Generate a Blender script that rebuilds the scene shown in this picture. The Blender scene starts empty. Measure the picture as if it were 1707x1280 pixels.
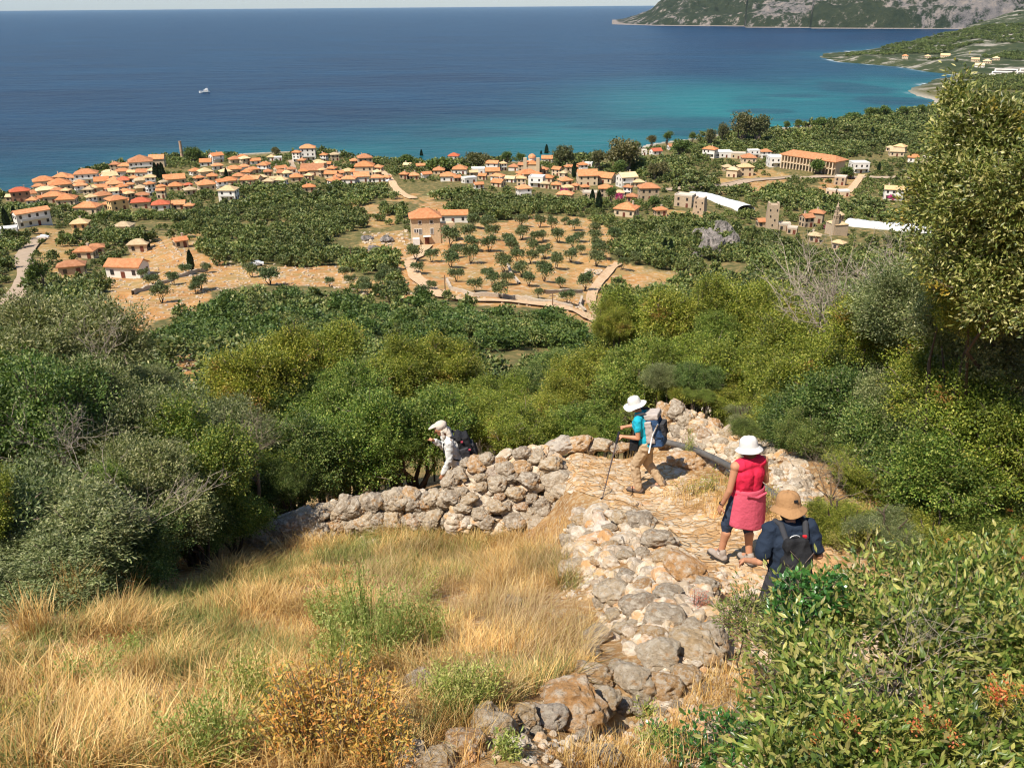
import bpy, bmesh, math, random
import numpy as np
from mathutils import Vector, Matrix, Euler
R = math.radians
rng = np.random.default_rng(7)
random.seed(7)
scene = bpy.context.scene

# ------------------------------------------------------------------ camera, sky, sun, exposure
EYE = 110.0                      # camera height above the sea
FPX, CX, CY = 1400.0, 853.5, 640.0
PITCH, ROLL = R(24.27), 0.0076
cam_d = bpy.data.cameras.new('camera'); cam = bpy.data.objects.new('camera', cam_d)
scene.collection.objects.link(cam); scene.camera = cam
cam_d.sensor_width = 36.0; cam_d.lens = 36.0 * FPX / 1707.0
cam_d.clip_start = 0.05; cam_d.clip_end = 120000
CAM = Matrix.Rotation(math.pi/2 - PITCH, 3, 'X') @ Matrix.Rotation(-ROLL, 3, 'Z')
cam.matrix_world = Matrix.Translation((0, 0, EYE)) @ CAM.to_4x4()
CN = np.array(CAM)
SUN_EL, SUN_AZ = R(57), R(-133)   # azimuth of the sun measured from +Y towards +X
world = bpy.data.worlds.new('World'); scene.world = world; world.use_nodes = True
nt = world.node_tree; bg = nt.nodes['Background']
sky = nt.nodes.new('ShaderNodeTexSky'); sky.sky_type = 'NISHITA'; sky.sun_disc = False
sky.sun_elevation = SUN_EL; sky.sun_rotation = SUN_AZ; sky.altitude = 100; sky.air_density = 1.0; sky.dust_density = 0.25; sky.ozone_density = 2.6
nt.links.new(sky.outputs[0], bg.inputs[0]); bg.inputs[1].default_value = 0.10
sun_d = bpy.data.lights.new('sun', 'SUN'); sun = bpy.data.objects.new('sun', sun_d); scene.collection.objects.link(sun)
sun_d.energy = 4.9; sun_d.angle = R(0.5); sun_d.color = (1.0, 0.93, 0.82)
sdir = Vector((math.sin(SUN_AZ)*math.cos(SUN_EL), math.cos(SUN_AZ)*math.cos(SUN_EL), math.sin(SUN_EL)))
sun.rotation_euler = sdir.to_track_quat('Z', 'Y').to_euler(); sun.location = (0, 0, 200)
scene.view_settings.view_transform = 'Standard'; scene.view_settings.look = 'None'
scene.view_settings.exposure = 0.42; scene.view_settings.gamma = 1
scene.cycles.filter_width = 1.15; scene.cycles.max_bounces = 6; scene.cycles.diffuse_bounces = 3; scene.cycles.glossy_bounces = 2
scene.cycles.transmission_bounces = 3; scene.cycles.transparent_max_bounces = 8; scene.cycles.volume_bounces = 0

# ------------------------------------------------------------------ pixel <-> world
def ray(px, py):
    px = np.asarray(px, float); py = np.asarray(py, float)
    v = np.stack([(px-CX)/FPX, -(py-CY)/FPX, -np.ones_like(px)], -1)
    return v @ CN.T
def at(px, py, Y=None, z=None):
    d = ray(px, py)
    t = Y/d[1] if Y is not None else (z-EYE)/d[2]
    return np.array([0, 0, EYE]) + d*t
def proj(P):
    q = (np.asarray(P, float) - np.array([0, 0, EYE])) @ CN
    w = np.maximum(-q[..., 2], 1e-6)
    return CX + FPX*q[..., 0]/w, CY - FPX*q[..., 1]/w, -q[..., 2]
def inpoly(x, y, poly):
    x = np.asarray(x, float); y = np.asarray(y, float)
    r = np.zeros(x.shape, bool); n = len(poly)
    for i in range(n):
        x0, y0 = poly[i]; x1, y1 = poly[(i+1) % n]
        c = ((y0 > y) != (y1 > y)) & (x < (x1-x0)*(y-y0)/((y1-y0) if y1 != y0 else 1e-9)+x0)
        r ^= c
    return r
def segdist(x, y, pts, closed=False):
    d = np.full(np.shape(x), 1e12)
    n = len(pts)
    for i in range(n if closed else n-1):
        ax, ay = pts[i][0], pts[i][1]; bx, by = pts[(i+1) % n][0], pts[(i+1) % n][1]
        L = (bx-ax)**2+(by-ay)**2+1e-12
        t = np.clip(((x-ax)*(bx-ax)+(y-ay)*(by-ay))/L, 0, 1)
        d = np.minimum(d, (x-ax-t*(bx-ax))**2+(y-ay-t*(by-ay))**2)
    return np.sqrt(d)
# value noise
def _h(i, j, k):
    n = (i*374761393 + j*668265263 + k*2147483647) & 0xffffffff
    n = ((n ^ (n >> 13))*1274126177) & 0xffffffff
    return ((n ^ (n >> 16)) & 0xffffff)/16777215.0
def noise(x, y, z=0.0):
    x, y, z = np.broadcast_arrays(np.asarray(x, float), np.asarray(y, float), np.asarray(z, float))
    i, j, k = np.floor(x).astype(np.int64), np.floor(y).astype(np.int64), np.floor(z).astype(np.int64)
    u, v, w = x-i, y-j, z-k
    u, v, w = u*u*(3-2*u), v*v*(3-2*v), w*w*(3-2*w)
    r = 0
    for a in (0, 1):
        for b in (0, 1):
            for c in (0, 1):
                r = r + _h(i+a, j+b, k+c)*(u if a else 1-u)*(v if b else 1-v)*(w if c else 1-w)
    return r*2-1
def fbm(x, y, z=0.0, o=4):
    s, a, f = 0, 1.0, 1.0
    for q in range(o):
        s = s + a*noise(x*f+q*17.3, y*f-q*9.1, z*f+q*5.7); a *= .5; f *= 2.03
    return s
def sstep(a, b, x):
    t = np.clip((x-a)/(b-a), 0, 1); return t*t*(3-2*t)

# ------------------------------------------------------------------ object helpers
COL = scene.collection
def tag(o, label=None, cat=None, group=None, kind=None):
    if label: o['label'] = label
    if cat: o['category'] = cat
    if group: o['group'] = group
    if kind: o['kind'] = kind
    return o
def empty(name, loc=(0, 0, 0), rz=0, label=None, cat=None, group=None):
    o = bpy.data.objects.new(name, None); COL.objects.link(o); o.empty_display_size = .1
    o.location = [float(v) for v in loc]; o.rotation_euler = (0, 0, rz)
    return tag(o, label, cat, group)
def link(name, me, parent=None, loc=None, rot=None, sc=None):
    o = bpy.data.objects.new(name, me); COL.objects.link(o)
    if parent: o.parent = parent
    if loc is not None: o.location = [float(v) for v in loc]
    if rot is not None: o.rotation_euler = rot
    if sc is not None: o.scale = [float(v) for v in sc] if hasattr(sc, '__len__') else (sc, sc, sc)
    return o
def mesh_np(name, V, F, mats=None, smooth=False, midx=None, attrs=None):
    """F: int array (n,3|4) or a list of such arrays"""
    Fs = [np.asarray(f, np.int64) for f in (F if isinstance(F, list) else [F]) if len(f)]
    me = bpy.data.meshes.new(name)
    V = np.asarray(V, np.float32)
    me.vertices.add(len(V)); me.vertices.foreach_set('co', V.ravel())
    lv = np.concatenate([f.ravel() for f in Fs]); tot = np.concatenate([np.full(len(f), f.shape[1]) for f in Fs])
    me.loops.add(len(lv)); me.loops.foreach_set('vertex_index', lv.astype(np.int32))
    me.polygons.add(len(tot)); st = np.concatenate([[0], np.cumsum(tot)[:-1]])
    me.polygons.foreach_set('loop_start', st.astype(np.int32))
    me.polygons.foreach_set('use_smooth', np.full(len(tot), smooth, bool))
    for m in (mats if isinstance(mats, (list, tuple)) else [mats]):
        if m: me.materials.append(m)
    if midx is not None: me.polygons.foreach_set('material_index', np.asarray(midx, np.int32))
    me.update(calc_edges=True)
    for k, v in (attrs or {}).items():
        a = me.attributes.new(k, 'FLOAT', 'POINT'); a.data.foreach_set('value', np.asarray(v, np.float32))
    return me
def mesh_py(name, V, F, mats=None, smooth=False, midx=None):
    me = bpy.data.meshes.new(name); me.from_pydata([tuple(float(c) for c in v) for v in V], [], F)
    for m in (mats if isinstance(mats, (list, tuple)) else [mats]):
        if m: me.materials.append(m)
    if midx is not None:
        for p, i in zip(me.polygons, midx): p.material_index = i
    if smooth:
        for p in me.polygons: p.use_smooth = True
    me.update(); return me
class MB:                                    # collects simple shapes into one mesh
    def __init__(s): s.V = []; s.F = []; s.M = []
    def add(s, V, F, m=0):
        b = len(s.V); s.V += [tuple(v) for v in V]; s.F += [tuple(i+b for i in f) for f in F]; s.M += [m]*len(F); return s
    def box(s, c, d, rz=0, m=0, taper=1.0):
        V = []
        for z in (-1, 1):
            k = taper if z > 0 else 1
            for x, y in ((-1, -1), (1, -1), (1, 1), (-1, 1)):
                a, b = x*d[0]/2*k, y*d[1]/2*k
                V.append((c[0]+a*math.cos(rz)-b*math.sin(rz), c[1]+a*math.sin(rz)+b*math.cos(rz), c[2]+z*d[2]/2))
        return s.add(V, [(0, 3, 2, 1), (4, 5, 6, 7), (0, 1, 5, 4), (1, 2, 6, 5), (2, 3, 7, 6), (3, 0, 4, 7)], m)
    def tube(s, pts, rad, n=6, m=0, cap=True):
        pts = [Vector(p) for p in pts]
        if not hasattr(rad, '__len__'): rad = [rad]*len(pts)
        V = []; up = Vector((0.13, 0.21, 0.97))
        for i, p in enumerate(pts):
            t = (pts[min(i+1, len(pts)-1)]-pts[max(i-1, 0)]).normalized()
            a = t.cross(up)
            if a.length < .1: a = t.cross(Vector((1, 0, 0)))
            a.normalize(); b = t.cross(a)
            for k in range(n):
                an = 2*math.pi*k/n
                V.append(p+(a*math.cos(an)+b*math.sin(an))*rad[i])
        F = []
        for i in range(len(pts)-1):
            for k in range(n):
                F.append((i*n+k, i*n+(k+1) % n, (i+1)*n+(k+1) % n, (i+1)*n+k))
        if cap: F.append(tuple(range(n))); F.append(tuple((len(pts)-1)*n+k for k in range(n))[::-1])
        return s.add(V, F, m)
    def lathe(s, prof, n=16, c=(0, 0, 0), m=0, wob=None):
        V = []
        for (r, z) in prof:
            for k in range(n):
                a = 2*math.pi*k/n; dz = wob(a, r) if wob else 0
                V.append((c[0]+r*math.cos(a), c[1]+r*math.sin(a), c[2]+z+dz))
        F = [(i*n+k, i*n+(k+1) % n, (i+1)*n+(k+1) % n, (i+1)*n+k) for i in range(len(prof)-1) for k in range(n)]
        return s.add(V, F, m)
    def mesh(s, name, mats, smooth=False): return mesh_py(name, s.V, s.F, mats, smooth, s.M)
    def build(s, name, mats, parent=None, smooth=False, **k): return link(name, s.mesh(name, mats, smooth), parent, **k)

# ------------------------------------------------------------------ materials
MAT = {}
class NT:
    def __init__(s, name):
        s.m = bpy.data.materials.new(name); s.m.use_nodes = True; s.t = s.m.node_tree; s.b = s.t.nodes['Principled BSDF']; MAT[name] = s.m
    def n(s, ty, **kw):
        nd = s.t.nodes.new('ShaderNode'+ty)
        for k, v in kw.items():
            if k in nd.inputs: nd.inputs[k].default_value = v
            else: setattr(nd, k, v)
        return nd
    def l(s, a, b): s.t.links.new(a, b)
    def noise(s, vec, scale, detail=4, rough=.55, out='Fac', dist=0):
        n = s.n('TexNoise'); n.inputs['Scale'].default_value = scale; n.inputs['Detail'].default_value = detail
        n.inputs['Roughness'].default_value = rough; n.inputs['Distortion'].default_value = dist
        if vec is not None: s.l(vec, n.inputs['Vector'])
        return n.outputs[out]
    def vor(s, vec, scale, feature='F1', out='Distance', rnd=1):
        n = s.n('TexVoronoi', feature=feature); n.inputs['Scale'].default_value = scale; n.inputs['Randomness'].default_value = rnd
        if vec is not None: s.l(vec, n.inputs['Vector'])
        return n.outputs[out]
    def ramp(s, fac, stops, interp='LINEAR'):
        n = s.n('ValToRGB'); cr = n.color_ramp; cr.interpolation = interp
        while len(cr.elements) < len(stops): cr.elements.new(.5)
        for e, (p, c) in zip(cr.elements, stops):
            e.position = p; e.color = (c if hasattr(c, '__len__') else (c, c, c))[:3] + (1,) if hasattr(c, '__len__') else (c, c, c, 1)
        s.l(fac, n.inputs[0]); return n.outputs[0]
    def mix(s, fac, a, b, mode='MIX'):
        n = s.n('Mix', data_type='RGBA', blend_type=mode); n.clamp_factor = True
        for sock, v in ((n.inputs[0], fac), (n.inputs[6], a), (n.inputs[7], b)):
            if hasattr(v, 'links') or hasattr(v, 'is_linked'): s.l(v, sock)
            elif hasattr(v, '__len__'): sock.default_value = tuple(v)[:3]+(1,)
            else: sock.default_value = v
        return n.outputs[2]
    def math(s, op, a, b=0.0, clamp=False):
        n = s.n('Math', operation=op); n.use_clamp = clamp
        for sock, v in ((n.inputs[0], a), (n.inputs[1], b)):
            if hasattr(v, 'is_linked'): s.l(v, sock)
            else: sock.default_value = v
        return n.outputs[0]
    def attr(s, name):
        n = s.n('Attribute', attribute_name=name); return n.outputs['Fac']
    def obj(s): return s.n('TexCoord').outputs['Object']
    def pos(s): return s.n('NewGeometry').outputs['Position']
    def island(s): return s.n('NewGeometry').outputs['Random Per Island']
    def orand(s): return s.n('ObjectInfo').outputs['Random']
    def bump(s, h, strength=.5, dist=.02):
        n = s.n('Bump'); n.inputs['Strength'].default_value = strength; n.inputs['Distance'].default_value = dist
        s.l(h, n.inputs['Height']); s.l(n.outputs[0], s.b.inputs['Normal']); return n
    def col(s, c):
        if hasattr(c, 'is_linked'): s.l(c, s.b.inputs['Base Color'])
        else: s.b.inputs['Base Color'].default_value = tuple(c)[:3]+(1,)
        return s
    def rough(s, v, spec=.3):
        s.b.inputs['Roughness'].default_value = v; s.b.inputs['Specular IOR Level'].default_value = spec; return s
def simple(name, c, rough=.8, spec=.3, var=.25, scale=6, bump=0, bscale=40):
    t = NT(name); n = t.noise(t.obj(), scale, 5)
    c = np.array(c); t.col(t.mix(n, tuple(np.clip(c*(1-var), 0, 1)), tuple(np.clip(c*(1+var), 0, 1)))); t.rough(rough, spec)
    if bump: t.bump(t.noise(t.obj(), bscale, 4), bump, .02)
    return t.m
def leafmat(name, cols, spec=.35, rough=.5, trans=.25, clump=(.6, 1.35), cscale=1.3, accent=None):
    """leaves: colour varies from leaf to leaf and from spray to spray"""
    t = NT(name); st = [(i/(len(cols)-1), c) for i, c in enumerate(cols)]
    c = t.ramp(t.island(), st)
    nz = t.noise(t.obj(), cscale, 3)
    v = t.ramp(nz, [(.3, clump[0]), (.7, clump[1])])
    c = t.mix(1.0, c, v, 'MULTIPLY')
    ov = t.ramp(t.orand(), [(0, (.86, .95, .9)), (1, (1.14, 1.05, 1.0))])
    c = t.mix(1.0, c, ov, 'MULTIPLY')
    if accent:
        n2 = t.noise(t.obj(), accent[1], 3)
        f = t.math('MULTIPLY', t.ramp(n2, [(accent[2], 0.0), (accent[2]+.12, 1.0)]), t.ramp(t.island(), [(.3, 0.0), (.5, 1.0)]))
        c = t.mix(f, c, accent[0])
    t.col(c); t.rough(rough, spec)
    tr = t.n('BsdfTranslucent'); t.l(t.mix(1.0, c, (1.1, 1.25, .55), 'MULTIPLY'), tr.inputs[0])
    mx = t.n('MixShader'); mx.inputs[0].default_value = trans
    t.l(t.b.outputs[0], mx.inputs[1]); t.l(tr.outputs[0], mx.inputs[2])
    t.l(mx.outputs[0], t.t.nodes['Material Output'].inputs[0])
    return t.m
# ------------------------------------------------------------------ terrain heights
COAST_PX = [(-420, 372), (-120, 345), (0, 329), (40, 322), (62, 309), (130, 288), (190, 276), (236, 266), (300, 262), (345, 258), (420, 255), (480, 251), (560, 252),
            (600, 263), (660, 270), (720, 270), (780, 270), (860, 269), (930, 267), (1000, 262), (1045, 254), (1075, 242), (1120, 235), (1160, 231), (1200, 222), (1250, 216),
            (1310, 213), (1360, 208), (1410, 201), (1460, 194), (1510, 189), (1545, 182), (1562, 174), (1553, 166), (1530, 161), (1513, 153), (1520, 146), (1545, 140), (1556, 133),
            (1590, 131), (1612, 128), (1580, 124), (1545, 120), (1500, 112), (1440, 107), (1400, 104), (1366, 96)]
COAST = [tuple(at(px, py, z=0.0)[:2]) for px, py in COAST_PX]
tip = COAST[-1]
COAST += [(tip[0]+60, tip[1]+160), (tip[0]+300, tip[1]+360), (2100, 3300), (9000, 6000), (9000, -3000), (-3000, -3000), (-3000, 500)]
def coast_sd(x, y):
    d = segdist(x, y, COAST, True)
    return np.where(inpoly(x, y, COAST), d, -d)
CT = []      # control points x, y, z
def cy(px, py, Y): p = at(px, py, Y=Y); CT.append(tuple(p))
def cz(px, py, z): p = at(px, py, z=z); CT.append(tuple(p))
for x, y, z in [(0, 0, -1.65), (-3, -.3, -1.7), (3, -.2, -1.6), (0, -4, .4), (-8, -6, .5), (8, -5, 1.0), (0, -20, 9), (-40, -10, 4), (40, -10, 6), (0, -90, 45), (-120, -60, 20), (150, -60, 30),
                (-3.2, 3.2, -3.7), (0, 3.0, -3.5), (1.6, 2.6, -3.5), (3.2, 2.8, -3.5), (-7, 3, -3.9), (7, 3.2, -3.4), (14, 6, -3.9), (-12, 8, -6.2)]:
    CT.append((x, y, EYE+z))
for a in [(850, 895, 10.95), (740, 900, 10.95), (600, 903, 10.85), (430, 928, 10.5), (700, 1000, 7.9), (500, 980, 8.1), (300, 1010, 7.4), (100, 960, 7.8), (950, 1010, 6.9), (900, 1120, 4.9), (400, 1130, 5.0), (100, 1130, 5.0),
          (1240, 938, 7.5), (1150, 868, 9.2), (1080, 822, 11.0), (1000, 775, 12.4), (960, 745, 13.4), (820, 815, 12.7), (745, 855, 12.2), (690, 852, 12.0), (600, 848, 11.7), (450, 895, 11.3),
          (1322, 1108, 5.95), (1240, 1058, 6.1), (1150, 1190, 4.3), (1250, 1200, 4.1), (1050, 1250, 3.9), (1330, 900, 7.9), (1240, 800, 11.0), (1120, 735, 13.2), (1420, 850, 8.6), (1600, 900, 8.2), (1700, 930, 7.8), (1330, 760, 11.0), (1250, 715, 12.8)]:
    cy(*a)
for x, y, z in [(-4, 15, -9.9), (2, 16, -9.6), (6, 15.5, -8.0), (12, 13, -6.4), (20, 14, -7), (-9, 12, -8.6), (-16, 12, -9), (0, 22, -13), (9, 22, -11.4), (18, 22, -10.5), (-14, 22, -14),
                (30, 30, -14), (0, 34, -19), (-25, 34, -20), (0, 55, -29), (-35, 55, -30), (40, 55, -26), (90, 60, -26), (-90, 60, -36)]:
    CT.append((x, y, EYE+z))
for a in [(280, 630, 78), (230, 545, 140), (850, 575, 122), (560, 520, 160), (1000, 522, 186), (1240, 500, 190), (1500, 500, 180), (1750, 540, 150), (430, 460, 226), (30, 520, 176),
          (215, 455, 236), (45, 430, 256), (710, 408, 293), (760, 375, 335), (900, 400, 300), (1000, 450, 245), (1150, 460, 255), (1350, 440, 290), (1500, 440, 290), (1700, 440, 290), (540, 420, 285),
          (300, 400, 300), (-150, 450, 250)]:
    cy(*a)
for a in [(60, 370, 22), (140, 387, 25), (200, 340, 13), (100, 335, 11), (40, 336, 9), (100, 310, 6), (180, 300, 7), (230, 284, 6), (380, 275, 6), (260, 320, 12), (383, 335, 17), (440, 300, 12), (340, 360, 21),
          (500, 268, 6), (600, 302, 13), (520, 330, 18), (620, 350, 22), (700, 295, 10), (820, 310, 14), (800, 340, 20), (757, 272, 5), (900, 290, 9), (990, 340, 20), (1100, 335, 19), (1044, 361, 23),
          (900, 360, 24), (1000, 270, 6), (1090, 260, 7), (1140, 250, 5), (1170, 357, 22), (1290, 380, 21), (1400, 385, 20), (1220, 290, 11), (1200, 330, 15), (1220, 262, 7), (1320, 285, 12), (1420, 285, 12),
          (1400, 325, 15), (1487, 333, 16), (1550, 370, 20), (1650, 330, 18), (1500, 255, 10), (1300, 230, 5), (1440, 215, 5), (1540, 210, 6), (1540, 152, 3), (1620, 210, 9), (1700, 250, 15), (1600, 145, 4), (1670, 128, 7), (1620, 112, 9), (1700, 120, 12),
          (1500, 102, 7), (1440, 96, 10), (1560, 110, 9)]:
    cz(*a)
for a in [(1560, 98, 1900), (1650, 95, 1750), (1700, 95, 1700), (1700, 60, 2000), (1620, 75, 1950), (1480, 76, 2300), (1430, 84, 2250), (1540, 62, 2400), (1620, 44, 2500), (1700, 22, 2600)]:
    cy(*a)
for x, y, z in [(1500, 3500, 20), (3500, 2500, 200), (1500, 1000, 60), (1200, 400, 80), (-900, 200, 60), (-600, 420, 8), (-800, -300, 200), (900, -300, 200), (0, -800, 350), (2600, 0, 400)]:
    CT.append((x, y, z))
CT = np.array(CT)
def lp(x, y):                                 # scale-adaptive coordinates around the camera
    r = np.hypot(x, y); lr = np.log(r+1.2)*1.0; k = lr/(r+1e-9)
    return x*k*1.6, y*k*1.6
CU, CVV = lp(CT[:, 0], CT[:, 1])
def _ker(d): return d
_A = _ker(np.hypot(CU[:, None]-CU[None], CVV[:, None]-CVV[None])) + np.eye(len(CU))*0.0
_P = np.stack([np.ones_like(CU), CU, CVV], 1)
# relative height is fitted as slope from the eye (z-EYE)/(r+1): bounded and smooth
_T = (CT[:, 2]-EYE)/(np.hypot(CT[:, 0], CT[:, 1])+3.0)
_K = np.block([[_A - np.eye(len(CU))*0.002, _P], [_P.T, np.zeros((3, 3))]])
_W = np.linalg.solve(_K, np.concatenate([_T, np.zeros(3)]))
def H0(x, y):
    x = np.asarray(x, float); y = np.asarray(y, float); sh = x.shape; x = x.ravel(); y = y.ravel()
    out = np.zeros(x.shape)
    for s in range(0, len(x), 20000):
        u, v = lp(x[s:s+20000], y[s:s+20000])
        k = np.hypot(u[:, None]-CU[None], v[:, None]-CVV[None])
        out[s:s+20000] = k @ _W[:-3] + _W[-3] + _W[-2]*u + _W[-1]*v
    return (EYE + out*(np.hypot(x, y)+3.0)).reshape(sh)
PATH = [at(1335, 1100, Y=5.5), at(1285, 1010, Y=6.7), at(1215, 905, Y=8.0), at(1140, 860, Y=9.5), at(1060, 815, Y=11.0), at(985, 775, Y=12.3), at(900, 766, Y=12.75), at(820, 778, Y=12.4), at(700, 808, Y=11.9), at(560, 850, Y=11.2), at(450, 880, Y=10.9)]
# banks of earth and rubble under the dry stone walls: px, py, Y, height, half width
RIDGE = [[(430, 905, 11.1, .15, .35), (500, 885, 11.3, .18, .35), (600, 860, 11.45, .2, .35), (690, 850, 11.55, .3, .35), (745, 845, 11.75, .5, .35), (800, 845, 11.85, .68, .35), (870, 845, 11.9, .72, .35), (925, 855, 11.7, .5, .35), (965, 870, 11.1, .3, .35), (990, 905, 10.2, .3, .5), (1020, 950, 9.0, .25, .6), (1060, 1010, 7.7, .22, .6), (1110, 1070, 6.6, .2, .5), (1140, 1110, 5.9, .2, .4), (1100, 1150, 5.2, .15, .35), (1000, 1190, 4.7, .12, .35), (880, 1230, 4.2, .12, .3), (760, 1260, 3.9, .1, .3)],
         [(1108, 735, 13.4, .78, .42), (1140, 740, 13.2, .62, .42), (1190, 745, 12.7, .25, .4), (1240, 760, 12.1, .15, .4), (1300, 800, 11.0, .15, .4), (1350, 850, 9.7, .15, .4)]]
RIDGE = [[(*at(a, b, Y=Y)[:2], h, w) for a, b, Y, h, w in L] for L in RIDGE]
def ridge(x, y):
    z = np.zeros(np.shape(x))
    for L in RIDGE:
        for (ax, ay, h0, w0), (bx, by, h1, w1) in zip(L[:-1], L[1:]):
            LL = (bx-ax)**2+(by-ay)**2; t = np.clip(((x-ax)*(bx-ax)+(y-ay)*(by-ay))/LL, 0, 1)
            d = np.hypot(x-ax-t*(bx-ax), y-ay-t*(by-ay)); z = np.maximum(z, (h0+(h1-h0)*t)*np.exp(-(d/(w0+(w1-w0)*t))**4))
    return z
def H(x, y, det=True):
    x = np.asarray(x, float); y = np.asarray(y, float)
    z = H0(x, y); r = np.hypot(x, y)
    if r.size and r.min() < 20: z = z + np.where(r < 18, ridge(x, y), 0)
    if det:
        z = z + .05*fbm(x*1.3, y*1.3, 3, 4)*sstep(2, 4, r)*(1-sstep(30, 60, r)) + sstep(40, 120, r)*(1.1*fbm(x*.022, y*.022, 1, 4)+.5*fbm(x*.12, y*.12, 5, 3))
        z = z + sstep(1300, 1900, r)*6*fbm(x*.006, y*.006, 9, 5)
    sd = coast_sd(x, y)
    z = np.where(sd > 0, np.maximum(z, .3)*sstep(-8, 26+r*.012, sd)+.25*(sd < 60), -4.0)
    z = np.where((sd <= 0) & (sd > -6), -.6+.2*sd, z)
    return z
def ground(px, py, rmin=1.5, rmax=4000):
    """where the ray through a pixel meets the ground"""
    d = ray(px, py); r = np.geomspace(rmin, rmax, 900); h = math.hypot(d[0], d[1])
    x = d[0]/h*r; y = d[1]/h*r; z = EYE+d[2]/h*r; g = H(x, y)
    k = np.nonzero(z < g)[0]
    if len(k) == 0: return np.array([x[-1], y[-1], g[-1]])
    k = k[0]
    if k == 0: return np.array([x[0], y[0], g[0]])
    a = (z[k-1]-g[k-1])/((z[k-1]-g[k-1])-(z[k]-g[k])); X = x[k-1]+a*(x[k]-x[k-1]); Y = y[k-1]+a*(y[k]-y[k-1])
    return np.array([X, Y, g[k-1]+a*(g[k]-g[k-1])])
# --- open ground in the photograph (no scrub): polygons in picture coordinates, looked up once per point of land
OPEN = [[(705, 400), (760, 385), (800, 372), (870, 362), (965, 362), (1010, 380), (1020, 440), (1100, 455), (1160, 462), (1160, 470), (1010, 480), (1010, 545), (975, 545), (900, 515), (745, 506), (680, 480), (655, 445), (670, 420)],
        [(205, 430), (270, 400), (340, 430), (430, 440), (560, 442), (590, 465), (640, 475), (690, 490), (720, 508), (690, 510), (600, 490), (520, 478), (440, 475), (345, 490), (320, 520), (240, 545), (200, 575), (130, 590), (150, 520), (170, 490)],
        [(265, 655), (300, 600), (350, 580), (350, 640), (290, 665)]]
SEMI = [[(560, 345), (640, 340), (660, 372), (600, 375)], [(600, 385), (690, 385), (690, 440), (640, 440), (600, 415)], [(700, 330), (760, 335), (760, 350), (700, 352)], [(1090, 352), (1180, 350), (1200, 372), (1110, 376)],
        [(1200, 300), (1290, 285), (1330, 300), (1260, 322), (1200, 322)], [(60, 380), (150, 395), (120, 470), (60, 440)], [(250, 390), (330, 395), (340, 420), (260, 425)], [(1380, 290), (1440, 300), (1420, 330), (1370, 330)], [(640, 318), (700, 325), (690, 335), (655, 335)]]
def zones(x, y, z):
    px, py, w = proj(np.stack([x, y, z], -1)); r = np.hypot(x, y); far = (r > 60) & (w > 0)
    qx = px+12*fbm(x*.05, y*.05, 2, 3); qy = py+7*fbm(x*.05, y*.05, 8, 3)
    o = np.zeros(x.shape); s = np.zeros(x.shape)
    for p in OPEN: o = np.maximum(o, inpoly(qx, qy, p))
    for p in SEMI: s = np.maximum(s, inpoly(qx, qy, p))
    return o*far, s*far
ROAD_PX = {'dirt_road': (3.6, [(712, 410), (700, 425), (683, 440), (690, 455), (700, 470), (722, 487), (755, 498), (800, 503), (880, 508), (940, 516), (980, 530), (1010, 545), (1060, 575)]),
           'lane': (5.0, [(66, 398), (50, 412), (38, 430), (45, 455), (40, 478), (22, 498), (0, 520), (-40, 560)]),
           'farm_track': (2.6, [(1030, 440), (1010, 460), (995, 478), (985, 500), (992, 520), (1005, 540)]),
           'street': (4.5, [(632, 281), (642, 291), (652, 302), (668, 322), (690, 332)]),
           'coast_road': (7.0, [(1110, 318), (1180, 312), (1240, 304), (1320, 297), (1400, 296), (1500, 296)]),
           'village_street': (3.5, [(484, 268), (490, 282), (493, 295)]),
           'access_road': (4.0, [(1436, 292), (1428, 305), (1412, 322)])}
ROADS = {}
for k, (w, pts) in ROAD_PX.items():
    g = np.array([ground(a, b, 100) for a, b in pts])
    # smooth the centre line
    P = [g[0]]
    for i in range(len(g)-1):
        p0, p1, p2, p3 = g[max(i-1, 0)], g[i], g[i+1], g[min(i+2, len(g)-1)]
        n = max(3, int(np.linalg.norm(p2-p1)/4))
        for t in np.linspace(0, 1, n+1)[1:]:
            P.append(.5*((2*p1)+(-p0+p2)*t+(2*p0-5*p1+4*p2-p3)*t*t+(-p0+3*p1-3*p2+p3)*t**3))
    ROADS[k] = (w, np.array(P))
# ------------------------------------------------------------------ ground sheet
az = np.concatenate([np.linspace(-180, -52, 34)[:-1], np.linspace(-52, 52, 620), np.linspace(52, 180, 34)[1:]])
rr = np.concatenate([[0.0, .3, .7], np.geomspace(1.1, 14, 330), np.geomspace(14, 4200, 560)[1:]])
A_, R_ = np.meshgrid(R(1)*az, rr)
gx, gy = np.sin(A_)*R_, np.cos(A_)*R_
gz = H(gx, gy)
# the stepped bank under the walls, made later by the stones, needs no extra height here
nA, nR = len(az), len(rr)
idx = np.arange(nA*nR).reshape(nR, nA)
F = np.stack([idx[:-1, :-1], idx[:-1, 1:], idx[1:, 1:], idx[1:, :-1]], -1).reshape(-1, 4)[:, ::-1]
op, se = zones(gx.ravel(), gy.ravel(), gz.ravel())
sdv = coast_sd(gx.ravel(), gy.ravel())
keep = (gz.ravel()[F] > -3.9).any(1)
F = F[keep]
t = NT('ground_soil')
pos = t.pos(); o_ = t.attr('open'); s_ = t.attr('semi'); nr = t.attr('near'); cs = t.attr('coast')
n1 = t.noise(pos, .05, 5); n2 = t.noise(pos, .4, 6, .65); n3 = t.noise(pos, 3.0, 6, .7); n4 = t.noise(pos, 14, 5, .7)
soil = t.ramp(n2, [(.25, (.36, .15, .052)), (.5, (.46, .23, .085)), (.72, (.56, .36, .17))])
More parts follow.
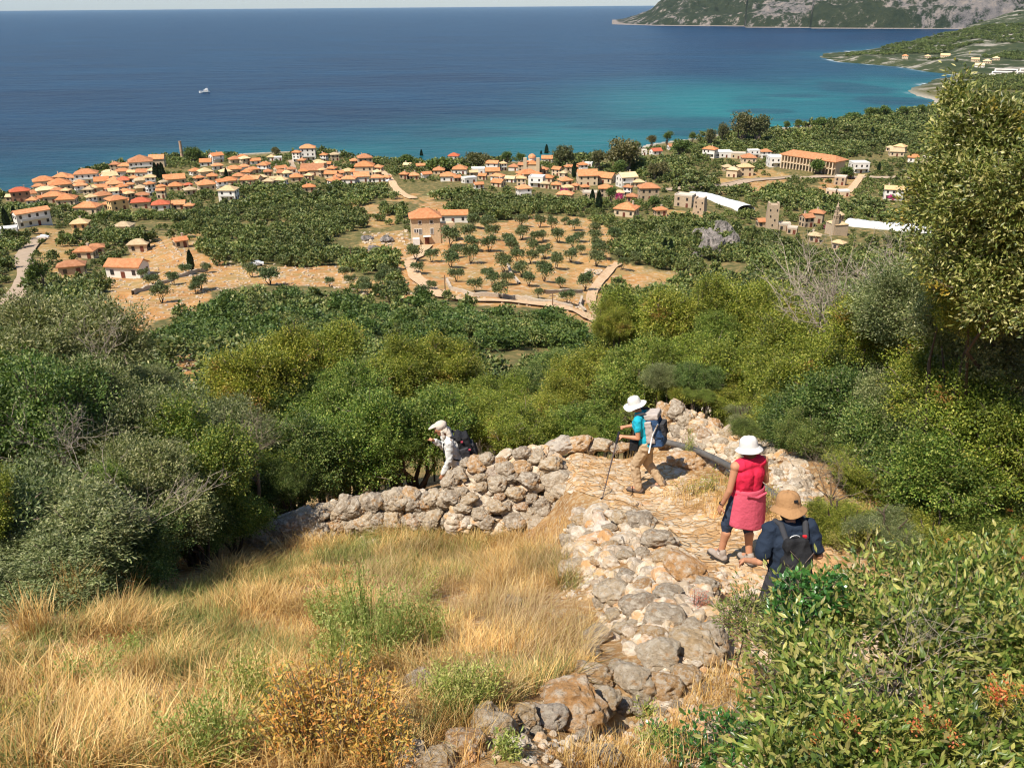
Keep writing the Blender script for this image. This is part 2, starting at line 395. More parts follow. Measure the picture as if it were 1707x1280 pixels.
n5 = t.noise(pos, .14, 5, .7); soil = t.mix(t.ramp(n1, [(.4, 0.0), (.62, .75)]), soil, (.47, .29, .10)); soil = t.mix(t.ramp(n5, [(.48, 0.0), (.6, .8)]), soil, (.30, .22, .09)); soil = t.mix(t.ramp(t.noise(pos, .9, 6, .8), [(.55, 0.0), (.66, .8)]), soil, (.20, .15, .06))
rocky = t.ramp(n2, [(.5, 0.0), (.56, .8)])
soil = t.mix(t.math('MULTIPLY', rocky, t.ramp(t.vor(pos, .9), [(.2, 1.0), (.45, .1)])), soil, (.52, .47, .40))
scrub = t.ramp(n2, [(.3, (.06, .07, .022)), (.52, (.15, .13, .05)), (.7, (.38, .24, .10))])
far = t.mix(t.math('ADD', o_, s_, True), scrub, soil)
nearc = t.ramp(n3, [(.25, (.15, .08, .035)), (.5, (.36, .20, .08)), (.75, (.54, .37, .18))])
nearc = t.mix(t.ramp(n4, [(.5, 0.0), (.62, .8)]), nearc, (.52, .42, .28))
c = t.mix(nr, far, nearc)
cc = t.ramp(n2, [(.3, (.30, .26, .21)), (.6, (.50, .44, .36))])
c = t.mix(cs, c, cc)
hill = t.attr('hill')
hc = t.ramp(t.noise(pos, .02, 8, .7), [(.40, (.035, .05, .022)), (.52, (.06, .07, .03)), (.60, (.30, .27, .22)), (.8, (.38, .32, .25))])
c = t.mix(hill, c, hc)
t.col(c); t.rough(.95, .1)
t.bump(t.mix(nr, n2, n4), .6, .06)
rg = np.hypot(gx, gy).ravel()
me = mesh_np('ground', np.stack([gx, gy, gz], -1).reshape(-1, 3), F, t.m, True,
             attrs={'open': op, 'semi': se*.8, 'near': 1-sstep(16, 26, rg), 'coast': (1-sstep(2, 10+rg*.008+30*sstep(1300, 1700, rg), sdv))*(sdv > -8), 'hill': sstep(1100, 1500, rg)})
tag(link('ground', me), kind='structure')

# ------------------------------------------------------------------ sea
saz = np.linspace(-180, 180, 361); saz = np.concatenate([np.linspace(-180, -60, 13)[:-1], np.linspace(-60, 60, 400), np.linspace(60, 180, 13)[1:]])
sr = np.geomspace(250, 60000, 420)
A_, R_ = np.meshgrid(R(1)*saz, sr); sx, sy = np.sin(A_)*R_, np.cos(A_)*R_
sd = -coast_sd(sx.ravel(), sy.ravel())
px, py, w = proj(np.stack([sx.ravel(), sy.ravel(), 0*sd], -1))
# shallow sandy bay: depth of water falls off from the shore and over the sand bank of the bay
bay = np.zeros(sd.shape)
for bx, by, rx, ry, a in [(1260, 180, 260, 50, .95), (930, 228, 260, 36, .55), (1480, 150, 150, 36, .5), (620, 252, 260, 18, .25)]:
    q = at(bx, by, z=0); ex = abs(at(bx+rx, by, z=0)[0]-q[0]); ey = (at(bx, by-ry*.8, z=0)[1]-at(bx, by+ry*.8, z=0)[1])/1.6
    bay = np.maximum(bay, a*np.exp(-((sx.ravel()-q[0])/ex)**2-((sy.ravel()-q[1])/ey)**2))
sh = np.exp(-np.maximum(sd, 0)/90)*.32
xx, yy = sx.ravel(), sy.ravel()
shallow = np.clip(np.maximum(bay, 0)+sh, 0, 1)*(1-.35*sstep(.15, .5, fbm(xx*.006, yy*.004, 2, 4)))
weed = np.zeros(sd.shape)
for bx, by, rx, ry in [(1130, 205, 130, 11), (1420, 146, 60, 9), (1260, 186, 50, 4), (1150, 222, 50, 6), (980, 208, 150, 10), (1320, 160, 90, 5), (1330, 200, 60, 3), (1490, 168, 50, 7), (780, 222, 120, 8)]:
    q = at(bx, by, z=0); ex = abs(at(bx+rx, by, z=0)[0]-q[0]); ey = (at(bx, by-ry, z=0)[1]-at(bx, by+ry, z=0)[1])/2
    d2 = ((xx-q[0])/ex)**2+((yy-q[1])/ey)**2
    weed = np.maximum(weed, 1-sstep(.3, 1.3, d2+.9*fbm(xx*.01, yy*.01, bx, 3)))
foam = (sd > 0)*np.exp(-sd/3.5)*sstep(-.1, .5, fbm(xx*.03, yy*.03, 4, 3))*sstep(900, 1100, np.hypot(xx, yy))
t = NT('sea_water'); pos = t.pos()
mp = t.n('Mapping'); t.l(pos, mp.inputs[0]); mp.inputs['Scale'].default_value = (1, 2.6, 1)
big = t.noise(mp.outputs[0], .0022, 5, .6)
deep = t.ramp(big, [(.35, (.0008, .016, .052)), (.65, (.0015, .034, .086))])
c = t.mix(t.ramp(t.attr('shallow'), [(0, 0.0), (.45, .55), (1, 1.0)]), deep, (.008, .150, .160))
mp2 = t.n('Mapping'); t.l(pos, mp2.inputs[0]); mp2.inputs['Scale'].default_value = (1, 5, 1); mp2.inputs['Rotation'].default_value = (0, 0, .12)
stk = t.ramp(t.noise(mp2.outputs[0], .012, 7, .75), [(.35, (.80, .82, .85)), (.65, (1.25, 1.2, 1.15))]); c = t.mix(1.0, c, stk, 'MULTIPLY')
c = t.mix(t.math('MULTIPLY', t.attr('weed'), .62), c, (.006, .040, .070))
c = t.mix(t.attr('foam'), c, (.8, .85, .85))
t.col(c); t.rough(.3, .16); t.b.inputs['IOR'].default_value = 1.33
wv = t.math('ADD', t.noise(mp.outputs[0], .06, 6, .65), t.math('MULTIPLY', t.noise(mp.outputs[0], .012, 4, .6), 2.0))
t.bump(wv, 1.0, 3.5)
idx = np.arange(len(saz)*len(sr)).reshape(len(sr), len(saz))
F = np.stack([idx[:-1, :-1], idx[:-1, 1:], idx[1:, 1:], idx[1:, :-1]], -1).reshape(-1, 4)[:, ::-1]
F = F[(sd[F] > -60).any(1)]
me = mesh_np('sea', np.stack([xx, yy, 0*xx], -1), F, t.m, True, attrs={'shallow': shallow, 'weed': weed, 'foam': foam})
tag(link('sea', me), kind='structure')

# ------------------------------------------------------------------ far headland across the bay
HX = [(1020, 42, -3), (1040, 41, 5), (1062, 36, 14), (1085, 22, 32), (1110, 0, 70), (1150, -10, 110), (1250, -18, 130), (1380, -30, 180), (1500, -40, 200), (1640, -55, 220), (1800, -60, 230), (2100, -70, 240), (2500, -70, 240)]
u = np.linspace(0, 1, 420); v = np.linspace(0, 1, 150)
sx_ = np.interp(u, np.linspace(0, 1, len(HX)), [h[0] for h in HX])
V = np.zeros((len(v), len(u), 3)); base = []
for i, X in enumerate(sx_):
    yb = np.interp(X, [1020, 1100, 1240, 1243, 1350, 1352, 1590, 2500], [41, 43.5, 44.5, 46.5, 47, 48, 49, 50])
    base.append(at(X, yb, z=0))
base = np.array(base); fw = base/np.linalg.norm(base[:, :2], axis=1)[:, None]; fw[:, 2] = 0
hh = np.interp(sx_, [h[0] for h in HX], [4, 15, 45, 95, 175, 230, 270, 330, 400, 450, 480, 500, 520])
for j, b in enumerate(v):
    Y = b*1500
    prof = 1-(1-b)**2.4
    P = base+fw*Y
    P[:, 2] = hh*(prof*.85+.15*sstep(0, .04, b))-4+8*sstep(0, .02, b)*0
    nz = fbm(P[:, 0]*.0022, P[:, 1]*.0022, 1, 6); nr_ = np.abs(fbm(P[:, 0]*.004, P[:, 1]*.004, 7, 5))
    P[:, 2] += sstep(0, .25, b)*(hh*.22*nz - hh*.16*nr_) + sstep(0.02, .1, b)*hh*.05*noise(P[:, 0]*.03, P[:, 1]*.03, 2)
    P[:, 2] = np.where(b == 0, -4, np.maximum(P[:, 2], 2.5))
    V[j] = P
t = NT('headland_rock'); pos = t.pos()
mp = t.n('Mapping'); t.l(pos, mp.inputs[0]); mp.inputs['Scale'].default_value = (1, 1, .6)
n1 = t.noise(mp.outputs[0], .0032, 6, .6, dist=.6); n2 = t.noise(mp.outputs[0], .022, 8, .75)
sep = t.n('SeparateXYZ'); t.l(t.n('NewGeometry').outputs['True Normal'], sep.inputs[0])
sp = t.n('SeparateXYZ'); t.l(pos, sp.inputs[0])
rock = t.ramp(n2, [(.3, (.09, .085, .085)), (.5, (.20, .18, .17)), (.66, (.34, .28, .23))])
green = t.ramp(n2, [(.3, (.022, .034, .020)), (.7, (.06, .07, .035))])
f = t.math('ADD', t.math('MULTIPLY', n1, 1.0), t.math('MULTIPLY', t.math('SUBTRACT', n2, .5), 1.1))
c = t.mix(t.ramp(f, [(.52, 0.0), (.60, 1.0)]), green, rock)
c = t.mix(t.ramp(t.math('DIVIDE', sp.outputs[2], 30.0), [(.08, 1.0), (.14, 0.0)]), c, (.34, .28, .24))
t.col(c); t.rough(.95, .1); t.bump(n2, 1.0, 25)
idx = np.arange(len(u)*len(v)).reshape(len(v), len(u))
F = np.stack([idx[:-1, :-1], idx[:-1, 1:], idx[1:, 1:], idx[1:, :-1]], -1).reshape(-1, 4)
tag(link('headland_hills', mesh_np('headland_hills', V.reshape(-1, 3), F, t.m, False)), kind='structure')

# ------------------------------------------------------------------ roads, draped on the ground
t = NT('road_dust'); n = t.noise(t.pos(), .8, 6, .7)
t.col(t.ramp(n, [(.3, (.50, .30, .16)), (.7, (.68, .50, .32))])); t.rough(.95, .1)
t = NT('road_asphalt'); n = t.noise(t.pos(), .5, 6, .7)
t.col(t.ramp(n, [(.3, (.34, .25, .17)), (.7, (.46, .35, .25))])); t.rough(.9, .2)
def ribbon(name, P, w, m, lift=.12, nw=5, wob=.0):
    T = np.gradient(P[:, :2], axis=0); T /= np.linalg.norm(T, axis=1)[:, None]+1e-9; N = np.stack([-T[:, 1], T[:, 0]], 1)
    rows = []
    for k in range(nw):
        s = (k/(nw-1)-.5)*w
        s = s*(1+wob*noise(np.arange(len(P))*.35, k > nw/2, 3))
        Q = P[:, :2]+N*np.reshape(s, (-1, 1)); rows.append(np.column_stack([Q, H(Q[:, 0], Q[:, 1])+lift]))
    V = np.stack(rows, 1).reshape(-1, 3); i = np.arange(len(P)*nw).reshape(len(P), nw)
    F = np.stack([i[:-1, :-1], i[1:, :-1], i[1:, 1:], i[:-1, 1:]], -1).reshape(-1, 4)
    return tag(link(name, mesh_np(name, V, F, m, True)), kind='structure')
for k, (w, P) in ROADS.items():
    ribbon(k if k.endswith(('road', 'street', 'lane', 'track')) else k, P, w, MAT['road_dust'] if k in ('dirt_road', 'farm_track', 'access_road', 'street') else MAT['road_asphalt'], .5, 5, .15)
# ------------------------------------------------------------------ foliage builders
def unit(v): return v/(np.linalg.norm(v, axis=-1, keepdims=True)+1e-9)
def leaves(P, D, Nn, L, W, fold=0.0):
    """one small rhombic leaf per point: P base, D direction, Nn rough normal"""
    n = len(P); D = unit(D); S = unit(np.cross(D, Nn)); U = np.cross(S, D)
    L = np.broadcast_to(np.asarray(L, float), (n,))[:, None]; W = np.broadcast_to(np.asarray(W, float), (n,))[:, None]
    if fold:
        V = np.stack([P, P+D*L*.35+S*W*.5, P+D*L*.38-U*W*fold, P+D*L*.72+S*W*.36-U*L*.05, P+D*L, P+D*L*.72-S*W*.36-U*L*.05, P+D*L*.35-S*W*.5], 1).reshape(-1, 3)
        b = np.arange(n)[:, None]*7
        return V, [np.concatenate([b+[0, 1, 3, 2], b+[0, 2, 5, 6]], 0), np.concatenate([b+[2, 3, 4], b+[2, 4, 5]], 0)]
    V = np.stack([P, P+D*L*.48+S*W*.5, P+D*L-U*L*.12, P+D*L*.48-S*W*.5], 1).reshape(-1, 3)
    return V, [np.arange(n*4).reshape(n, 4)]
def crown(rg, lobes, nclus, nleaf, cr, L, W, spiky=.8, gap=.35, shell=.5, down=.3, fold=0.0, twigs=True, up=.55, tw_r=.006):
    """lobes: (x, y, z, rx, ry, rz). leaf sprays sit on and inside lumpy lobes; gaps come from noise"""
    lob = np.array(lobes, float); vol = (lob[:, 3]*lob[:, 4]*lob[:, 5])**.67; pk = rg.choice(len(lob), nclus*3, p=vol/vol.sum())
    d = unit(rg.normal(size=(nclus*3, 3))); d[:, 2] = np.where(d[:, 2] < -down, -d[:, 2], d[:, 2])
    rad = shell+(1-shell)*rg.random(len(pk))**.6
    so = rg.random(3)*50
    rad = rad*(1+.42*fbm(d[:, 0]*2.1+so[0], d[:, 1]*2.1+pk, d[:, 2]*2.1+so[2], 3))
    rad = np.where(rg.random(len(pk)) < .07, rad*rg.uniform(1.08, 1.38, len(pk)), rad)      # shoots that stand out of the outline
    C = lob[pk, :3]+d*rad[:, None]*lob[pk, 3:]
    k = fbm(C[:, 0]*1.1+so[1], C[:, 1]*1.1, C[:, 2]*1.1, 3) > -gap*1.3
    C, d, pk = C[k][:nclus], d[k][:nclus], pk[k][:nclus]
    m = len(C); out = unit(d+np.array([0, 0, up])+rg.normal(size=(m, 3))*.35)
    crv = cr*(.6+.8*rg.random(m))
    tt = rg.random((m, nleaf))
    sprd = rg.normal(size=(m, nleaf, 3))*(.42*(1-tt*.5))[..., None]
    P = C[:, None]+out[:, None]*(tt*spiky*1.6-.6)[..., None]*crv[:, None, None]+sprd*crv[:, None, None]
    D = unit(out[:, None]*.7+sprd*1.2+rg.normal(size=P.shape)*.55)
    N = unit(rg.normal(size=P.shape)*.75+np.array([-.15, -.1, .9])+d[:, None]*.3)
    P, D, N = P.reshape(-1, 3), D.reshape(-1, 3), N.reshape(-1, 3)
    V, F = leaves(P, D, N, L*(.6+.7*rg.random(len(P))), W*(.6+.7*rg.random(len(P))), fold)
    tw = None
    if twigs:
        mb = MB(); step = max(1, m//220)
        for i in range(0, m, step):
            c0 = lob[pk[i], :3]*np.array([1, 1, .9]); e = C[i]+out[i]*crv[i]*.8
            a = C[i]*.62+c0*.38+rg.normal(size=3)*cr*.3
            mb.tube([a, (a+e)/2+rg.normal(size=3)*cr*.18, e], [tw_r*1.7, tw_r*1.2, tw_r*.5], 3, cap=False)
        tw = mb
    return V, F, tw
def limbs(rg, base, tips, r0, droop=.1, n=6):
    mb = MB()
    base = np.array(base, float)
    for tp in tips:
        tp = np.array(tp, float); mid1 = base+(tp-base)*.35+rg.normal(size=3)*.08*np.linalg.norm(tp-base); mid2 = base+(tp-base)*.7+rg.normal(size=3)*.1*np.linalg.norm(tp-base)
        mb.tube([base-np.array([0, 0, .1]), mid1, mid2, tp], [r0, r0*.7, r0*.45, r0*.16], n)
    return mb
Y_ = leafmat('leaf_yellow_green', [(.075, .115, .012), (.15, .19, .02), (.27, .30, .035), (.50, .46, .10)], clump=(.62, 1.3), accent=((.30, .15, .04), 1.7, .58))
G_ = leafmat('leaf_green', [(.05, .10, .016), (.11, .18, .026), (.20, .26, .04), (.42, .43, .11)], clump=(.6, 1.35))
S_ = leafmat('leaf_silver_olive', [(.08, .11, .04), (.145, .175, .062), (.25, .265, .10), (.50, .48, .26)], clump=(.62, 1.3), rough=.45)
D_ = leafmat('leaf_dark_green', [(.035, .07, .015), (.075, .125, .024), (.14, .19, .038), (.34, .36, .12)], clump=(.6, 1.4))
O_ = leafmat('leaf_olive_far', [(.07, .10, .035), (.12, .155, .055), (.19, .22, .085)], clump=(.7, 1.25), trans=.12, cscale=.5)
E_ = leafmat('leaf_evergreen_far', [(.045, .085, .017), (.095, .15, .028), (.18, .22, .05)], clump=(.65, 1.35), trans=.12, cscale=.35, accent=((.20, .14, .05), .25, .6))
EY = leafmat('leaf_eucalyptus', [(.09, .10, .04), (.15, .15, .06), (.22, .19, .09)], clump=(.65, 1.3), cscale=.3)
CYP = leafmat('leaf_cypress', [(.012, .028, .012), (.022, .042, .016), (.035, .06, .022)], trans=.08)
BG = leafmat('bougainvillea_bloom', [(.55, .03, .22), (.65, .06, .30), (.50, .10, .25)], trans=.3)
BARK = simple('bark_grey', (.20, .155, .115), .9, .1, .45, 9, .6, 30)
BARKD = simple('bark_dark', (.10, .075, .055), .95, .1, .4, 9, .6, 30)
DEAD = simple('dead_wood', (.40, .33, .26), .9, .1, .3, 14, .4, 60)
rg0 = np.random.default_rng(11)
# near tree crowns, radius about 1 (scaled per tree), three variants of each kind
def lumpy(rg, n, flat=.85):
    L = [(0, 0, -.05, .72, .72, .6*flat)]
    for i in range(n):
        a = rg.random()*6.28; rr_ = .35+.35*rg.random()
        L.append((math.cos(a)*rr_, math.sin(a)*rr_, rg.uniform(-.3, .55)*flat, *(rg.uniform(.28, .48, 3)*np.array([1, 1, .9]))))
    return L
NEAR = {}
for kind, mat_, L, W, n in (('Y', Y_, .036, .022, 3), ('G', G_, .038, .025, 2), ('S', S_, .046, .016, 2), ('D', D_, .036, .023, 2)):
    NEAR[kind] = []
    for v in range(n):
        V, F, tw = crown(rg0, lumpy(rg0, 9), 2100, 32, .125, L, W, gap=.2, shell=.42, down=.75, spiky=1.15)
        NEAR[kind].append((mesh_np('crown', V, F, mat_), tw.mesh('twigs', BARK)))
TR = []
for v in range(3):
    tips = [(math.cos(a)*.45, math.sin(a)*.45, rg0.uniform(.75, 1.1)) for a in np.linspace(0, 6.28, 6)[:-1]+v]
    mb = limbs(rg0, (0, 0, 0), tips, .06); TR.append(mb.mesh('trunk', BARKD))
def near_tree(name, px, py, Y, rw, rh, kind, label, cat='tree', group='evergreen trees on the slope beyond the path', depth=None):
    c = at(px, py, Y=Y); rng_ = np.linalg.norm(c-[0, 0, EYE]); rx = rw*rng_/FPX; rz = rh*rng_/FPX
    gz_ = float(H(c[0], c[1])); k = random.randrange(len(NEAR[kind]))
    t_ = empty(name, (c[0], c[1], gz_), 0, label, cat, group)
    ry = depth or (rx+rz)/2
    cz_ = max(c[2]-gz_, rz*.7)
    rot = random.uniform(0, 6.28)
    r3 = (rx+ry+rz)/3
    link('crown', NEAR[kind][k][0], t_, (0, 0, cz_), (0, 0, rot), (rx*1.05, ry*1.05, rz*1.08))
    link('twigs', NEAR[kind][k][1], t_, (0, 0, cz_), (0, 0, rot), (rx*1.05, ry*1.05, rz*1.08))
    link('trunk', random.choice(TR), t_, (0, 0, 0), (0, 0, rot*2), (r3*1.1, r3*1.1, max(cz_, .5)))
    return t_
NT_ = [  # px, py, forward distance, half width px, half height px, kind, label
 (105, 625, 12.5, 135, 105, 'S', 'silvery olive-green tree at the left edge below the asphalt lane'),
 (20, 720, 10.2, 120, 130, 'D', 'dark green bush cut by the left edge of the view, behind the dry grass'),
 (200, 725, 10.8, 125, 115, 'S', 'broad silvery green bush in the middle of the left thicket'),
 (40, 1045, 6.9, 120, 55, 'S', 'lowest silvery bush at the left edge, over the dry grass'),
 (1395, 885, 8.0, 58, 36, 'Y', 'low yellowish bush right of the tan hat'),
 (1480, 900, 7.7, 62, 36, 'S', 'low greyish bush between the tan hat and the orange spurge'),
 (1560, 905, 7.6, 70, 38, 'Y', 'low yellow-green bush left of the orange spurge'),
 (1660, 880, 7.8, 80, 42, 'G', 'low green bush behind the orange spurge at the right edge'),
 (70, 985, 7.5, 150, 80, 'S', 'silvery bush at the left edge hanging over the dry grass'),
 (215, 955, 8.1, 95, 60, 'D', 'dark low bush in front of the silvery one with bare twigs'),
 (60, 880, 8.4, 150, 130, 'S', 'large dark silvery bush lowest in the left thicket, shading the dry grass'),
 (210, 855, 8.9, 110, 100, 'S', 'silvery bush with long bare twigs next to the dark grass hollow'),
 (330, 800, 10.4, 95, 100, 'G', 'green bush at the left end of the dry stone wall'),
 (440, 800, 12.2, 75, 70, 'G', 'small bright green bush against the far side of the left wall'),
 (370, 730, 12.6, 105, 100, 'S', 'pale green tree left of the shaded hollow, with bare branches inside'),
 (445, 640, 16.0, 95, 85, 'Y', 'brownish yellow-green tree above the left hollow'),
 (530, 610, 18.5, 90, 72, 'Y', 'tall yellowish tree right of the brownish one on the skyline of the thicket'),
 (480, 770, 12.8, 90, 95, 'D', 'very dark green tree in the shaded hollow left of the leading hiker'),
 (570, 760, 13.4, 95, 95, 'G', 'deep green leafy tree left of the leading hiker'),
 (650, 640, 17.5, 85, 72, 'Y', 'yellow-green tree on the skyline above and left of the leading hiker'),
 (560, 680, 15.5, 80, 70, 'G', 'green tree in the second row above the deep green one'),
 (745, 635, 18.5, 78, 70, 'Y', 'bright yellow-green tree on the skyline straight above the leading hiker'),
 (690, 725, 14.2, 85, 85, 'G', 'rich green tree directly behind the leading hiker'),
 (790, 715, 15.0, 80, 70, 'Y', 'yellowish bush above the backpack of the leading hiker'),
 (835, 675, 17.5, 70, 55, 'Y', 'olive-yellow bush in the dip of the skyline'),
 (870, 735, 14.0, 75, 60, 'Y', 'green-gold bush behind the big wall boulders'),
 (920, 690, 16.0, 70, 58, 'Y', 'bush with golden leaf tips between the leading hiker and the hiker in turquoise'),
 (980, 645, 18.0, 78, 70, 'Y', 'round yellow-green tree on the skyline left of the hiker in turquoise'),
 (985, 715, 14.6, 68, 48, 'G', 'green bush just above the low pale wall at the bend'),
 (1065, 550, 21.0, 78, 75, 'Y', 'light green tree rising beside the farm track junction'),
 (1060, 640, 16.2, 80, 70, 'G', 'green tree straight behind the white hat of the hiker in turquoise'),
 (1150, 545, 19.5, 85, 80, 'Y', 'bright yellow-green tree left of the dead branches'),
 (1150, 620, 15.6, 85, 62, 'Y', 'yellow-green tree above the tall rubble pile'),
 (1245, 545, 18.0, 88, 80, 'Y', 'bright lime-toned tree directly left of the dead shrub'),
 (1235, 640, 14.6, 92, 75, 'Y', 'wide olive-green tree above the hiker in the red top'),
 (1330, 625, 13.4, 95, 80, 'Y', 'golden green tree below the dead shrub'),
 (1225, 695, 13.4, 60, 42, 'Y', 'low bush spilling over the rubble bank'),
 (1400, 600, 15.0, 95, 85, 'Y', 'olive-yellow tree behind the dead shrub, right of the golden one'),
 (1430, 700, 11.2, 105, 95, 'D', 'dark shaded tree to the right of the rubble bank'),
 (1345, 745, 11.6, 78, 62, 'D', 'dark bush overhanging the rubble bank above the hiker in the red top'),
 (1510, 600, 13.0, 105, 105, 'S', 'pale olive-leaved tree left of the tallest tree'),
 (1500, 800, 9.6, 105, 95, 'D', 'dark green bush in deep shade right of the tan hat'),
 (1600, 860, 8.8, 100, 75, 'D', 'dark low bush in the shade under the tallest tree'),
 (1430, 845, 9.2, 70, 40, 'Y', 'low yellow-green bush just beyond the tan hat'),
 (1190, 665, 13.9, 55, 34, 'Y', 'low bush hugging the top of the rubble bank, left part'),
 (1290, 715, 12.2, 60, 42, 'Y', 'low bush hugging the top of the rubble bank, right part'),
 (1340, 800, 10.6, 50, 42, 'D', 'dark low bush at the lower end of the rubble bank'),
 (1165, 640, 14.6, 40, 40, 'G', 'green bush just right of the highest rubble stones'),
 (1560, 530, 11.2, 110, 95, 'S', 'pale olive bush below the tallest tree, left one'),
 (1660, 590, 9.2, 120, 100, 'S', 'pale olive bush below the tallest tree, right one'),
 (1620, 505, 9.0, 95, 70, 'Y', 'sunlit olive-yellow bush just under the crown of the tallest tree'),
 (1585, 655, 9.8, 105, 85, 'Y', 'yellow-green bush in the middle of the right thicket'),
 (1690, 740, 8.3, 115, 110, 'Y', 'bush at the right edge with yellow leaves'),
 (1525, 710, 10.0, 85, 75, 'S', 'silvery olive bush above the dark shaded bush'),
 (1600, 800, 8.5, 115, 85, 'G', 'green bush directly above the orange spurge'),
 (1470, 560, 12.2, 80, 70, 'Y', 'yellow-green bush at the foot of the brown dead branches'),
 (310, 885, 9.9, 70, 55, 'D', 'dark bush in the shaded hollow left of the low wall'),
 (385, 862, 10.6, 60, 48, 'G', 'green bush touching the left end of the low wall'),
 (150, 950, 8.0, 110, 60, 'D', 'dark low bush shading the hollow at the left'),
 (930, 625, 24.0, 90, 40, 'D', 'dull green bush far down in the dip of the skyline'),
 (300, 745, 15.0, 75, 60, 'S', 'greyish bush below the orange clearing'),
 (250, 640, 14.5, 55, 45, 'S', 'small greyish tree at the edge of the orange clearing'),
]
rgn = random.Random(31)
for a in list(NT_[:56]):                      # smaller growth between the larger crowns
    for q in range(2):
        px_, py_ = a[0]+rgn.uniform(-.9, .9)*a[3], a[1]+rgn.uniform(-.2, .85)*a[4]; r_ = rgn.uniform(.26, .5)
        if py_ > 880 or px_ > 1700 or px_ > 1400 or (px_ > 1130 and py_ > 740) or (py_ > 740 and 480 < px_ < 1380): continue
        where = 'left' if px_ < 500 else ('middle' if px_ < 1130 else 'right'); kd = rgn.choice('YGSD')
        NT_.append((px_, py_, a[2]-rgn.uniform(.2, 1.0), a[3]*r_, a[4]*r_*1.1, kd, 'small %s bush wedged between larger crowns in the %s %s of the thicket' % ({'Y': 'yellow-green', 'G': 'fresh green', 'S': 'silvery', 'D': 'dark green'}[kd], 'upper' if py_ < 680 else 'lower', where)))
for a in NT_:
    near_tree('bush' if 'bush' in a[6] else 'tree', *a, cat='bush' if 'bush' in a[6] else 'tree')
def big_plant(name, lobes_px, Y, kind_mat, label, cat, nclus, nleaf, cr, L, W, root, fold=0.0, gap=.45, shell=.35, tw_r=.006, trunk_r=.09, seed=5, ymul=1.0, bark=BARK):
    """a plant whose lobes are given by picture position, distance and radius in pixels"""
    rg = np.random.default_rng(seed); lob = []
    rt = ground(*root) if len(root) == 2 else at(root[0], root[1], Y=root[2])
    rt = np.array([rt[0], rt[1], float(H(rt[0], rt[1]))])
    for l in lobes_px:
        px_, py_, rw, rh = l[:4]; Yl = l[4] if len(l) > 4 else Y
        c = at(px_, py_, Y=Yl)-rt; s = np.linalg.norm(c+rt-[0, 0, EYE])/FPX
        lob.append((*c, rw*s, (rw+rh)/2*s*ymul, rh*s))
    V, F, tw = crown(rg, lob, nclus, nleaf, cr, L, W, gap=gap, shell=shell, down=.7, fold=fold, tw_r=tw_r)
    t_ = empty(name, rt, 0, label, cat)
    link('crown', mesh_np('crown', V, F, kind_mat), t_); tw.build('twigs', bark, t_)
    limbs(rg, (0, 0, 0), [l[:3] for l in lob], trunk_r).build('trunk', BARKD, t_, smooth=True)
    return t_
SY = leafmat('leaf_tall_tree', [(.06, .09, .02), (.13, .17, .035), (.28, .30, .075), (.56, .52, .24)], clump=(.62, 1.3), rough=.42, spec=.45, accent=((.45, .30, .03), 1.5, .6))
big_plant('tall_tree', [(1655, 225, 42, 42, 8.6), (1603, 235, 38, 50, 8.8), (1690, 300, 90, 95, 8.2), (1585, 335, 55, 50, 8.8), (1620, 410, 80, 60, 8.6), (1592, 160, 10, 22, 9), (1755, 340, 80, 100, 8), (1700, 460, 90, 90, 8.2), (1550, 400, 32, 30, 9), (1560, 300, 25, 30, 9)],
          8.6, SY, 'tallest tree at the right edge, loose olive crown reaching above the far shore', 'tree', 3600, 26, .15, .056, .022, (1690, 860, 9.9), gap=.25, shell=.3, seed=21, trunk_r=.045)
FG = leafmat('leaf_foreground', [(.05, .095, .018), (.105, .175, .03), (.19, .26, .05), (.42, .42, .12), (.28, .25, .10)], clump=(.6, 1.35), rough=.38, spec=.5, cscale=2.5, trans=.3)
big_plant('foreground_bush', [(1335, 1130, 70, 80, 3.5), (1345, 1005, 48, 42, 4.35), (1390, 1040, 75, 60, 4.1), (1480, 1010, 90, 70, 4.2), (1590, 1000, 95, 70, 4.3), (1690, 1010, 80, 80, 4.2), (1390, 1160, 110, 90, 3.3), (1500, 1110, 110, 90, 3.5), (1620, 1100, 110, 100, 3.6), (1720, 1130, 90, 110, 3.5), (1440, 1250, 120, 80, 2.8), (1600, 1250, 120, 80, 2.8), (1320, 1230, 70, 70, 2.95), (1720, 1260, 90, 80, 2.8), (1500, 1330, 200, 60, 2.5), (1300, 1320, 100, 50, 2.6)],
          3.5, FG, 'big leafy bush with long glossy leaves filling the lower right corner', 'bush', 1500, 20, .15, .056, .018, (1520, 1200), fold=.16, gap=.25, shell=.2, tw_r=.0025, trunk_r=.014, seed=33)
FG2 = leafmat('leaf_round_glossy', [(.03, .09, .02), (.05, .15, .03), (.10, .24, .05)], clump=(.7, 1.3), rough=.3, spec=.6, cscale=3)
big_plant('sapling', [(1330, 985, 34, 30, 4.0), (1300, 1020, 40, 30, 3.95), (1370, 1000, 30, 35, 4.0)], 4.0, FG2, 'sprig of round dark glossy leaves rising in front of the man in the tan hat', 'plant', 60, 12, .07, .042, .024, (1340, 1090, 4.0), fold=.14, gap=.6, shell=.1, tw_r=.003, trunk_r=.008, seed=4)
big_plant('creeping_bush', [(1130, 1255, 60, 24, 3.75), (1220, 1225, 60, 30, 3.7), (1180, 1270, 70, 22, 3.55)], 3.6, FG2, 'low creeping bush with small round dark leaves at the bottom edge', 'bush', 130, 14, .07, .032, .02, (1200, 1275, 3.6), fold=.14, gap=.6, shell=.2, tw_r=.003, trunk_r=.008, seed=6)
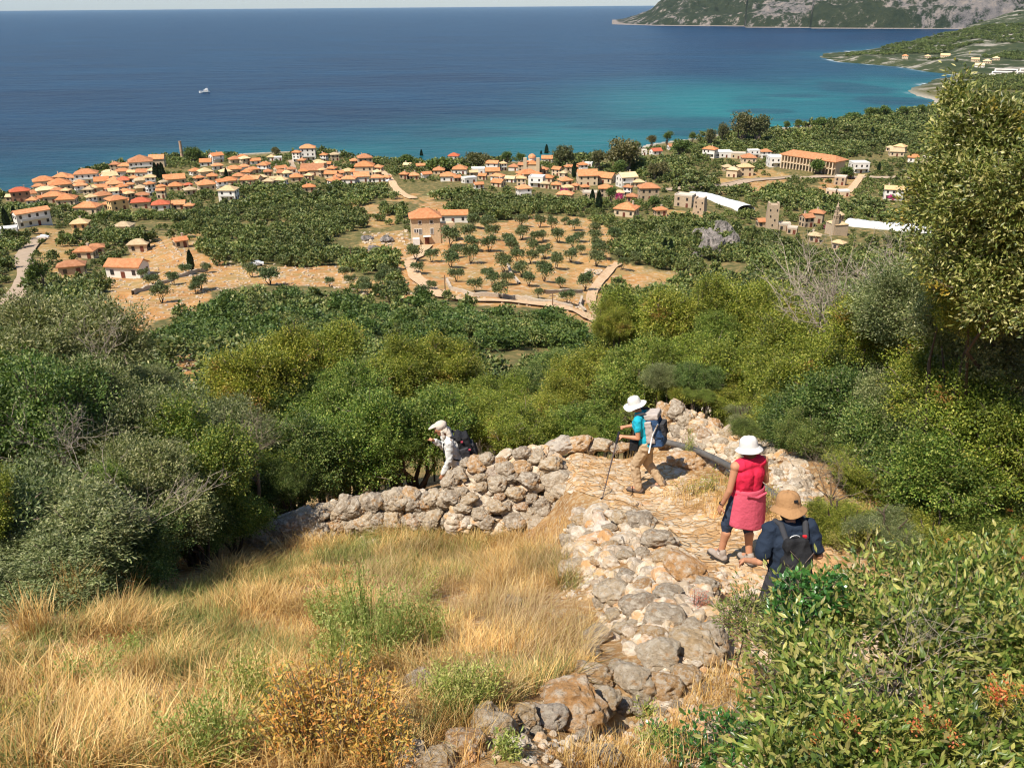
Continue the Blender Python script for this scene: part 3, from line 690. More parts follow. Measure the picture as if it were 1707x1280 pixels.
big_plant('olive_bush', [(1240, 1030, 45, 42, 4.9), (1290, 1075, 45, 50, 4.6)], 4.8, leafmat('leaf_pale_sprig', [(.10, .15, .03), (.18, .23, .05), (.28, .30, .09)], cscale=3), 'pale feathery shrub left of the foreground bush, over the rubble', 'bush', 160, 16, .08, .034, .010, (1260, 1110, 4.75), fold=.1, gap=.6, shell=.2, tw_r=.003, trunk_r=.01, seed=8)

# dead shrubs and bare branches
def dead(name, px, py, Y, hpx, wpx, label, n=26, r=.022, seed=1, mat_=DEAD):
    rg = np.random.default_rng(seed); c = at(px, py, Y=Y); g = np.array([c[0], c[1], float(H(c[0], c[1]))]); s = np.linalg.norm(c-[0, 0, EYE])/FPX
    mb = MB(); h0 = max(0, c[2]-g[2]); hh_ = hpx*s; ww = wpx*s
    mb.tube([(0, 0, -.2), (0, 0, h0*.5), (.05, 0, h0)], [r*2.6, r*2.2, r*1.8], 7)
    def grow(p, d, L, rad, lev):
        pts = [p]; q = p.copy(); dd = d.copy(); ns = 4
        for i in range(ns):
            dd = unit(dd+rg.normal(size=3)*.22+np.array([0, 0, .05])); q = q+dd*L/ns; pts.append(q.copy())
            if lev > 0 and i >= 1:
                for _ in range(2): grow(q, unit(dd+rg.normal(size=3)*.65), L*rg.uniform(.35, .65), rad*.5, lev-1)
        mb.tube(pts, np.linspace(rad, rad*.3, len(pts)), 4 if lev else 3, cap=False)
    for i in range(n):
        a = rg.random()*6.28; tgt = np.array([math.cos(a)*ww*rg.random()**.6, math.sin(a)*ww*.6*rg.random(), hh_*rg.uniform(.5, 1)])
        grow(np.array([0, 0, h0*rg.uniform(.7, 1)]), unit(tgt), np.linalg.norm(tgt), r*.62, 2)
    o = mb.build(name, mat_); o.location = g; tag(o, label, 'dead shrub'); return o
dead('dead_shrub', 1385, 540, 14.0, 105, 120, 'bare grey dead shrub standing out of the thicket below the stone tower', 22, .024, 3)
dead('dead_shrub', 1470, 520, 13.0, 90, 75, 'leafless brown branches right of the grey dead shrub', 14, .02, 4)
dead('dead_shrub', 165, 610, 12.0, 75, 30, 'thin bare twiggy shrub on the skyline of the left thicket', 7, .014, 5)
dead('dead_shrub', 425, 790, 11.4, 90, 40, 'pale bare branches inside the left thicket', 8, .014, 6, BARK)
dead('dead_shrub', 1385, 830, 8.9, 60, 70, 'tangle of dry twigs behind the tan hat', 12, .008, 7, BARK)
dead('dead_shrub', 240, 860, 8.3, 80, 120, 'long pale leafless branches across the dark left bush', 8, .01, 9, DEAD)
dead('dead_shrub', 1480, 1150, 3.3, 110, 150, 'thin dead twigs poking out of the leafy bush in the corner', 7, .0045, 12, DEAD)
dead('dead_shrub', 100, 760, 9.6, 90, 110, 'grey bare branches on the left side of the thicket', 7, .011, 14, DEAD)
dead('dead_shrub', 805, 765, 12.9, 28, 30, 'small dry twig bush behind the backpack of the leading hiker', 8, .008, 10, BARK)

# ------------------------------------------------------------------ far trees
def far_crown(rg, n, L, flat=.75, lob=7):
    lo = lumpy(rg, lob, flat); V, F, _ = crown(rg, lo, n, 7, .17, L, L*.8, gap=.6, shell=.6, down=.5, twigs=False); return V, F
OLV = []
for v in range(4):
    V, F = far_crown(rg0, 260, .15, .8); mb = limbs(rg0, (0, 0, 0), [(math.cos(a)*.4, math.sin(a)*.4, .95) for a in (v, v+2, v+4.2)], .075, n=5)
    OLV.append((mesh_np('crown', V, F, O_), mb.mesh('trunk', BARKD)))
EVG = []
for v in range(4):
    V, F = far_crown(rg0, 190, .15, .85); EVG.append(mesh_np('evergreen_tree', V, F, E_))
taken = []
def olive(x, y, r, label, group):
    z = float(H(x, y)); k = random.randrange(4); t_ = empty('olive_tree', (x, y, z), random.uniform(0, 6.28), label, 'olive tree', group)
    h = r*random.uniform(.85, 1.15)
    link('crown', OLV[k][0], t_, (0, 0, h*1.15), None, (r, r, h)); link('trunk', OLV[k][1], t_, None, None, (r*.8, r*.8, h*1.1)); taken.append((x, y))
# grove trees read off the photograph (base of each tree, crown half-width in pixels)
GROVE = [(692, 435, 12), (720, 437, 12), (752, 412, 16), (735, 395, 10), (790, 380, 12), (812, 385, 12), (780, 402, 12), (760, 430, 12), (752, 446, 14), (785, 440, 14), (787, 418, 13), (820, 400, 12), (815, 420, 13), (845, 410, 12),
 (697, 457, 10), (760, 470, 12), (793, 487, 12), (822, 478, 11), (835, 500, 14), (812, 465, 10), (840, 455, 14), (862, 440, 13), (853, 420, 12), (870, 400, 12), (868, 378, 12), (900, 380, 9), (920, 385, 10), (893, 405, 10), (905, 402, 8),
 (885, 440, 12), (908, 432, 13), (888, 422, 11), (930, 405, 12), (957, 385, 10), (942, 375, 7), (965, 405, 9), (928, 448, 12), (952, 438, 12), (955, 415, 12), (968, 425, 8), (908, 470, 14), (935, 480, 10), (870, 462, 14), (882, 478, 11),
 (845, 475, 11), (897, 497, 9), (946, 506, 12), (975, 485, 14), (1038, 450, 10), (1032, 432, 8), (1060, 442, 9), (1022, 405, 12), (993, 420, 10), (1000, 432, 12), (995, 445, 14), (992, 405, 11), (990, 392, 10),
 (575, 463, 10), (585, 478, 9), (550, 478, 8), (610, 480, 11), (612, 492, 10), (635, 478, 11), (655, 492, 14), (640, 462, 10), (660, 470, 11), (632, 495, 10), (420, 462, 11), (450, 475, 16), (335, 485, 13), (327, 490, 9), (270, 505, 14), (290, 475, 9), (255, 478, 10), (240, 465, 8), (345, 455, 8), (310, 458, 9), (720, 485, 8), (704, 505, 13)]
for (a, b, w_) in GROVE:
    g = ground(a, b, 60); s = np.linalg.norm(g-[0, 0, EYE])/FPX
    ORW = ['at the far edge of', 'in the upper part of', 'in the middle of', 'in the near part of'][min(3, max(0, int((b-375)/34)))]; ORC = ['left', 'centre-left', 'centre-right', 'right'][min(3, max(0, int((a-690)/88)))]
    olive(g[0], g[1], w_*s*1.12, ('small grey-green olive tree %s the orange grove, %s' % (ORW, ORC)) if a > 660 else ('small olive tree on the dry rocky clearing, %s part' % ('right' if a > 500 else 'middle' if a > 380 else 'left')), 'olive trees on the orange grove' if a > 660 else 'olive trees on the rocky clearing')
# ------------------------------------------------------------------ village: materials
def tiles(name, c0, c1):
    t = NT(name); p = t.obj(); w = t.n('TexWave', wave_type='BANDS', bands_direction='X'); w.inputs['Scale'].default_value = 3.0; w.inputs['Distortion'].default_value = .3; t.l(p, w.inputs[0])
    n = t.noise(p, .9, 6, .75); f = t.ramp(n, [(.3, c0), (.72, c1)]); f = t.mix(t.ramp(w.outputs['Fac'], [(0, .22), (.4, 0.0)]), f, tuple(.55*v for v in c0))
    o = t.ramp(t.orand(), [(0, (.72, .80, .92)), (.3, (.95, 1.0, 1.05)), (.6, (1, .95, .88)), (1, (1.2, 1.3, 1.4))]); t.col(t.mix(1.0, f, o, 'MULTIPLY')); t.rough(.85, .15); t.bump(w.outputs['Fac'], .5, .08); return t.m
def wallm(name, c, v=.14, stone=False):
    t = NT(name); p = t.obj(); n = t.noise(p, .7, 6, .7); c = np.array(c)
    f = t.mix(n, tuple(c*(1-v)), tuple(np.clip(c*(1+v), 0, 1)))
    if stone:
        f = t.mix(t.ramp(t.vor(p, 1.6, 'DISTANCE_TO_EDGE'), [(.0, .45), (.12, 0.0)]), f, tuple(c*.5))
        f = t.mix(t.math('MULTIPLY', t.vor(p, 1.6, out='Color'), .22), f, tuple(c*.7))
    o = t.ramp(t.orand(), [(0, (.9, .88, .84)), (1, (1.06, 1.04, 1.02))]); t.col(t.mix(1.0, f, o, 'MULTIPLY')); t.rough(.9, .15); return t.m
ROOF = {'o': tiles('roof_orange', (.50, .17, .065), (.78, .36, .17)), 'p': tiles('roof_pale', (.60, .38, .18), (.86, .62, .36)), 'r': tiles('roof_red', (.50, .10, .05), (.68, .20, .10)),
        'f': wallm('roof_flat', (.62, .54, .45)), 'F': wallm('roof_flat_white', (.80, .79, .76), .05)}
WALL = {'w': wallm('wall_white', (.80, .76, .70), .07), 'c': wallm('wall_cream', (.66, .52, .36)), 's': wallm('wall_stone', (.52, .40, .28), .2, True), 'b': wallm('wall_pinkish', (.50, .27, .18)), 'y': wallm('wall_yellow', (.72, .52, .26))}
WIN = simple('window_dark', (.035, .033, .035), .25, .5, .3); SHUT = simple('shutter_grey', (.22, .20, .17), .7, .2); WHITE = simple('trim_white', (.78, .75, .70), .7, .3, .05); DOORM = simple('door_brown', (.16, .05, .03), .6, .3)
CH = wallm('chimney_plaster', (.6, .5, .4))
_wm = MB().box((0, 0, 0), (1, .16, 1)).mesh('window', WIN); _dm = MB().box((0, 0, 0), (1, .16, 1)).mesh('door', DOORM)
HOUSES = []; LAND = []
RN = {'o': 'orange tiled', 'p': 'pale tan tiled', 'r': 'brick-red tiled', 'f': 'flat tan', 'F': 'flat white'}
WN = {'w': 'white-walled', 'c': 'cream-walled', 's': 'stone-walled', 'b': 'pinkish', 'y': 'yellow-walled'}
def house_parts(t_, W, D, h, roof, wall, rg, style='hip', storeys=2, balcony=False):
    mb = MB(); mb.box((0, 0, h/2-1.2), (W, D, h+2.4))
    if style == 'gable': mb.add([(-W/2+.05, -D/2+.002, h), (-W/2+.05, D/2-.002, h), (-W/2+.05, 0, h+D*.24), (W/2-.05, -D/2+.002, h), (W/2-.05, D/2-.002, h), (W/2-.05, 0, h+D*.24)], [(0, 1, 2), (3, 5, 4)])
    mb.build('wall', WALL[wall], t_)
    r = MB(); e = .55; th = .22
    if style == 'flat':
        r.box((0, 0, h+.13), (W-.4, D-.4, .2)); 
        for sx_, sy_, dx, dy in ((0, 1, W+.1, .3), (0, -1, W+.1, .3), (1, 0, .3, D-.5), (-1, 0, .3, D-.5)): r.box((sx_*(W/2-.1), sy_*(D/2-.1), h+.35), (dx, dy, .7))
    elif style == 'gable':
        A = W/2+.3; B = D/2+e; hz_ = h+.02-e*.48; tz = h+D*.24+.05
        V = [(-A, -B, hz_), (A, -B, hz_), (A, 0, tz), (-A, 0, tz), (A, B, hz_), (-A, B, hz_)]; V += [(x, y, z+th) for x, y, z in V]
        r.add(V, [(1, 0, 3, 2), (2, 3, 5, 4), (6, 7, 8, 9), (9, 8, 10, 11), (0, 1, 7, 6), (4, 5, 11, 10), (1, 2, 8, 7), (2, 4, 10, 8), (3, 0, 6, 9), (5, 3, 9, 11)])
    else:
        A = W/2+e; B = D/2+e; m = min(A, B); tz = h+m*.5+th
        if A >= B: R0, R1 = (-(A-m)-.01, 0), ((A-m)+.01, 0)
        else: R0, R1 = (0, -(B-m)-.01), (0, (B-m)+.01)
        V = [(-A, -B, h), (A, -B, h), (A, B, h), (-A, B, h), (-A, -B, h+th), (A, -B, h+th), (A, B, h+th), (-A, B, h+th), (*R0, tz), (*R1, tz)]
        if A >= B: Fc = [(4, 5, 9, 8), (5, 6, 9), (6, 7, 8, 9), (7, 4, 8)]
        else: Fc = [(4, 5, 8), (5, 6, 9, 8), (6, 7, 9), (7, 4, 8, 9)]
        r.add(V, [(3, 2, 1, 0), (0, 1, 5, 4), (1, 2, 6, 5), (2, 3, 7, 6), (3, 0, 4, 7)]+Fc)
    ro = r.build('roof', ROOF[roof], t_)
    if style != 'flat' and rg.random() < .5:
        cx_ = rg.uniform(-.3, .3)*W; c = MB(); c.box((cx_, D*.12, h+min(W, D)*.2+.5), (.6, .6, 1.6)).box((cx_, D*.12, h+min(W, D)*.2+1.35), (.8, .8, .12)); c.build('chimney', CH, ro)
    nw = max(2, int(W/3.0))
    for f in range(storeys):
        zc = f*h/storeys+h/storeys*.52
        for i in range(nw):
            x = (i+.5)/nw*W-W/2+rg.uniform(-.15, .15)
            if f == 0 and i == nw//2: link('door', _dm, t_, (x, -D/2-.03, 1.05), None, (1.1, 1, 2.1)); continue
            if rg.random() < .12: continue
            link('window', _wm, t_, (x, -D/2-.03, zc), None, (1.0, 1, 1.35))
        for sd_ in (-1, 1):
            for i in range(2):
                y = (i+.5)/2*D-D/2; link('window', _wm, t_, (sd_*(W/2+.03), y, zc), (0, 0, math.pi/2), (1.0, 1, 1.3))
    if balcony and storeys > 1:
        b = MB(); z = h/storeys; b.box((0, -D/2-.65, z-.02), (W*.8, 1.3, .16)); b.box((0, -D/2-1.27, z+.5), (W*.8, .06, .85)); b.build('balcony', WHITE, t_)
def house(px, py, wpx, roof='o', wall='c', st=1, rot=None, style=None, dr=None, label=None, g=None):
    rg = random.Random(int(px*31+py*7)); p = ground(px, py, 100) if g is None else g
    s = np.linalg.norm(p-[0, 0, EYE])/FPX; W = wpx*s; 
    rz = R(rg.uniform(-28, 28)) if rot is None else R(rot)
    style = style or ('flat' if roof in 'fF' else ('hip' if rg.random() < .75 else 'gable')); dr = dr or rg.uniform(.62, .95)
    # width seen = W*cos+D*sin
    W = W*1.0/(abs(math.cos(rz))+dr*abs(math.sin(rz)))*(.92 if roof not in 'fF' else 1); W = max(W, 4.0)
    d = p[:2]/np.linalg.norm(p[:2]); D = W*dr
    c = p[:2]+d*D*.5; faz = -math.atan2(p[0], p[1])
    nm = 'house'
    t_ = empty(nm, (c[0], c[1], p[2]-.1), faz+rz, None, 'house', 'houses of the seaside village')
    h = {1: 3.3, 2: 5.6, 3: 8.4}[st]; h *= min(1.08, max(.8, W/9)); 
    house_parts(t_, W, D, h, roof, wall, rg, style, st, balcony=(wall == 'w' and st > 1))
    HOUSES.append((t_, px, py, roof, wall, st, W, label)); return t_
HL = """4 328 14 o c 1|37 337 26 r b 2|75 311 30 o c 1|102 318 32 o c 1|78 327 26 p c 1|106 304 28 o c 1|122 308 16 o w 2|137 322 20 o w 2|147 306 36 o w 2|92 338 32 o c 1|114 343 32 o c 1|150 358 42 o c 1|171 310 22 o w 1|170 320 24 o c 1|184 302 26 p w 1|192 308 22 o w 1|208 308 24 r w 1|173 336 28 o c 1|198 351 32 o y 2|211 330 28 o w 1|193 316 24 o c 1|162 426 24 o c 1|146 432 34 o c 1|234 420 34 p c 1|302 413 24 o c 1|138 391 28 p y 2|209 388 32 p c 1|16 394 26 F w 1
210 284 22 o c 1|237 285 36 o w 2|264 279 26 o c 2|206 294 22 o w 1|243 296 28 o w 1|238 309 22 p c 1|237 327 17 p y 2|253 327 16 o w 3|270 319 15 o c 1|292 308 34 o c 1|294 318 22 o c 1|315 316 12 r b 1|318 325 20 p c 1|237 348 30 r c 1|270 351 28 r w 1|300 349 24 o c 1|317 352 12 o c 1|345 318 30 o c 1|383 335 34 p w 2|343 294 24 p c 1|355 301 16 o c 1|344 277 20 o w 1|362 272 24 o w 2|363 283 18 o w 1|393 273 22 o c 1|405 268 16 o w 1|391 291 24 o c 1|408 285 18 o w 1|383 310 26 o c 1|399 301 20 o c 1|414 308 24 o c 1|412 294 18 o c 1
426 274 18 o w 1|441 287 22 o w 2|453 268 14 p w 1|464 269 12 F w 1|422 290 22 o c 1|423 307 30 o c 1|468 288 24 o c 1|472 295 20 o c 1|479 296 18 p w 1|449 310 20 p c 1|470 308 22 p w 1|495 303 20 o c 1|496 270 16 o w 3|515 268 26 o w 3|541 269 14 o w 2|504 274 15 o c 1|523 293 44 o c 1|516 300 16 p c 1|516 320 20 o c 1|554 288 18 o c 1|553 297 24 o c 1|559 309 26 o w 1|581 293 20 p c 1|582 307 26 o w 1|609 278 26 o s 2|609 294 34 o c 2|631 286 18 o c 1|603 303 26 o w 1|629 304 22 o w 1
645 303 16 o w 1|680 281 16 p c 1|674 298 16 o s 1|690 300 18 o c 1|711 297 20 o w 1|732 291 20 o c 1|757 271 20 r w 2|747 303 26 o w 1|767 291 26 o w 1|782 306 26 F w 1|797 291 22 F w 1|805 300 16 o c 1|798 315 18 o w 1|821 285 24 o w 2|839 284 12 p w 2|821 294 26 o c 1|830 302 26 o w 1|831 312 26 o c 1|857 285 20 o w 1|912 271 20 o w 1|906 290 18 o c 1|929 294 20 o c 2|879 300 40 o c 1|895 312 28 F w 2|873 329 28 o w 2|851 305 20 p w 1|912 304 24 c c 1|942 309 26 o c 1|927 316 16 o c 1|942 334 30 o s 1|946 321 20 p c 1|978 310 38 o c 2|975 320 14 o c 1|1010 306 38 o c 1|1044 313 38 p w 2|1064 312 20 p c 1|983 337 24 f s 2|1009 329 24 o s 2|1032 330 16 p s 1|1053 337 18 o b 1|1080 334 38 o s 2|1044 362 44 o c 1|1100 360 24 o c 1|1093 258 22 r w 1|1069 259 18 f w 1|1121 250 20 o w 1|1146 244 12 o c 1|981 279 14 F w 1|948 285 16 o c 1
1183 263 26 o w 2|1204 263 32 F w 1|1230 265 22 f c 1|1255 263 20 F w 2|1275 264 20 o w 2|1247 272 26 o c 1|1212 286 18 p c 1|1221 296 22 p c 2|1241 294 28 p c 2|1298 279 40 F w 2|1430 289 30 F w 2|1400 309 18 f s 2|1405 328 18 F c 1|1385 326 16 f c 1|1499 256 20 p c 2|1484 253 14 p c 1|1493 261 24 p c 1|1524 271 20 o w 1|1550 272 24 f c 1|1306 385 20 f s 1|1397 417 18 p s 1|1357 404 16 p s 1|1141 346 34 f s 2|1416 298 10 o c 1|1320 391 16 f s 1"""
HA = [h_.split() for ln in HL.split('\n') for h_ in ln.split('|')]; POS = [(float(a[0]), float(a[1])) for a in HA]; rgv = random.Random(12); nf = 0
for _ in range(6000):                       # smaller houses squeezed between the others
    if nf >= 70: break
    b = POS[rgv.randrange(len(HA))]; x_, y_ = b[0]+rgv.uniform(-22, 22), b[1]+rgv.uniform(-9, 9)
    top = np.interp(x_, [0, 60, 130, 240, 420, 560, 640, 860, 1000], [340, 318, 298, 276, 268, 268, 280, 284, 280]); bot = np.interp(x_, [0, 60, 200, 300, 420, 640, 850, 1000, 1080], [345, 350, 352, 330, 312, 306, 310, 325, 330])
    if not (20 < x_ < 1080 and top < y_ < bot) or min(math.hypot(x_-q[0], (y_-q[1])*1.9) for q in POS) < 13 or 640 < x_ < 662: continue
    if rgv.random() > (1.0 if (380 < x_ < 640 or 790 < x_ < 960 or x_ < 260) else .35): continue
    nf += 1; POS.append((x_, y_)); HA.append([str(x_), str(y_), str(rgv.uniform(13, 20)), rgv.choice('ooopp'), rgv.choice('ccwws'), str(rgv.choice([1, 1, 2]))])
for a in HA:
        rf = a[3] if a[3] in ROOF else 'o'
        house(float(a[0]), float(a[1]), float(a[2]), rf, a[4], int(a[5]))
# ---- houses that stand out
house(57, 377, 52, 'o', 'w', 2, rot=18, style='gable', dr=.32, label='long low white guesthouse with a narrow orange roof above the lane, cypresses on its left')
house(216, 464, 66, 'o', 'w', 1, rot=-32, style='gable', dr=.55, label='large white house with an orange roof, nearest house on the left')
house(123, 459, 40, 'o', 's', 1, rot=-8, style='hip', dr=.6, label='stone cottage with an orange roof among trees, just left of the nearest white house')
house(1487, 334, 30, 'p', 'w', 2, rot=6, style='gable', dr=.6, label='white two-storey house with pale twin-pitched roof and pink flowers, beside the tallest tree')
hs = house(1270, 379, 22, 'o', 's', 1, rot=20, style='gable', dr=.8, label='stone house with an orange roof leaning against the left of the tall stone tower')
house(1343, 379, 24, 'o', 's', 2, rot=35, style='gable', dr=.9, label='old stone house with two orange gables, left one of the pair between tower and church')
house(1360, 372, 24, 'o', 's', 2, rot=-10, style='hip', dr=.7, label='old stone house with an orange roof, right one of the pair between tower and church')
# central stone house and its neighbour
p = ground(708, 408, 150); s = np.linalg.norm(p-[0, 0, EYE])/FPX; fz = -math.atan2(p[0], p[1])
t_ = empty('stone_house', (p[0], p[1]+5, p[2]-.2), fz+R(3), 'three-storey stone house with orange hipped roof at the head of the dirt road', 'house')
W, D, Hh = 47*s, 34*s, 9.3
MB().box((0, 0, Hh/2-1), (W, D, Hh+2)).build('wall', wallm('wall_stone_pale', (.66, .50, .32), .12, True), t_)
MB().box((W/2+2.6, 0, 3.0), (5.2, D*.9, 6.4)).box((W/2+2.6, -D*.45+.1, 6.7), (5.2, .25, 1)).build('terrace', MAT['wall_stone_pale'], t_)
r = MB(); A, B = W/2+.7, D/2+.7; V = [(-A, -B, Hh), (A, -B, Hh), (A, B, Hh), (-A, B, Hh), (-A, -B, Hh+.25), (A, -B, Hh+.25), (A, B, Hh+.25), (-A, B, Hh+.25), (-A+B, 0, Hh+2.9), (A-B, 0, Hh+2.9)]
r.add(V, [(3, 2, 1, 0), (0, 1, 5, 4), (1, 2, 6, 5), (2, 3, 7, 6), (3, 0, 4, 7), (4, 5, 9, 8), (5, 6, 9), (6, 7, 8, 9), (7, 4, 8)]); ro = r.build('roof', ROOF['o'], t_)
def big_win(x, z, w, h, y=None, frame=True, m=WIN):
    y = -D/2-.03 if y is None else y
    f = MB().box((x, y, z), (w+.35, .14, h+.35)).build('window', MAT['trim_white'] if frame else m, t_)
    MB().box((x, y-.05, z), (w, .12, h)).build('pane', m, f)
for x in (-W*.2, W*.2): big_win(x, 7.9, .95, 1.0)
for x in (-W*.2, W*.2): big_win(x, 4.6, 1.0, 1.9, m=SHUT)
big_win(W/2+2.2, 4.5, 1.2, 1.9, y=-D*.45-.04, m=SHUT); big_win(-W*.38, 5.0, .5, 1.0); big_win(-W*.3, 5.0, .5, 1.0)
MB().box((W*.02, -D/2-.05, 1.3), (1.6, .14, 2.3)).build('door', DOORM, t_)
MB().box((W*.02, -D/2-.75, 3.0), (2.6, 1.5, .15)).build('awning', WHITE, t_)
MB().box((-W*.36, -D/2-.8, .8), (2.4, 1.6, 3.4)).build('porch', WHITE, t_)
HOUSES.append((t_, 708, 408, 'o', 's', 3, W, t_['label'])); 
t_ = house(756, 372, 52, 'o', 'w', 1, rot=-2, style='gable', dr=.45, label='long white bungalow with an orange roof right behind the three-storey stone house')
# hotel with arcade
p = at(1314, 276, z=13.5); q = at(1404, 290, z=13.5); d = q-p; L = float(np.hypot(d[0], d[1])); an = math.atan2(d[1], d[0]); gz_ = float(min(H(p[0], p[1]), H(q[0], q[1])))
t_ = empty('hotel', ((p[0]+q[0])/2, (p[1]+q[1])/2+5, gz_), an, 'long cream hotel with a bright orange roof and a row of arcade columns', 'hotel')
W, D, Hh = L, 10.0, 8.5
MB().box((0, 0, Hh/2-1), (W, D, Hh+2)).build('wall', WALL['c'], t_)
r = MB(); A, B = W/2+1, D/2+2.4; V = [(-A, -B, Hh), (A, -B, Hh), (A, B, Hh), (-A, B, Hh), (-A, -B, Hh+.3), (A, -B, Hh+.3), (A, B, Hh+.3), (-A, B, Hh+.3), (-A+5, 0, Hh+3), (A-5, 0, Hh+3)]
r.add(V, [(3, 2, 1, 0), (0, 1, 5, 4), (1, 2, 6, 5), (2, 3, 7, 6), (3, 0, 4, 7), (4, 5, 9, 8), (5, 6, 9), (6, 7, 8, 9), (7, 4, 8)]); r.build('roof', ROOF['o'], t_)
for i in range(17):
    x = -W/2+1+(W-2)*i/16; MB().box((x, -D/2-1.8, 4.2), (.7, .7, 8.4)).build('column', WALL['c'], t_)
    if i < 16:
        for z in (2.2, 6.2): link('window', _wm, t_, (x+W/32, -D/2-.03, z), None, (1.7, 1, 2.4))
MB().box((0, -D/2-1.1, 4.2), (W, 2.1, .3)).build('balcony', WALL['c'], t_)
HOUSES.append((t_, 1358, 284, 'o', 'c', 2, 40, t_['label']))
# church with bell tower in the old town
p = ground(1399, 393, 150); t_ = empty('church', (p[0], p[1]+4, p[2]-.2), R(12), 'old stone church with octagonal dome and pointed open belfry in the old town', 'church'); t_.scale = (.72, .72, .66)
MB().box((0, 0, 3), (8.4, 10, 8)).build('wall', WALL['s'], t_)
mb = MB(); mb.add([(-4.6, -5.4, 7.0), (4.6, -5.4, 7.0), (4.6, 5.4, 7.0), (-4.6, 5.4, 7.0), (-.01, 0, 9.2), (.01, 0, 9.2)], [(0, 1, 5, 4), (1, 2, 5), (2, 3, 4, 5), (3, 0, 4), (3, 2, 1, 0)]); mb.build('roof', ROOF['p'], t_)
MB().lathe([(2.5, 7.5), (2.5, 12.0)], 8, (1.2, 1, 0)).build('drum', WALL['s'], t_); dm = MB().lathe([(3.1, 11.9), (3.1, 12.2), (.05, 14.2)], 8, (1.2, 1, 0)).build('dome', ROOF['p'], t_)
for a in range(8): MB().box((1.2+2.36*math.cos(a*.785+.39), 1+2.36*math.sin(a*.785+.39), 10.3), (.2, .6, 1.8), a*.785+.39).build('window', WIN, t_)
mb = MB(); bx_ = -3.6
mb.box((bx_, -3.6, 5.2), (2.6, 2.6, 10.4))
for lv in range(3):
    z = 10.4+lv*2.6; w_ = 2.3-lv*.5
    for a, b in ((-1, -1), (1, -1), (1, 1), (-1, 1)): mb.box((bx_+a*w_*.4, -3.6+b*w_*.4, z+1.1), (w_*.24, w_*.24, 2.2))
    mb.box((bx_, -3.6, z+2.4), (w_+.25, w_+.25, .4))
mb.lathe([(.9, 18.2), (.02, 21.6)], 4, (bx_, -3.6, 0)); mb.build('bell_tower', WALL['s'], t_)
HOUSES.append((t_, 1399, 393, 'p', 's', 2, 9, t_['label']))
# village church near the sea
p = ground(887, 292, 150); t_ = empty('church', (p[0], p[1]+4, p[2]), R(-5), 'cream village church with small orange dome and twin bell turrets near the twin cypresses', 'church')
MB().box((0, 0, 3.6), (9, 11, 7.2)).box((-4.2, -5.2, 5.6), (2.2, 2.2, 11.2)).box((4.2, -5.2, 5.6), (2.2, 2.2, 11.2)).build('wall', WALL['c'], t_)
mb = MB(); mb.add([(-4.9, -6, 7.2), (4.9, -6, 7.2), (4.9, 6, 7.2), (-4.9, 6, 7.2), (0, -3, 9.2), (0, 3, 9.2)], [(0, 1, 4), (1, 2, 5, 4), (2, 3, 5), (3, 0, 4, 5), (3, 2, 1, 0)]); mb.build('roof', ROOF['o'], t_)
MB().lathe([(2.3, 7), (2.3, 10.6)], 8, (0, 1, 0)).build('drum', WALL['w'], t_); MB().lathe([(2.7, 10.5), (2.5, 11.4), (1.6, 12.4), (.05, 13)], 12, (0, 1, 0)).build('dome', ROOF['o'], t_)
HOUSES.append((t_, 887, 292, 'o', 'c', 2, 9, t_['label']))
# stone towers
def tower(px, py, w, hpx, label, rot=8, d=1.0):
    p = ground(px, py, 150); s = np.linalg.norm(p-[0, 0, EYE])/FPX; W = w*s; h = hpx*s/.97
    t_ = empty('stone_tower', (p[0], p[1]+W/2, p[2]-.3), -math.atan2(p[0], p[1])+R(rot), label, 'tower')
    mb = MB(); mb.box((0, 0, h/2-.5), (W, W*d, h+1), taper=.86)
    for i in (-1, 1): mb.box((i*W*.36, 0, h+.3), (W*.14, W*d*.8, .9))
    mb.build('wall', WALL['s'], t_)
    for k, (x, z) in enumerate([(-.2, .55), (.16, .4), (-.26, .8), (.28, .8), (0, .2)]): MB().box((x*W, -W*d/2*(1-.14*z)-.06, z*h), (.5, .3, .7)).build('window', WIN, t_)
    HOUSES.append((t_, px, py, 'f', 's', 3, W, label)); return t_
tower(1288, 382, 19, 37, 'tall square war tower of pale stone, the highest building of the old town')
tower(1168, 358, 19, 24, 'squat stone tower at the right end of the ruined wall above the white greenhouse strip', -14)
# factory chimney on the shore
p = ground(305, 269, 150); s = np.linalg.norm(p-[0, 0, EYE])/FPX
mb = MB().box((0, 0, 1.0), (3.4, 3.4, 3)); mb.lathe([(1.35, 2), (1.15, 9), (.95, 27*s/.95), (1.1, 27*s/.95), (1.1, 27*s/.95+.5), (.6, 27*s/.95+.5)], 12)
o = mb.build('chimney_stack', simple('brick_stack', (.50, .33, .22), .9, .1, .3, 3), loc=p); tag(o, 'tall round brick chimney stack standing alone at the water edge', 'chimney')
# labels for the village houses, told from where they stand to landmarks one can find
LM = [('the brick chimney stack', 305, 262), ('the domed village church', 887, 288), ('the war tower', 1288, 365), ('the pinkish house', 37, 334), ('the village lane', 640, 292), ('the long hotel', 1358, 278),
      ('the three-storey stone house', 708, 390), ('the belfry church', 1399, 385), ('the squat stone tower', 1168, 348), ('the large white front house', 216, 455), ('the long guesthouse', 57, 370), ('the seafront hotel', 515, 262),
      ('the white seaside villa', 757, 264), ('the white terrace house', 895, 306), ('the seaward street', 490, 280), ('the lone cypress', 702, 260), ('the three cypresses', 268, 300), ('the tallest eucalyptus', 1240, 220),
      ('the coast road end', 1130, 318), ('the largest village roof', 523, 290), ('the lone white house', 383, 330), ('the big orange roof', 150, 352), ('the stone cottage', 123, 455), ('the largest gum tree', 1030, 262), ('the low scrubside roof', 1044, 358)]
used = {}
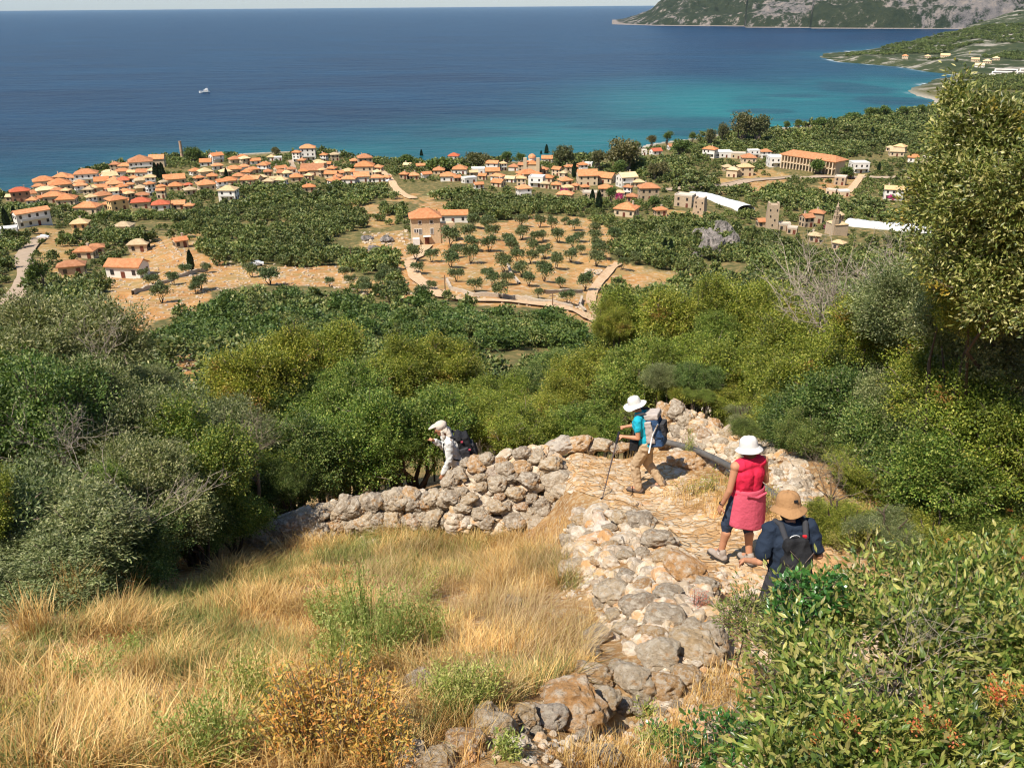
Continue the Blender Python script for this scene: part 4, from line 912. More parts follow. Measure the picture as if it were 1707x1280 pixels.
ORD = ['nearest', 'second nearest', 'third nearest', 'fourth nearest', 'fifth nearest', 'sixth nearest', 'seventh nearest']
pend = [h_ for h_ in HOUSES if not h_[7]]
def rel(px, py, l):
    dx, dy = px-l[1], (py-l[2])*2.2
    a = math.degrees(math.atan2(dy, dx)) % 360
    return ['right of', 'right and in front of', 'in front of', 'left and in front of', 'left of', 'left and behind', 'behind', 'right and behind'][int((a+22.5)//45) % 8]
for h_ in pend:
    l = min(LM, key=lambda l: math.hypot(h_[1]-l[1], 2.2*(h_[2]-l[2])) if math.hypot(h_[1]-l[1], 2.2*(h_[2]-l[2])) > 9 else 1e9); used.setdefault((l[0], rel(h_[1], h_[2], l)), []).append((math.hypot(h_[1]-l[1], 2.2*(h_[2]-l[2])), h_))
for (nm, rl), L_ in used.items():
    L_.sort(key=lambda a: a[0])
    for i, (_, h_) in enumerate(L_):
        sz = {1: 'low', 2: 'two-storey', 3: 'three-storey'}[h_[5]]
        h_[0]['label'] = ('%s %s house, %s roof, %s%s %s' % (sz.replace('low', 'small'), WN[h_[4]].replace('-walled', ''), RN[h_[3]].replace(' tiled', '').replace('flat ', 'flat-'), (ORD[min(i, 6)]+' ') if len(L_) > 1 else '', rl, nm)).replace('left and behind the', 'left behind the').replace('right and behind the', 'right behind the')
for h_ in pend:
    w_ = h_[0]['label'].split()
    if len(w_) > 16: h_[0]['label'] = ' '.join(w_[1:])
# buildings far across on the cape
for i, (px, py, w_, roof, wall, st, lb) in enumerate([(1508, 99, 9, 'o', 'c', 2, 'orange-pink villa alone on the green cape'), (1546, 97, 9, 'p', 'c', 1, 'small tan house on the cape, right of the orange-pink villa'), (1575, 96, 14, 'p', 'c', 1, 'long tan building higher on the cape'),
        (1625, 103, 12, 'p', 'c', 1, 'pale tan roof above the white beach hotel, left one'), (1645, 106, 12, 'p', 'c', 1, 'pale tan roof above the white beach hotel, middle one'), (1660, 101, 10, 'p', 'c', 1, 'pale tan roof above the white beach hotel, right one'), (1632, 113, 14, 'p', 'w', 1, 'pale roofed building directly left of the white beach hotel')]):
    g = ground(px, py, 1200, 3500); t_ = house(px, py, w_, roof, wall, st, rot=5, g=g, label=lb); t_['label'] = lb; t_['group'] = 'buildings on the cape'
for px, w_, lb in ((1676, 34, 'long white terraced beach hotel across the bay'), (1704, 14, 'white hotel wing at the right edge across the bay')):
    g = ground(px, 129, 1000, 3500); s = np.linalg.norm(g-[0, 0, EYE])/FPX; W = w_*s; t_ = empty('hotel', (g[0], g[1]+8, g[2]), -math.atan2(g[0], g[1]), lb, 'hotel')
    for k in range(3): MB().box((k*1.5, k*5, 1.8+k*3.4), (W-k*3, 9, 3.0 if k < 2 else 3.2)).build('wall', WALL['w'], t_)
    for k in range(3): MB().box((k*1.5, k*5-4.52, 1.6+k*3.4), (W-k*3-4, .1, 1.4)).build('window', WIN, t_)
for h_ in HOUSES:
    if h_[7]: h_[0]['label'] = h_[7]

# ------------------------------------------------------------------ standing things in the middle distance
def cyp(px, py, hpx, label, wpx=None, group=None):
    p = ground(px, py, 60); s = np.linalg.norm(p-[0, 0, EYE])/FPX; h = hpx*s/.97; w_ = (wpx or hpx*.16)*s
    rg = np.random.default_rng(int(px)); n = 900; zz = rg.random(n); prof = np.sin(np.clip(zz*.93+.07, 0, 1)**.7*math.pi)**.8
    a = rg.random(n)*6.28; P = np.stack([np.cos(a)*w_*prof*rg.uniform(.7, 1.05, n), np.sin(a)*w_*prof*rg.uniform(.7, 1.05, n), zz*h*.95+.4], 1)
    V, F = leaves(P, np.stack([np.cos(a)*.3, np.sin(a)*.3, np.ones(n)], 1), rg.normal(size=(n, 3))+P*[1, 1, 0], h*.09, w_*.5)
    t_ = empty('cypress', p, 0, label, 'cypress', group); link('crown', mesh_np('crown', V, F, CYP), t_); MB().tube([(0, 0, -.3), (0, 0, h*.5), (0, 0, h*.85)], [w_*.22, w_*.18, w_*.05], 6).build('trunk', BARKD, t_)
for a in [(262, 303, 26, 'dark cypress, left one of the close trio among the west houses'), (268, 302, 24, 'dark cypress, middle one of the close trio among the west houses'), (273, 303, 26, 'dark cypress, right one of the close trio among the west houses'), (703, 268, 16, 'lone dark cypress standing against the sea above the lane'), (902, 265, 12, 'shorter cypress of the pair against the sea'), (911, 264, 20, 'taller cypress of the pair against the sea'), (957, 297, 24, 'slim cypress right of the village church'),
          (987, 345, 26, 'slender cypress in front of the ruined stone house'), (998, 352, 30, 'tall cypress with grey foliage in front of the stone house'), (1107, 428, 28, 'cypress on the scrub slope, left one of two'), (1117, 430, 28, 'cypress on the scrub slope, right one of two'), (1452, 232, 16, 'cypress standing alone in the green plain'), (1464, 288, 14, 'small cypress right of the white flat-roofed building'),
          (13, 380, 26, 'dark cypress left of the long guesthouse, farther one'), (28, 375, 24, 'dark cypress touching the left wall of the long guesthouse'), (81, 365, 20, 'dark cypress at the right end of the long guesthouse'), (378, 297, 14, 'cypress by the white houses'), (320, 452, 30, 'slim bare-topped cypress on the dry clearing'), (247, 415, 22, 'slim dark cypress right of the stone cottage'), (173, 398, 10, 'small slim cypress beside the yellow house wall')]:
    cyp(*a)
def tall(px, py, wpx, hpx, mat_, label, name='tree', seed=1, tr=(.3, .25, .2)):
    p = ground(px, py, 60); s = np.linalg.norm(p-[0, 0, EYE])/FPX; w_, h = wpx*s/2, hpx*s; rg = np.random.default_rng(seed+int(px))
    lo = [(rg.uniform(-.5, .5)*w_, rg.uniform(-.4, .4)*w_, rg.uniform(.45, .85)*h, w_*rg.uniform(.4, .6), w_*.5, h*rg.uniform(.14, .24)) for _ in range(7)]
    V, F, _ = crown(rg, lo, 420, 9, w_*.2, w_*.13, w_*.11, gap=.45, shell=.4, down=.6, twigs=False)
    t_ = empty(name, p, 0, label, 'tree'); link('crown', mesh_np('crown', V, F, mat_), t_); limbs(rg, (0, 0, 0), [l[:3] for l in lo], w_*.09, n=5).build('trunk', BARK, t_)
for a in [(1036, 292, 56, 52, EY, 'largest gum tree near the beach, wide olive-brown crown'), (995, 285, 28, 34, EY, 'pale pinkish-brown gum tree left of the largest gum tree'), (938, 280, 34, 32, EY, 'brownish round tree right of the twin cypresses'), (1238, 240, 42, 44, EY, 'tall eucalyptus by the beach, left one of the tallest pair'), (1262, 240, 36, 42, EY, 'tall eucalyptus by the beach, right one of the tallest pair'), (1205, 243, 22, 32, EY, 'thin eucalyptus left of the tallest pair'), (1183, 247, 18, 28, EY, 'slender green tree by the parking ground'), (1153, 240, 12, 18, E_, 'small round-topped tree by the beach'),
          (797, 283, 42, 26, EY, 'golden-brown broad tree right of the white seaside villa'), (325, 272, 26, 22, E_, 'dark domed pine right of the brick chimney stack'), (460, 260, 16, 12, EY, 'brown bushy tree behind white seafront houses'), (845, 275, 18, 22, E_, 'dark spiky pine left of the village church'), (868, 277, 16, 20, E_, 'dark pine close to the village church'), (1062, 250, 12, 14, E_, 'dark tree on the shore'), (1085, 248, 16, 20, EY, 'reddish-brown tree beside the shore villa'), (1112, 243, 16, 22, E_, 'tall dark tree behind the shore villa'), (1135, 265, 30, 28, E_, 'dark leafy tree beside the parking ground'),
          (1422, 205, 26, 12, E_, 'low dark domed tree on the shore of the plain'), (1451, 199, 20, 16, E_, 'dark round tree on the shore, left of two'), (1475, 198, 22, 16, E_, 'dark round tree on the shore, right of two'), (1505, 195, 14, 14, E_, 'pointed dark tree near the far beach'), (1535, 193, 14, 14, E_, 'dark tree beside a white beach hut'), (1310, 217, 12, 12, E_, 'small dark tree behind the beach'), (1330, 217, 12, 14, E_, 'small pine behind the beach'), (1365, 212, 24, 12, E_, 'dark row of low trees behind the beach'), (1030, 300, 26, 30, E_, 'dark green tree below the gum trees'), (1095, 300, 34, 26, EY, 'olive-brown tree between the gums and the coast road'), (1060, 290, 34, 28, E_, 'broad green tree right of the gum trees'),
          (1410, 298, 20, 16, E_, 'dark round tree in front of the white flat-roofed building'), (75, 492, 34, 52, E_, 'dark conical conifer beside the lane'), (1018, 338, 18, 30, E_, 'dark spiky conifer between stone houses'), (1090, 352, 22, 24, E_, 'dark tree below the stone house'), (1180, 245, 14, 24, EY, 'pale gum by the parking ground'), (1362, 290, 30, 18, E_, 'dark tree in front of the long hotel'), (680, 276, 26, 14, E_, 'broad green tree left of the shore cypress'), (735, 285, 50, 16, E_, 'long dark tree mass behind the village houses'), (112, 402, 16, 10, G_, 'bright green hedge bush by the lane bend')]:
    tall(*a)
for px, py, w_, lb in [(1031, 334, 12, 'bright pink bougainvillea against the stone house'), (1482, 332, 8, 'magenta bougainvillea on the white house beside the tallest tree'), (940, 322, 10, 'dull purple bougainvillea on the shaded wall'), (1378, 380, 8, 'pink flowering shrub between old houses and church')]:
    p = ground(px, py+3, 100); s = np.linalg.norm(p-[0, 0, EYE])/FPX; V, F, _ = crown(rg0, [(0, 0, w_*s*.6, w_*s*.55, w_*s*.4, w_*s*.6)], 60, 7, w_*s*.2, w_*s*.13, w_*s*.11, twigs=False); o = link('flowering_shrub', mesh_np('flowering_shrub', V, F, BG), loc=p-np.array([0, 1.5, 0])); tag(o, lb, 'shrub')
# white plastic greenhouse strips
t = NT('greenhouse_film'); t.col(t.ramp(t.noise(t.obj(), .15, 4), [(.3, (.70, .70, .68)), (.7, (.86, .86, .84))])); t.rough(.4, .4); t.bump(t.noise(t.obj(), .6, 3), .5, .3)
STR = []
def strip(pts, w_, h, label, y0=0):
    P = np.array([ground(a, b, 100) for a, b in pts]); P = np.array([P[0]+(P[-1]-P[0])*u for u in np.linspace(0, 1, 24)]) if len(pts) == 2 else np.concatenate([[P[i]+(P[i+1]-P[i])*u for u in np.linspace(0, 1, 12)] for i in range(len(P)-1)])
    T = np.gradient(P[:, :2], axis=0); T /= np.linalg.norm(T, axis=1)[:, None]+1e-9; N = np.stack([-T[:, 1], T[:, 0]], 1); rows = []
    zb = H(P[:, 0], P[:, 1]); STR.extend([(p_[0], p_[1], 9.0) for p_ in P[::2]])
    for k in range(9):
        a = math.pi*k/8; Q = P[:, :2]+N*math.cos(a)*w_/2; rows.append(np.column_stack([Q, zb-.5+(h+.5)*math.sin(a)**.6+.12*(np.arange(len(P)) % 3 == 0)]))
    V = np.stack(rows, 1).reshape(-1, 3); i = np.arange(len(P)*9).reshape(len(P), 9); F = np.stack([i[:-1, :-1], i[1:, :-1], i[1:, 1:], i[:-1, 1:]], -1).reshape(-1, 4)
    o = link('greenhouse', mesh_np('greenhouse', V, F, MAT['greenhouse_film'])); tag(o, label, 'greenhouse')
strip([(1152, 328), (1190, 334), (1215, 342), (1244, 351)], 9, 2.6, 'long white plastic greenhouse behind the squat stone tower')
strip([(1414, 374), (1460, 380), (1510, 383), (1560, 387)], 8, 2.6, 'long white plastic greenhouse running right from the old church')
# utility poles, small walls, boat, cars
POLE = simple('pole_wood', (.20, .13, .08), .9, .1)
for px, py, hp, lb in [(742, 484, 26, 'wooden utility pole at the curve of the dirt road'), (921, 512, 24, 'wooden utility pole beside the lower dirt road'), (586, 440, 30, 'thin utility pole left of the dirt road'), (320, 445, 42, 'leaning utility pole on the dry clearing')]:
    p = ground(px, py, 60); s = np.linalg.norm(p-[0, 0, EYE])/FPX
    t_ = empty('utility_pole', p, 0, lb, 'utility pole'); h = hp*s; MB().tube([(0, 0, -.3), (0, 0, h)], [.16, .11], 7).build('post', POLE, t_); MB().box((0, 0, h-.6), (1.4, .12, .12)).build('crossarm', POLE, t_)
BO = simple('boat_white', (.82, .82, .80), .35, .5, .04)
p = at(341, 155, z=0); t_ = empty('motor_boat', p, R(6), 'white motor yacht alone on the dark blue sea', 'boat')
mb = MB(); Lb = 15; sec = [(-.5, .16, 1.6), (-.25, .2, 1.7), (.1, .2, 1.9), (.35, .13, 2.2), (.5, .01, 2.6)]
V = []; 
for x, w_, h in sec: V += [(-x*Lb, -w_*Lb*.6, -.4), (-x*Lb, -w_*Lb, h), (-x*Lb, w_*Lb, h), (-x*Lb, w_*Lb*.6, -.4)]
Fc = [(i*4+k, i*4+(k+1) % 4, (i+1)*4+(k+1) % 4, (i+1)*4+k) for i in range(4) for k in range(4)]+[(0, 3, 2, 1)]
mb.add(V, Fc); mb.build('hull', BO, t_)
c = MB(); c.box((2.5, 0, 3.0), (6, 3.2, 2.2)).box((3.4, 0, 5.0), (3.6, 2.6, 1.5)); cb = c.build('cabin', BO, t_); MB().box((2.5, 0, 3.2), (5.4, 3.26, .7)).build('window', WIN, cb)
MB().tube([(4, 0, 5.5), (4.6, 0, 9)], [.12, .05], 5).tube([(4.2, -.8, 5.6), (4.6, 0, 8)], .06, 4).build('mast', BO, t_)
CARW = simple('car_white', (.78, .78, .77), .3, .5, .03); GL = simple('car_glass', (.03, .035, .04), .1, .6); TY = simple('car_tyre', (.02, .02, .02), .9, .1)
def car(px, py, rz, label):
    p = ground(px, py, 60); t_ = empty('parked_car', p, rz, label, 'car', None)
    prof = [(-2.1, .35), (-2.15, .85), (-1.2, 1.0), (-.7, 1.45), (.7, 1.48), (1.5, .98), (2.1, .9), (2.15, .35)]
    V = [(x, s*.85*(1 if z < 1.1 else .8), z) for s in (-1, 1) for x, z in prof]; n = len(prof)
    MB().add(V, [tuple(range(n))[::-1], tuple(range(n, 2*n))]+[(i, (i+1) % n, n+(i+1) % n, n+i) for i in range(n)]).build('body', CARW, t_)
    MB().box((0, 0, 1.22), (1.7, 1.50, .32), taper=.9).build('window', GL, t_)
    for x in (-1.35, 1.35):
        for y in (-.82, .82): MB().tube([(x, y-.1, .33), (x, y+.1, .33)], .33, 12).build('wheel', TY, t_)
car(428, 443, R(15), 'white car parked on the rocky clearing right of the olives'); car(648, 303, R(60), 'white car parked on the lane through the village'); car(72, 398, R(10), 'white car parked where the lane meets the guesthouse')
# low terrace walls of field stone
STW = wallm('field_stone', (.55, .46, .36), .25, True)
for pts, lb in [([(745, 470), (752, 484), (790, 494), (850, 498), (900, 504), (955, 516)], 'low stone terrace wall above the lower dirt road'), ([(845, 440), (850, 455), (866, 475)], 'tumbled stone wall climbing between the olive rows'), ([(908, 490), (970, 488)], 'short stone wall under the last olives'), ([(222, 492), (260, 478), (300, 462), (345, 450)], 'dry stone wall curving over the rocky clearing'), ([(970, 500), (966, 512), (976, 522)], 'curved stone wall beside the farm track'), ([(100, 400), (160, 402), (215, 396), (250, 390)], 'pale garden wall below the yellow house'), ([(1180, 308), (1240, 300), (1330, 294)], 'pale road wall beyond the tan houses'), ([(1450, 296), (1500, 297), (1548, 297)], 'white row of low walls right of the white flat-roofed building')]:
    P = np.array([ground(a, b, 60) for a, b in pts]); P = np.concatenate([[P[i]+(P[i+1]-P[i])*u for u in np.linspace(0, 1, 9)[:-1]] for i in range(len(P)-1)]+[P[-1:]])
    P[:, 2] = H(P[:, 0], P[:, 1]); T = np.gradient(P[:, :2], axis=0); T /= np.linalg.norm(T, axis=1)[:, None]; N = np.stack([-T[:, 1], T[:, 0]], 1); w_ = .35
    hh = .9+.25*noise(np.arange(len(P))*.7, 3, 1); V = np.concatenate([np.column_stack([P[:, :2]+N*w_, P[:, 2]-.5]), np.column_stack([P[:, :2]+N*w_*.8, P[:, 2]+hh]), np.column_stack([P[:, :2]-N*w_*.8, P[:, 2]+hh]), np.column_stack([P[:, :2]-N*w_, P[:, 2]-.5])])
    n = len(P); F = np.concatenate([np.stack([np.arange(n-1)+k*n, np.arange(1, n)+k*n, np.arange(1, n)+(k+1)*n, np.arange(n-1)+(k+1)*n], 1) for k in range(3)])
    tag(link('stone_wall', mesh_np('stone_wall', V, F, STW)), lb, 'stone wall')

# ------------------------------------------------------------------ scrub and woods of the plain
HP = np.array([(h_[0].location.x, h_[0].location.y, max(h_[6], 6)) for h_ in HOUSES]+STR); TK = np.array(taken)
RP = np.concatenate([P for _, P in ROADS.values()])
rgf = np.random.default_rng(3)
cand = []
r = 48.0
while r < 1500:
    sp = 3.3 if r < 130 else min(4.6, 3.6+r*.002)*(1 if r < 750 else 1.3); n = int(2*R(50)*r/sp)
    a = (np.arange(n)+rgf.random())/n*2*R(50)-R(50)+rgf.normal(size=n)*.3*sp/r; q = r+rgf.normal(size=n)*sp*.3
    cand.append(np.stack([np.sin(a)*q, np.cos(a)*q, np.full(n, sp)], 1)); r += sp*.9
cand = np.concatenate(cand); x, y, sp = cand.T; z = H(x, y)
op, se = zones(x, y, z); sdc = coast_sd(x, y); px, py, w = proj(np.stack([x, y, z], -1))
dens = fbm(x*.02, y*.02, 6, 3)
keep = (sdc > 9) & ((op < .5) | ((rgf.random(len(x)) < .05))) & (px > -150) & (px < 1860) & (py < 760) & ((se < .5) | (rgf.random(len(x)) < .3)) & (dens > np.where((np.hypot(x, y) > 240) & (px > 130), -.28, -.7))
keep &= ~((rgf.random(len(x)) < .22) & (np.hypot(x, y) > 200))
keep &= ~((px > 1520) & (py > 120) & (py < 168) & (px < 1600))
hd = np.full(len(x), 1e9)
for hx, hy, hw in HP: hd = np.minimum(hd, np.hypot(x-hx, y-hy+hw*.15)/(hw*.72+2.2))
keep &= hd > 1
# keep the view onto the houses: nothing tall straight in front of their walls
for hx, hy, hw in HP:
    dd = np.array([hx, hy])/np.hypot(hx, hy); s_ = (hx-x)*dd[0]+(hy-y)*dd[1]; l_ = np.abs((hx-x)*dd[1]-(hy-y)*dd[0]); keep &= ~((s_ > 0) & (s_ < hw*.5+13) & (l_ < hw*.6))
rd = np.full(len(x), 1e9)
for _, P in ROADS.values():
    for k in range(0, len(P), 2): rd = np.minimum(rd, np.hypot(x-P[k, 0], y-P[k, 1]))
keep &= rd > 4.6
rsz = sp*.75; ptx, pty, _ = proj(np.stack([x, y, z+rsz*1.3], -1)); ttt = np.zeros(len(x), bool)
for p_ in OPEN: ttt |= inpoly(ptx, pty+2, p_)
keep &= ~(ttt & (rgf.random(len(x)) > .07))
for tx, ty in TK: keep &= np.hypot(x-tx, y-ty) > 3.0
x, y, z, sp, px, py = x[keep], y[keep], z[keep], sp[keep], px[keep], py[keep]; rad = sp*rgf.uniform(.30, .78, len(x))*np.where(hd[keep] < 2.6, .55, 1); rr_ = np.hypot(x, y)
order = np.argsort(-(rad/rr_)); ind = []
wood = inpoly(px, py, [(230, 500), (420, 470), (640, 500), (720, 505), (960, 520), (1000, 560), (900, 620), (600, 560), (300, 620)])
vis = (px > 0) & (px < 1707) & (py < 600)
for i in order:
    if len(ind) >= 285: break
    if vis[i]: ind.append(i)
isind = np.zeros(len(x), bool); isind[ind] = True
for i in ind:
    lb = 'dark evergreen tree in the wood below the dirt road' if wood[i] else ('dark green bush on the slope just beyond the thicket' if rr_[i] < 120 else ('evergreen bush in the scrub left of the rocky clearing' if px[i] < 260 else ('evergreen bush on the wooded slope below the old town' if px[i] > 1000 else 'evergreen bush in the scrub around the olive grove')))
    part = ['leftmost', 'left', 'left-centre', 'right-centre', 'right', 'rightmost'][min(5, max(0, int((px[i]-(230 if wood[i] else 0 if px[i] < 260 else 1000 if px[i] > 1000 else 260))/(130 if wood[i] else 45 if px[i] < 260 else 120))))]
    gp = lb.replace('dark evergreen tree', 'evergreens').replace('dark green bush', 'bushes').replace('evergreen bush', 'bushes')
    o = link('evergreen_tree', random.choice(EVG), None, (x[i], y[i], z[i]+rad[i]*.55), (0, 0, random.uniform(0, 6.28)), (rad[i]*1.15, rad[i]*1.15, rad[i]*random.uniform(.8, 1.15))); tag(o, lb+', %s %s part' % ('far' if py[i] < (505 if wood[i] else 440) else 'near', part), 'tree' if wood[i] else 'bush', gp)
# the rest reads as one mass
SC = leafmat('leaf_scrub', [(.055, .09, .022), (.105, .15, .036), (.18, .215, .06), (.29, .28, .095)], clump=(.6, 1.3), trans=.1, cscale=.035)
tv = []
for v in range(6):
    V, F = far_crown(np.random.default_rng(40+v), 64, .25, .8, 5); tv.append(V.reshape(-1, 4, 3))
tl = []
for v in range(6):
    V, F = far_crown(np.random.default_rng(60+v), 22, .40, .8, 4); tl.append(V.reshape(-1, 4, 3))
tn = [far_crown(np.random.default_rng(80+v), 150, .17, .85)[0].reshape(-1, 4, 3) for v in range(3)]
out = []
for i in np.nonzero(~isind)[0]:
    T = tn[rgf.integers(3)] if rr_[i] < 150 else (tv if rr_[i] < 420 else tl)[rgf.integers(6)]; a = rgf.random()*6.28; c_, s_ = math.cos(a), math.sin(a); k = rad[i]*1.15
    Q = np.empty_like(T); Q[..., 0] = (T[..., 0]*c_-T[..., 1]*s_)*k+x[i]; Q[..., 1] = (T[..., 0]*s_+T[..., 1]*c_)*k+y[i]; Q[..., 2] = T[..., 2]*k*rgf.uniform(.75, 1.1)+z[i]+k*.55
    out.append(Q)
V = np.concatenate(out).reshape(-1, 3); print('scrub faces', len(V)//4, 'clumps', len(out))
tag(link('scrub', mesh_np('scrub', V, np.arange(len(V)).reshape(-1, 4), SC)), 'olive groves and evergreen scrub covering the plain and the slopes', 'scrub', kind='stuff')
# scrub on the cape
n = 9000; a = np.radians(rgf.uniform(20, 36, n)); q = np.sqrt(rgf.uniform(1450**2, 2900**2, n)); x, y = np.sin(a)*q, np.cos(a)*q; z = H(x, y, True); k = (coast_sd(x, y) > 55) & (fbm(x*.006, y*.006, 3, 4) > -.12)
x, y, z = x[k], y[k], z[k]; out = []
for i in range(len(x)):
    T = tl[rgf.integers(6)]; out.append(T*rgf.uniform(3, 6)*np.array([1, 1, .7])+np.array([x[i], y[i], z[i]+2]))
V = np.concatenate(out).reshape(-1, 3)
tag(link('cape_scrub', mesh_np('cape_scrub', V, np.arange(len(V)).reshape(-1, 4), SC)), 'low green scrub on the cape across the bay', 'scrub', kind='stuff')

# ------------------------------------------------------------------ rock outcrops of the slope
CRG = None
# ------------------------------------------------------------------ rocks
def ico(sub):
    bm = bmesh.new(); bmesh.ops.create_icosphere(bm, subdivisions=sub, radius=1); bm.verts.ensure_lookup_table()
    V = np.array([v.co[:] for v in bm.verts]); F = np.array([[v.index for v in f.verts] for f in bm.faces]); bm.free(); return V, F
def rockmat(name, island):
    t = NT(name); p = t.obj() if not island else t.pos(); sc_ = 2.2 if not island else 9
    rnd = t.island() if island else t.orand()
    base = t.ramp(rnd, [(0, (.31, .245, .18)), (.3, (.41, .32, .225)), (.55, (.48, .38, .265)), (.78, (.52, .37, .21)), (.92, (.50, .27, .11)), (1, (.52, .46, .39))])
    n1 = t.noise(p, sc_, 6, .7); n2 = t.noise(p, sc_*3.2, 6, .8); n3 = t.noise(p, sc_*.7, 4, .6)
    c = t.mix(t.ramp(n1, [(.46, 0.0), (.6, .75)]), base, (.64, .57, .47) if island else (.68, .60, .48))
    c = t.mix(t.ramp(n3, [(.56, 0.0), (.66, .7)]), c, (.50, .27, .10))
    c = t.mix(t.ramp(n2, [(.33, .75), (.44, 0.0)]), c, (.13, .105, .085))
    t.col(c); t.rough(.95, .12); t.bump(t.math('ADD', n1, t.math('MULTIPLY', n2, .8)), .9, .05 if not island else .012); return t.m
RK = rockmat('limestone', False); RKS = rockmat('limestone_rubble', True)
ROCKS = []; rgr = np.random.default_rng(77)
def rock_shape(V, k):
    so = rgr.random(3)*90; W = V.copy()
    for _ in range(9):
        n = unit(rgr.normal(size=3)); d = rgr.uniform(.58, .85); s = W@n-d; W = W-np.outer(np.maximum(s, 0), n)*.85
    f = .16*fbm(V[:, 0]*1.3+so[0], V[:, 1]*1.3+so[1], V[:, 2]*1.3+so[2], 3)+.075*fbm(V[:, 0]*5+so[0], V[:, 1]*5, V[:, 2]*5+so[1], k)
    f = f-.10*sstep(.25, .6, noise(V[:, 0]*4.5+so[2], V[:, 1]*4.5, V[:, 2]*4.5))
    return W*(1+f)[:, None]*1.12
iv, if_ = ico(5)
for k in range(12): ROCKS.append(mesh_np('stone', rock_shape(iv, 4), if_, RK, True))
iv2, if2 = ico(3); SMALL = [rock_shape(iv2, 3) for _ in range(12)]
def merge(name, items, base, mats, parent=None, smooth=False, kind='stuff', **k):
    """items: (verts template, x, y, z, sx, sy, sz, rot)"""
    out = []; 
    for T, x, y, z, a, b, c, r in items:
        e = np.array(Euler(r).to_matrix()); out.append((T*np.array([a, b, c]))@e.T+np.array([x, y, z]))
    V = np.concatenate(out); n = len(items[0][0]); F = (base[None]+np.arange(len(items))[:, None, None]*n).reshape(-1, base.shape[1])
    o = link(name, mesh_np(name, V, F, mats, smooth), parent); o['kind'] = kind; return o
def stone(parent, px, py, wpx, Y=None, asp=.8, nm='stone', label=None, el=1.0, tone=None, up=.25):
    if Y is None: p = ground(px, py+wpx*.15)
    else: p = at(px, py, Y=Y)
    s = np.linalg.norm(p-[0, 0, EYE])/FPX; r = wpx*s/2*1.06
    sc_ = (r*el, r*rgr.uniform(.8, 1.0), r*asp*rgr.uniform(.85, 1.05))
    o = link(nm, ROCKS[rgr.integers(12)], parent, p-(np.array(parent.location) if parent else 0)+np.array([0, 0, 0 if Y else r*up]), (rgr.uniform(-.3, .3), rgr.uniform(-.3, .3), rgr.uniform(-.5, .5)), sc_)
    if label: o['label'] = label
    return o
def Yface(px, py): return 11.55-(py-755)/135*.95
def fill(parent, poly, n, smin, smax, yf=None, name='rubble', back=.05, flat=.75):
    xs = [p[0] for p in poly]; ys = [p[1] for p in poly]; it = []
    while len(it) < n:
        a, b = rgr.uniform(min(xs), max(xs)), rgr.uniform(min(ys), max(ys))
        if not inpoly(np.array([a]), np.array([b]), poly)[0]: continue
        w_ = smin*(smax/smin)**(rgr.random()**1.6)
        p = ground(a, b) if yf is None else at(a, b, Y=yf(a, b)+back)
        s = np.linalg.norm(p-[0, 0, EYE])/FPX*w_/2
        if parent: p = p-np.array(parent.location)
        it.append((SMALL[rgr.integers(10)], p[0], p[1], p[2]+s*.15, s*rgr.uniform(.9, 1.35), s*rgr.uniform(.8, 1.1), s*flat*rgr.uniform(.7, 1.1), tuple(rgr.uniform(-.5, .5, 2))+(rgr.uniform(0, 6.28),)))
    return merge(name, it, if2, RKS, parent)
def wall_thing(px, py, label): return empty('dry_stone_wall', ground(px, py), 0, label, 'dry stone wall', None)
wA = wall_thing(860, 880, 'tall rounded dry stone wall of grey boulders at the bend, in front of the leading hiker')
for x, y, w_ in [(645, 395, 112), (735, 415, 90), (795, 462, 132), (840, 560, 165), (915, 622, 160), (950, 712, 170), (680, 540, 125), (560, 485, 95), (505, 565, 105), (478, 500, 90), (415, 527, 78), (295, 512, 84), (245, 548, 100), (385, 462, 100), (440, 425, 90), (600, 622, 105), (640, 470, 95), (590, 535, 80), (745, 525, 60), (600, 775, 125), (505, 700, 95), (760, 685, 85), (780, 728, 85), (850, 705, 70), (730, 795, 125), (870, 812, 110), (662, 772, 80), (350, 655, 95), (255, 645, 95), (300, 612, 75), (520, 640, 65), (418, 585, 65), (700, 650, 65), (320, 700, 90), (400, 735, 90), (450, 785, 85), (560, 700, 60), (640, 700, 75), (330, 450, 60), (700, 730, 60), (810, 640, 70), (530, 440, 60)]:
    px, py = 680+x*.2929, 640+y*.2929; stone(wA, px, py, w_*.2929*1.06, Yface(px, py) if px < 965 else None)
fill(wA, [(742, 812), (790, 778), (860, 752), (905, 748), (945, 775), (985, 850), (970, 892), (860, 890), (755, 885)], 460, 9, 30, Yface, back=.10)
wB = wall_thing(600, 880, 'low crumbling dry stone wall running left from the bend to the dark thicket')
def YB(px, py): return 11.25-(735-px)/300*.3-(py-820-(735-px)*.22)/70*.3
for k in range(46):
    a = 428+k*7.1+rgr.uniform(-4, 4); c = np.interp(a, [430, 500, 560, 640, 700, 750], [893, 872, 852, 838, 838, 830]); b = c-3+rgr.uniform(-4, 6); stone(wB, a, b, rgr.uniform(20, 42), YB(a, b), .95)
for k in range(44):
    a = 432+k*7.2+rgr.uniform(-6, 6); c = np.interp(a, [430, 500, 560, 640, 700, 750], [905, 892, 876, 862, 860, 858]); b = c+rgr.uniform(-3, 14); stone(wB, a, b, rgr.uniform(18, 36), YB(a, b), .95)
fill(wB, [(428, 885), (500, 862), (560, 842), (640, 828), (745, 818), (750, 895), (640, 895), (520, 905), (440, 915)], 420, 7, 24, YB, back=.08)
wC = wall_thing(1060, 980, 'wide rubble band of pale stones holding the path, running down to the right foreground')
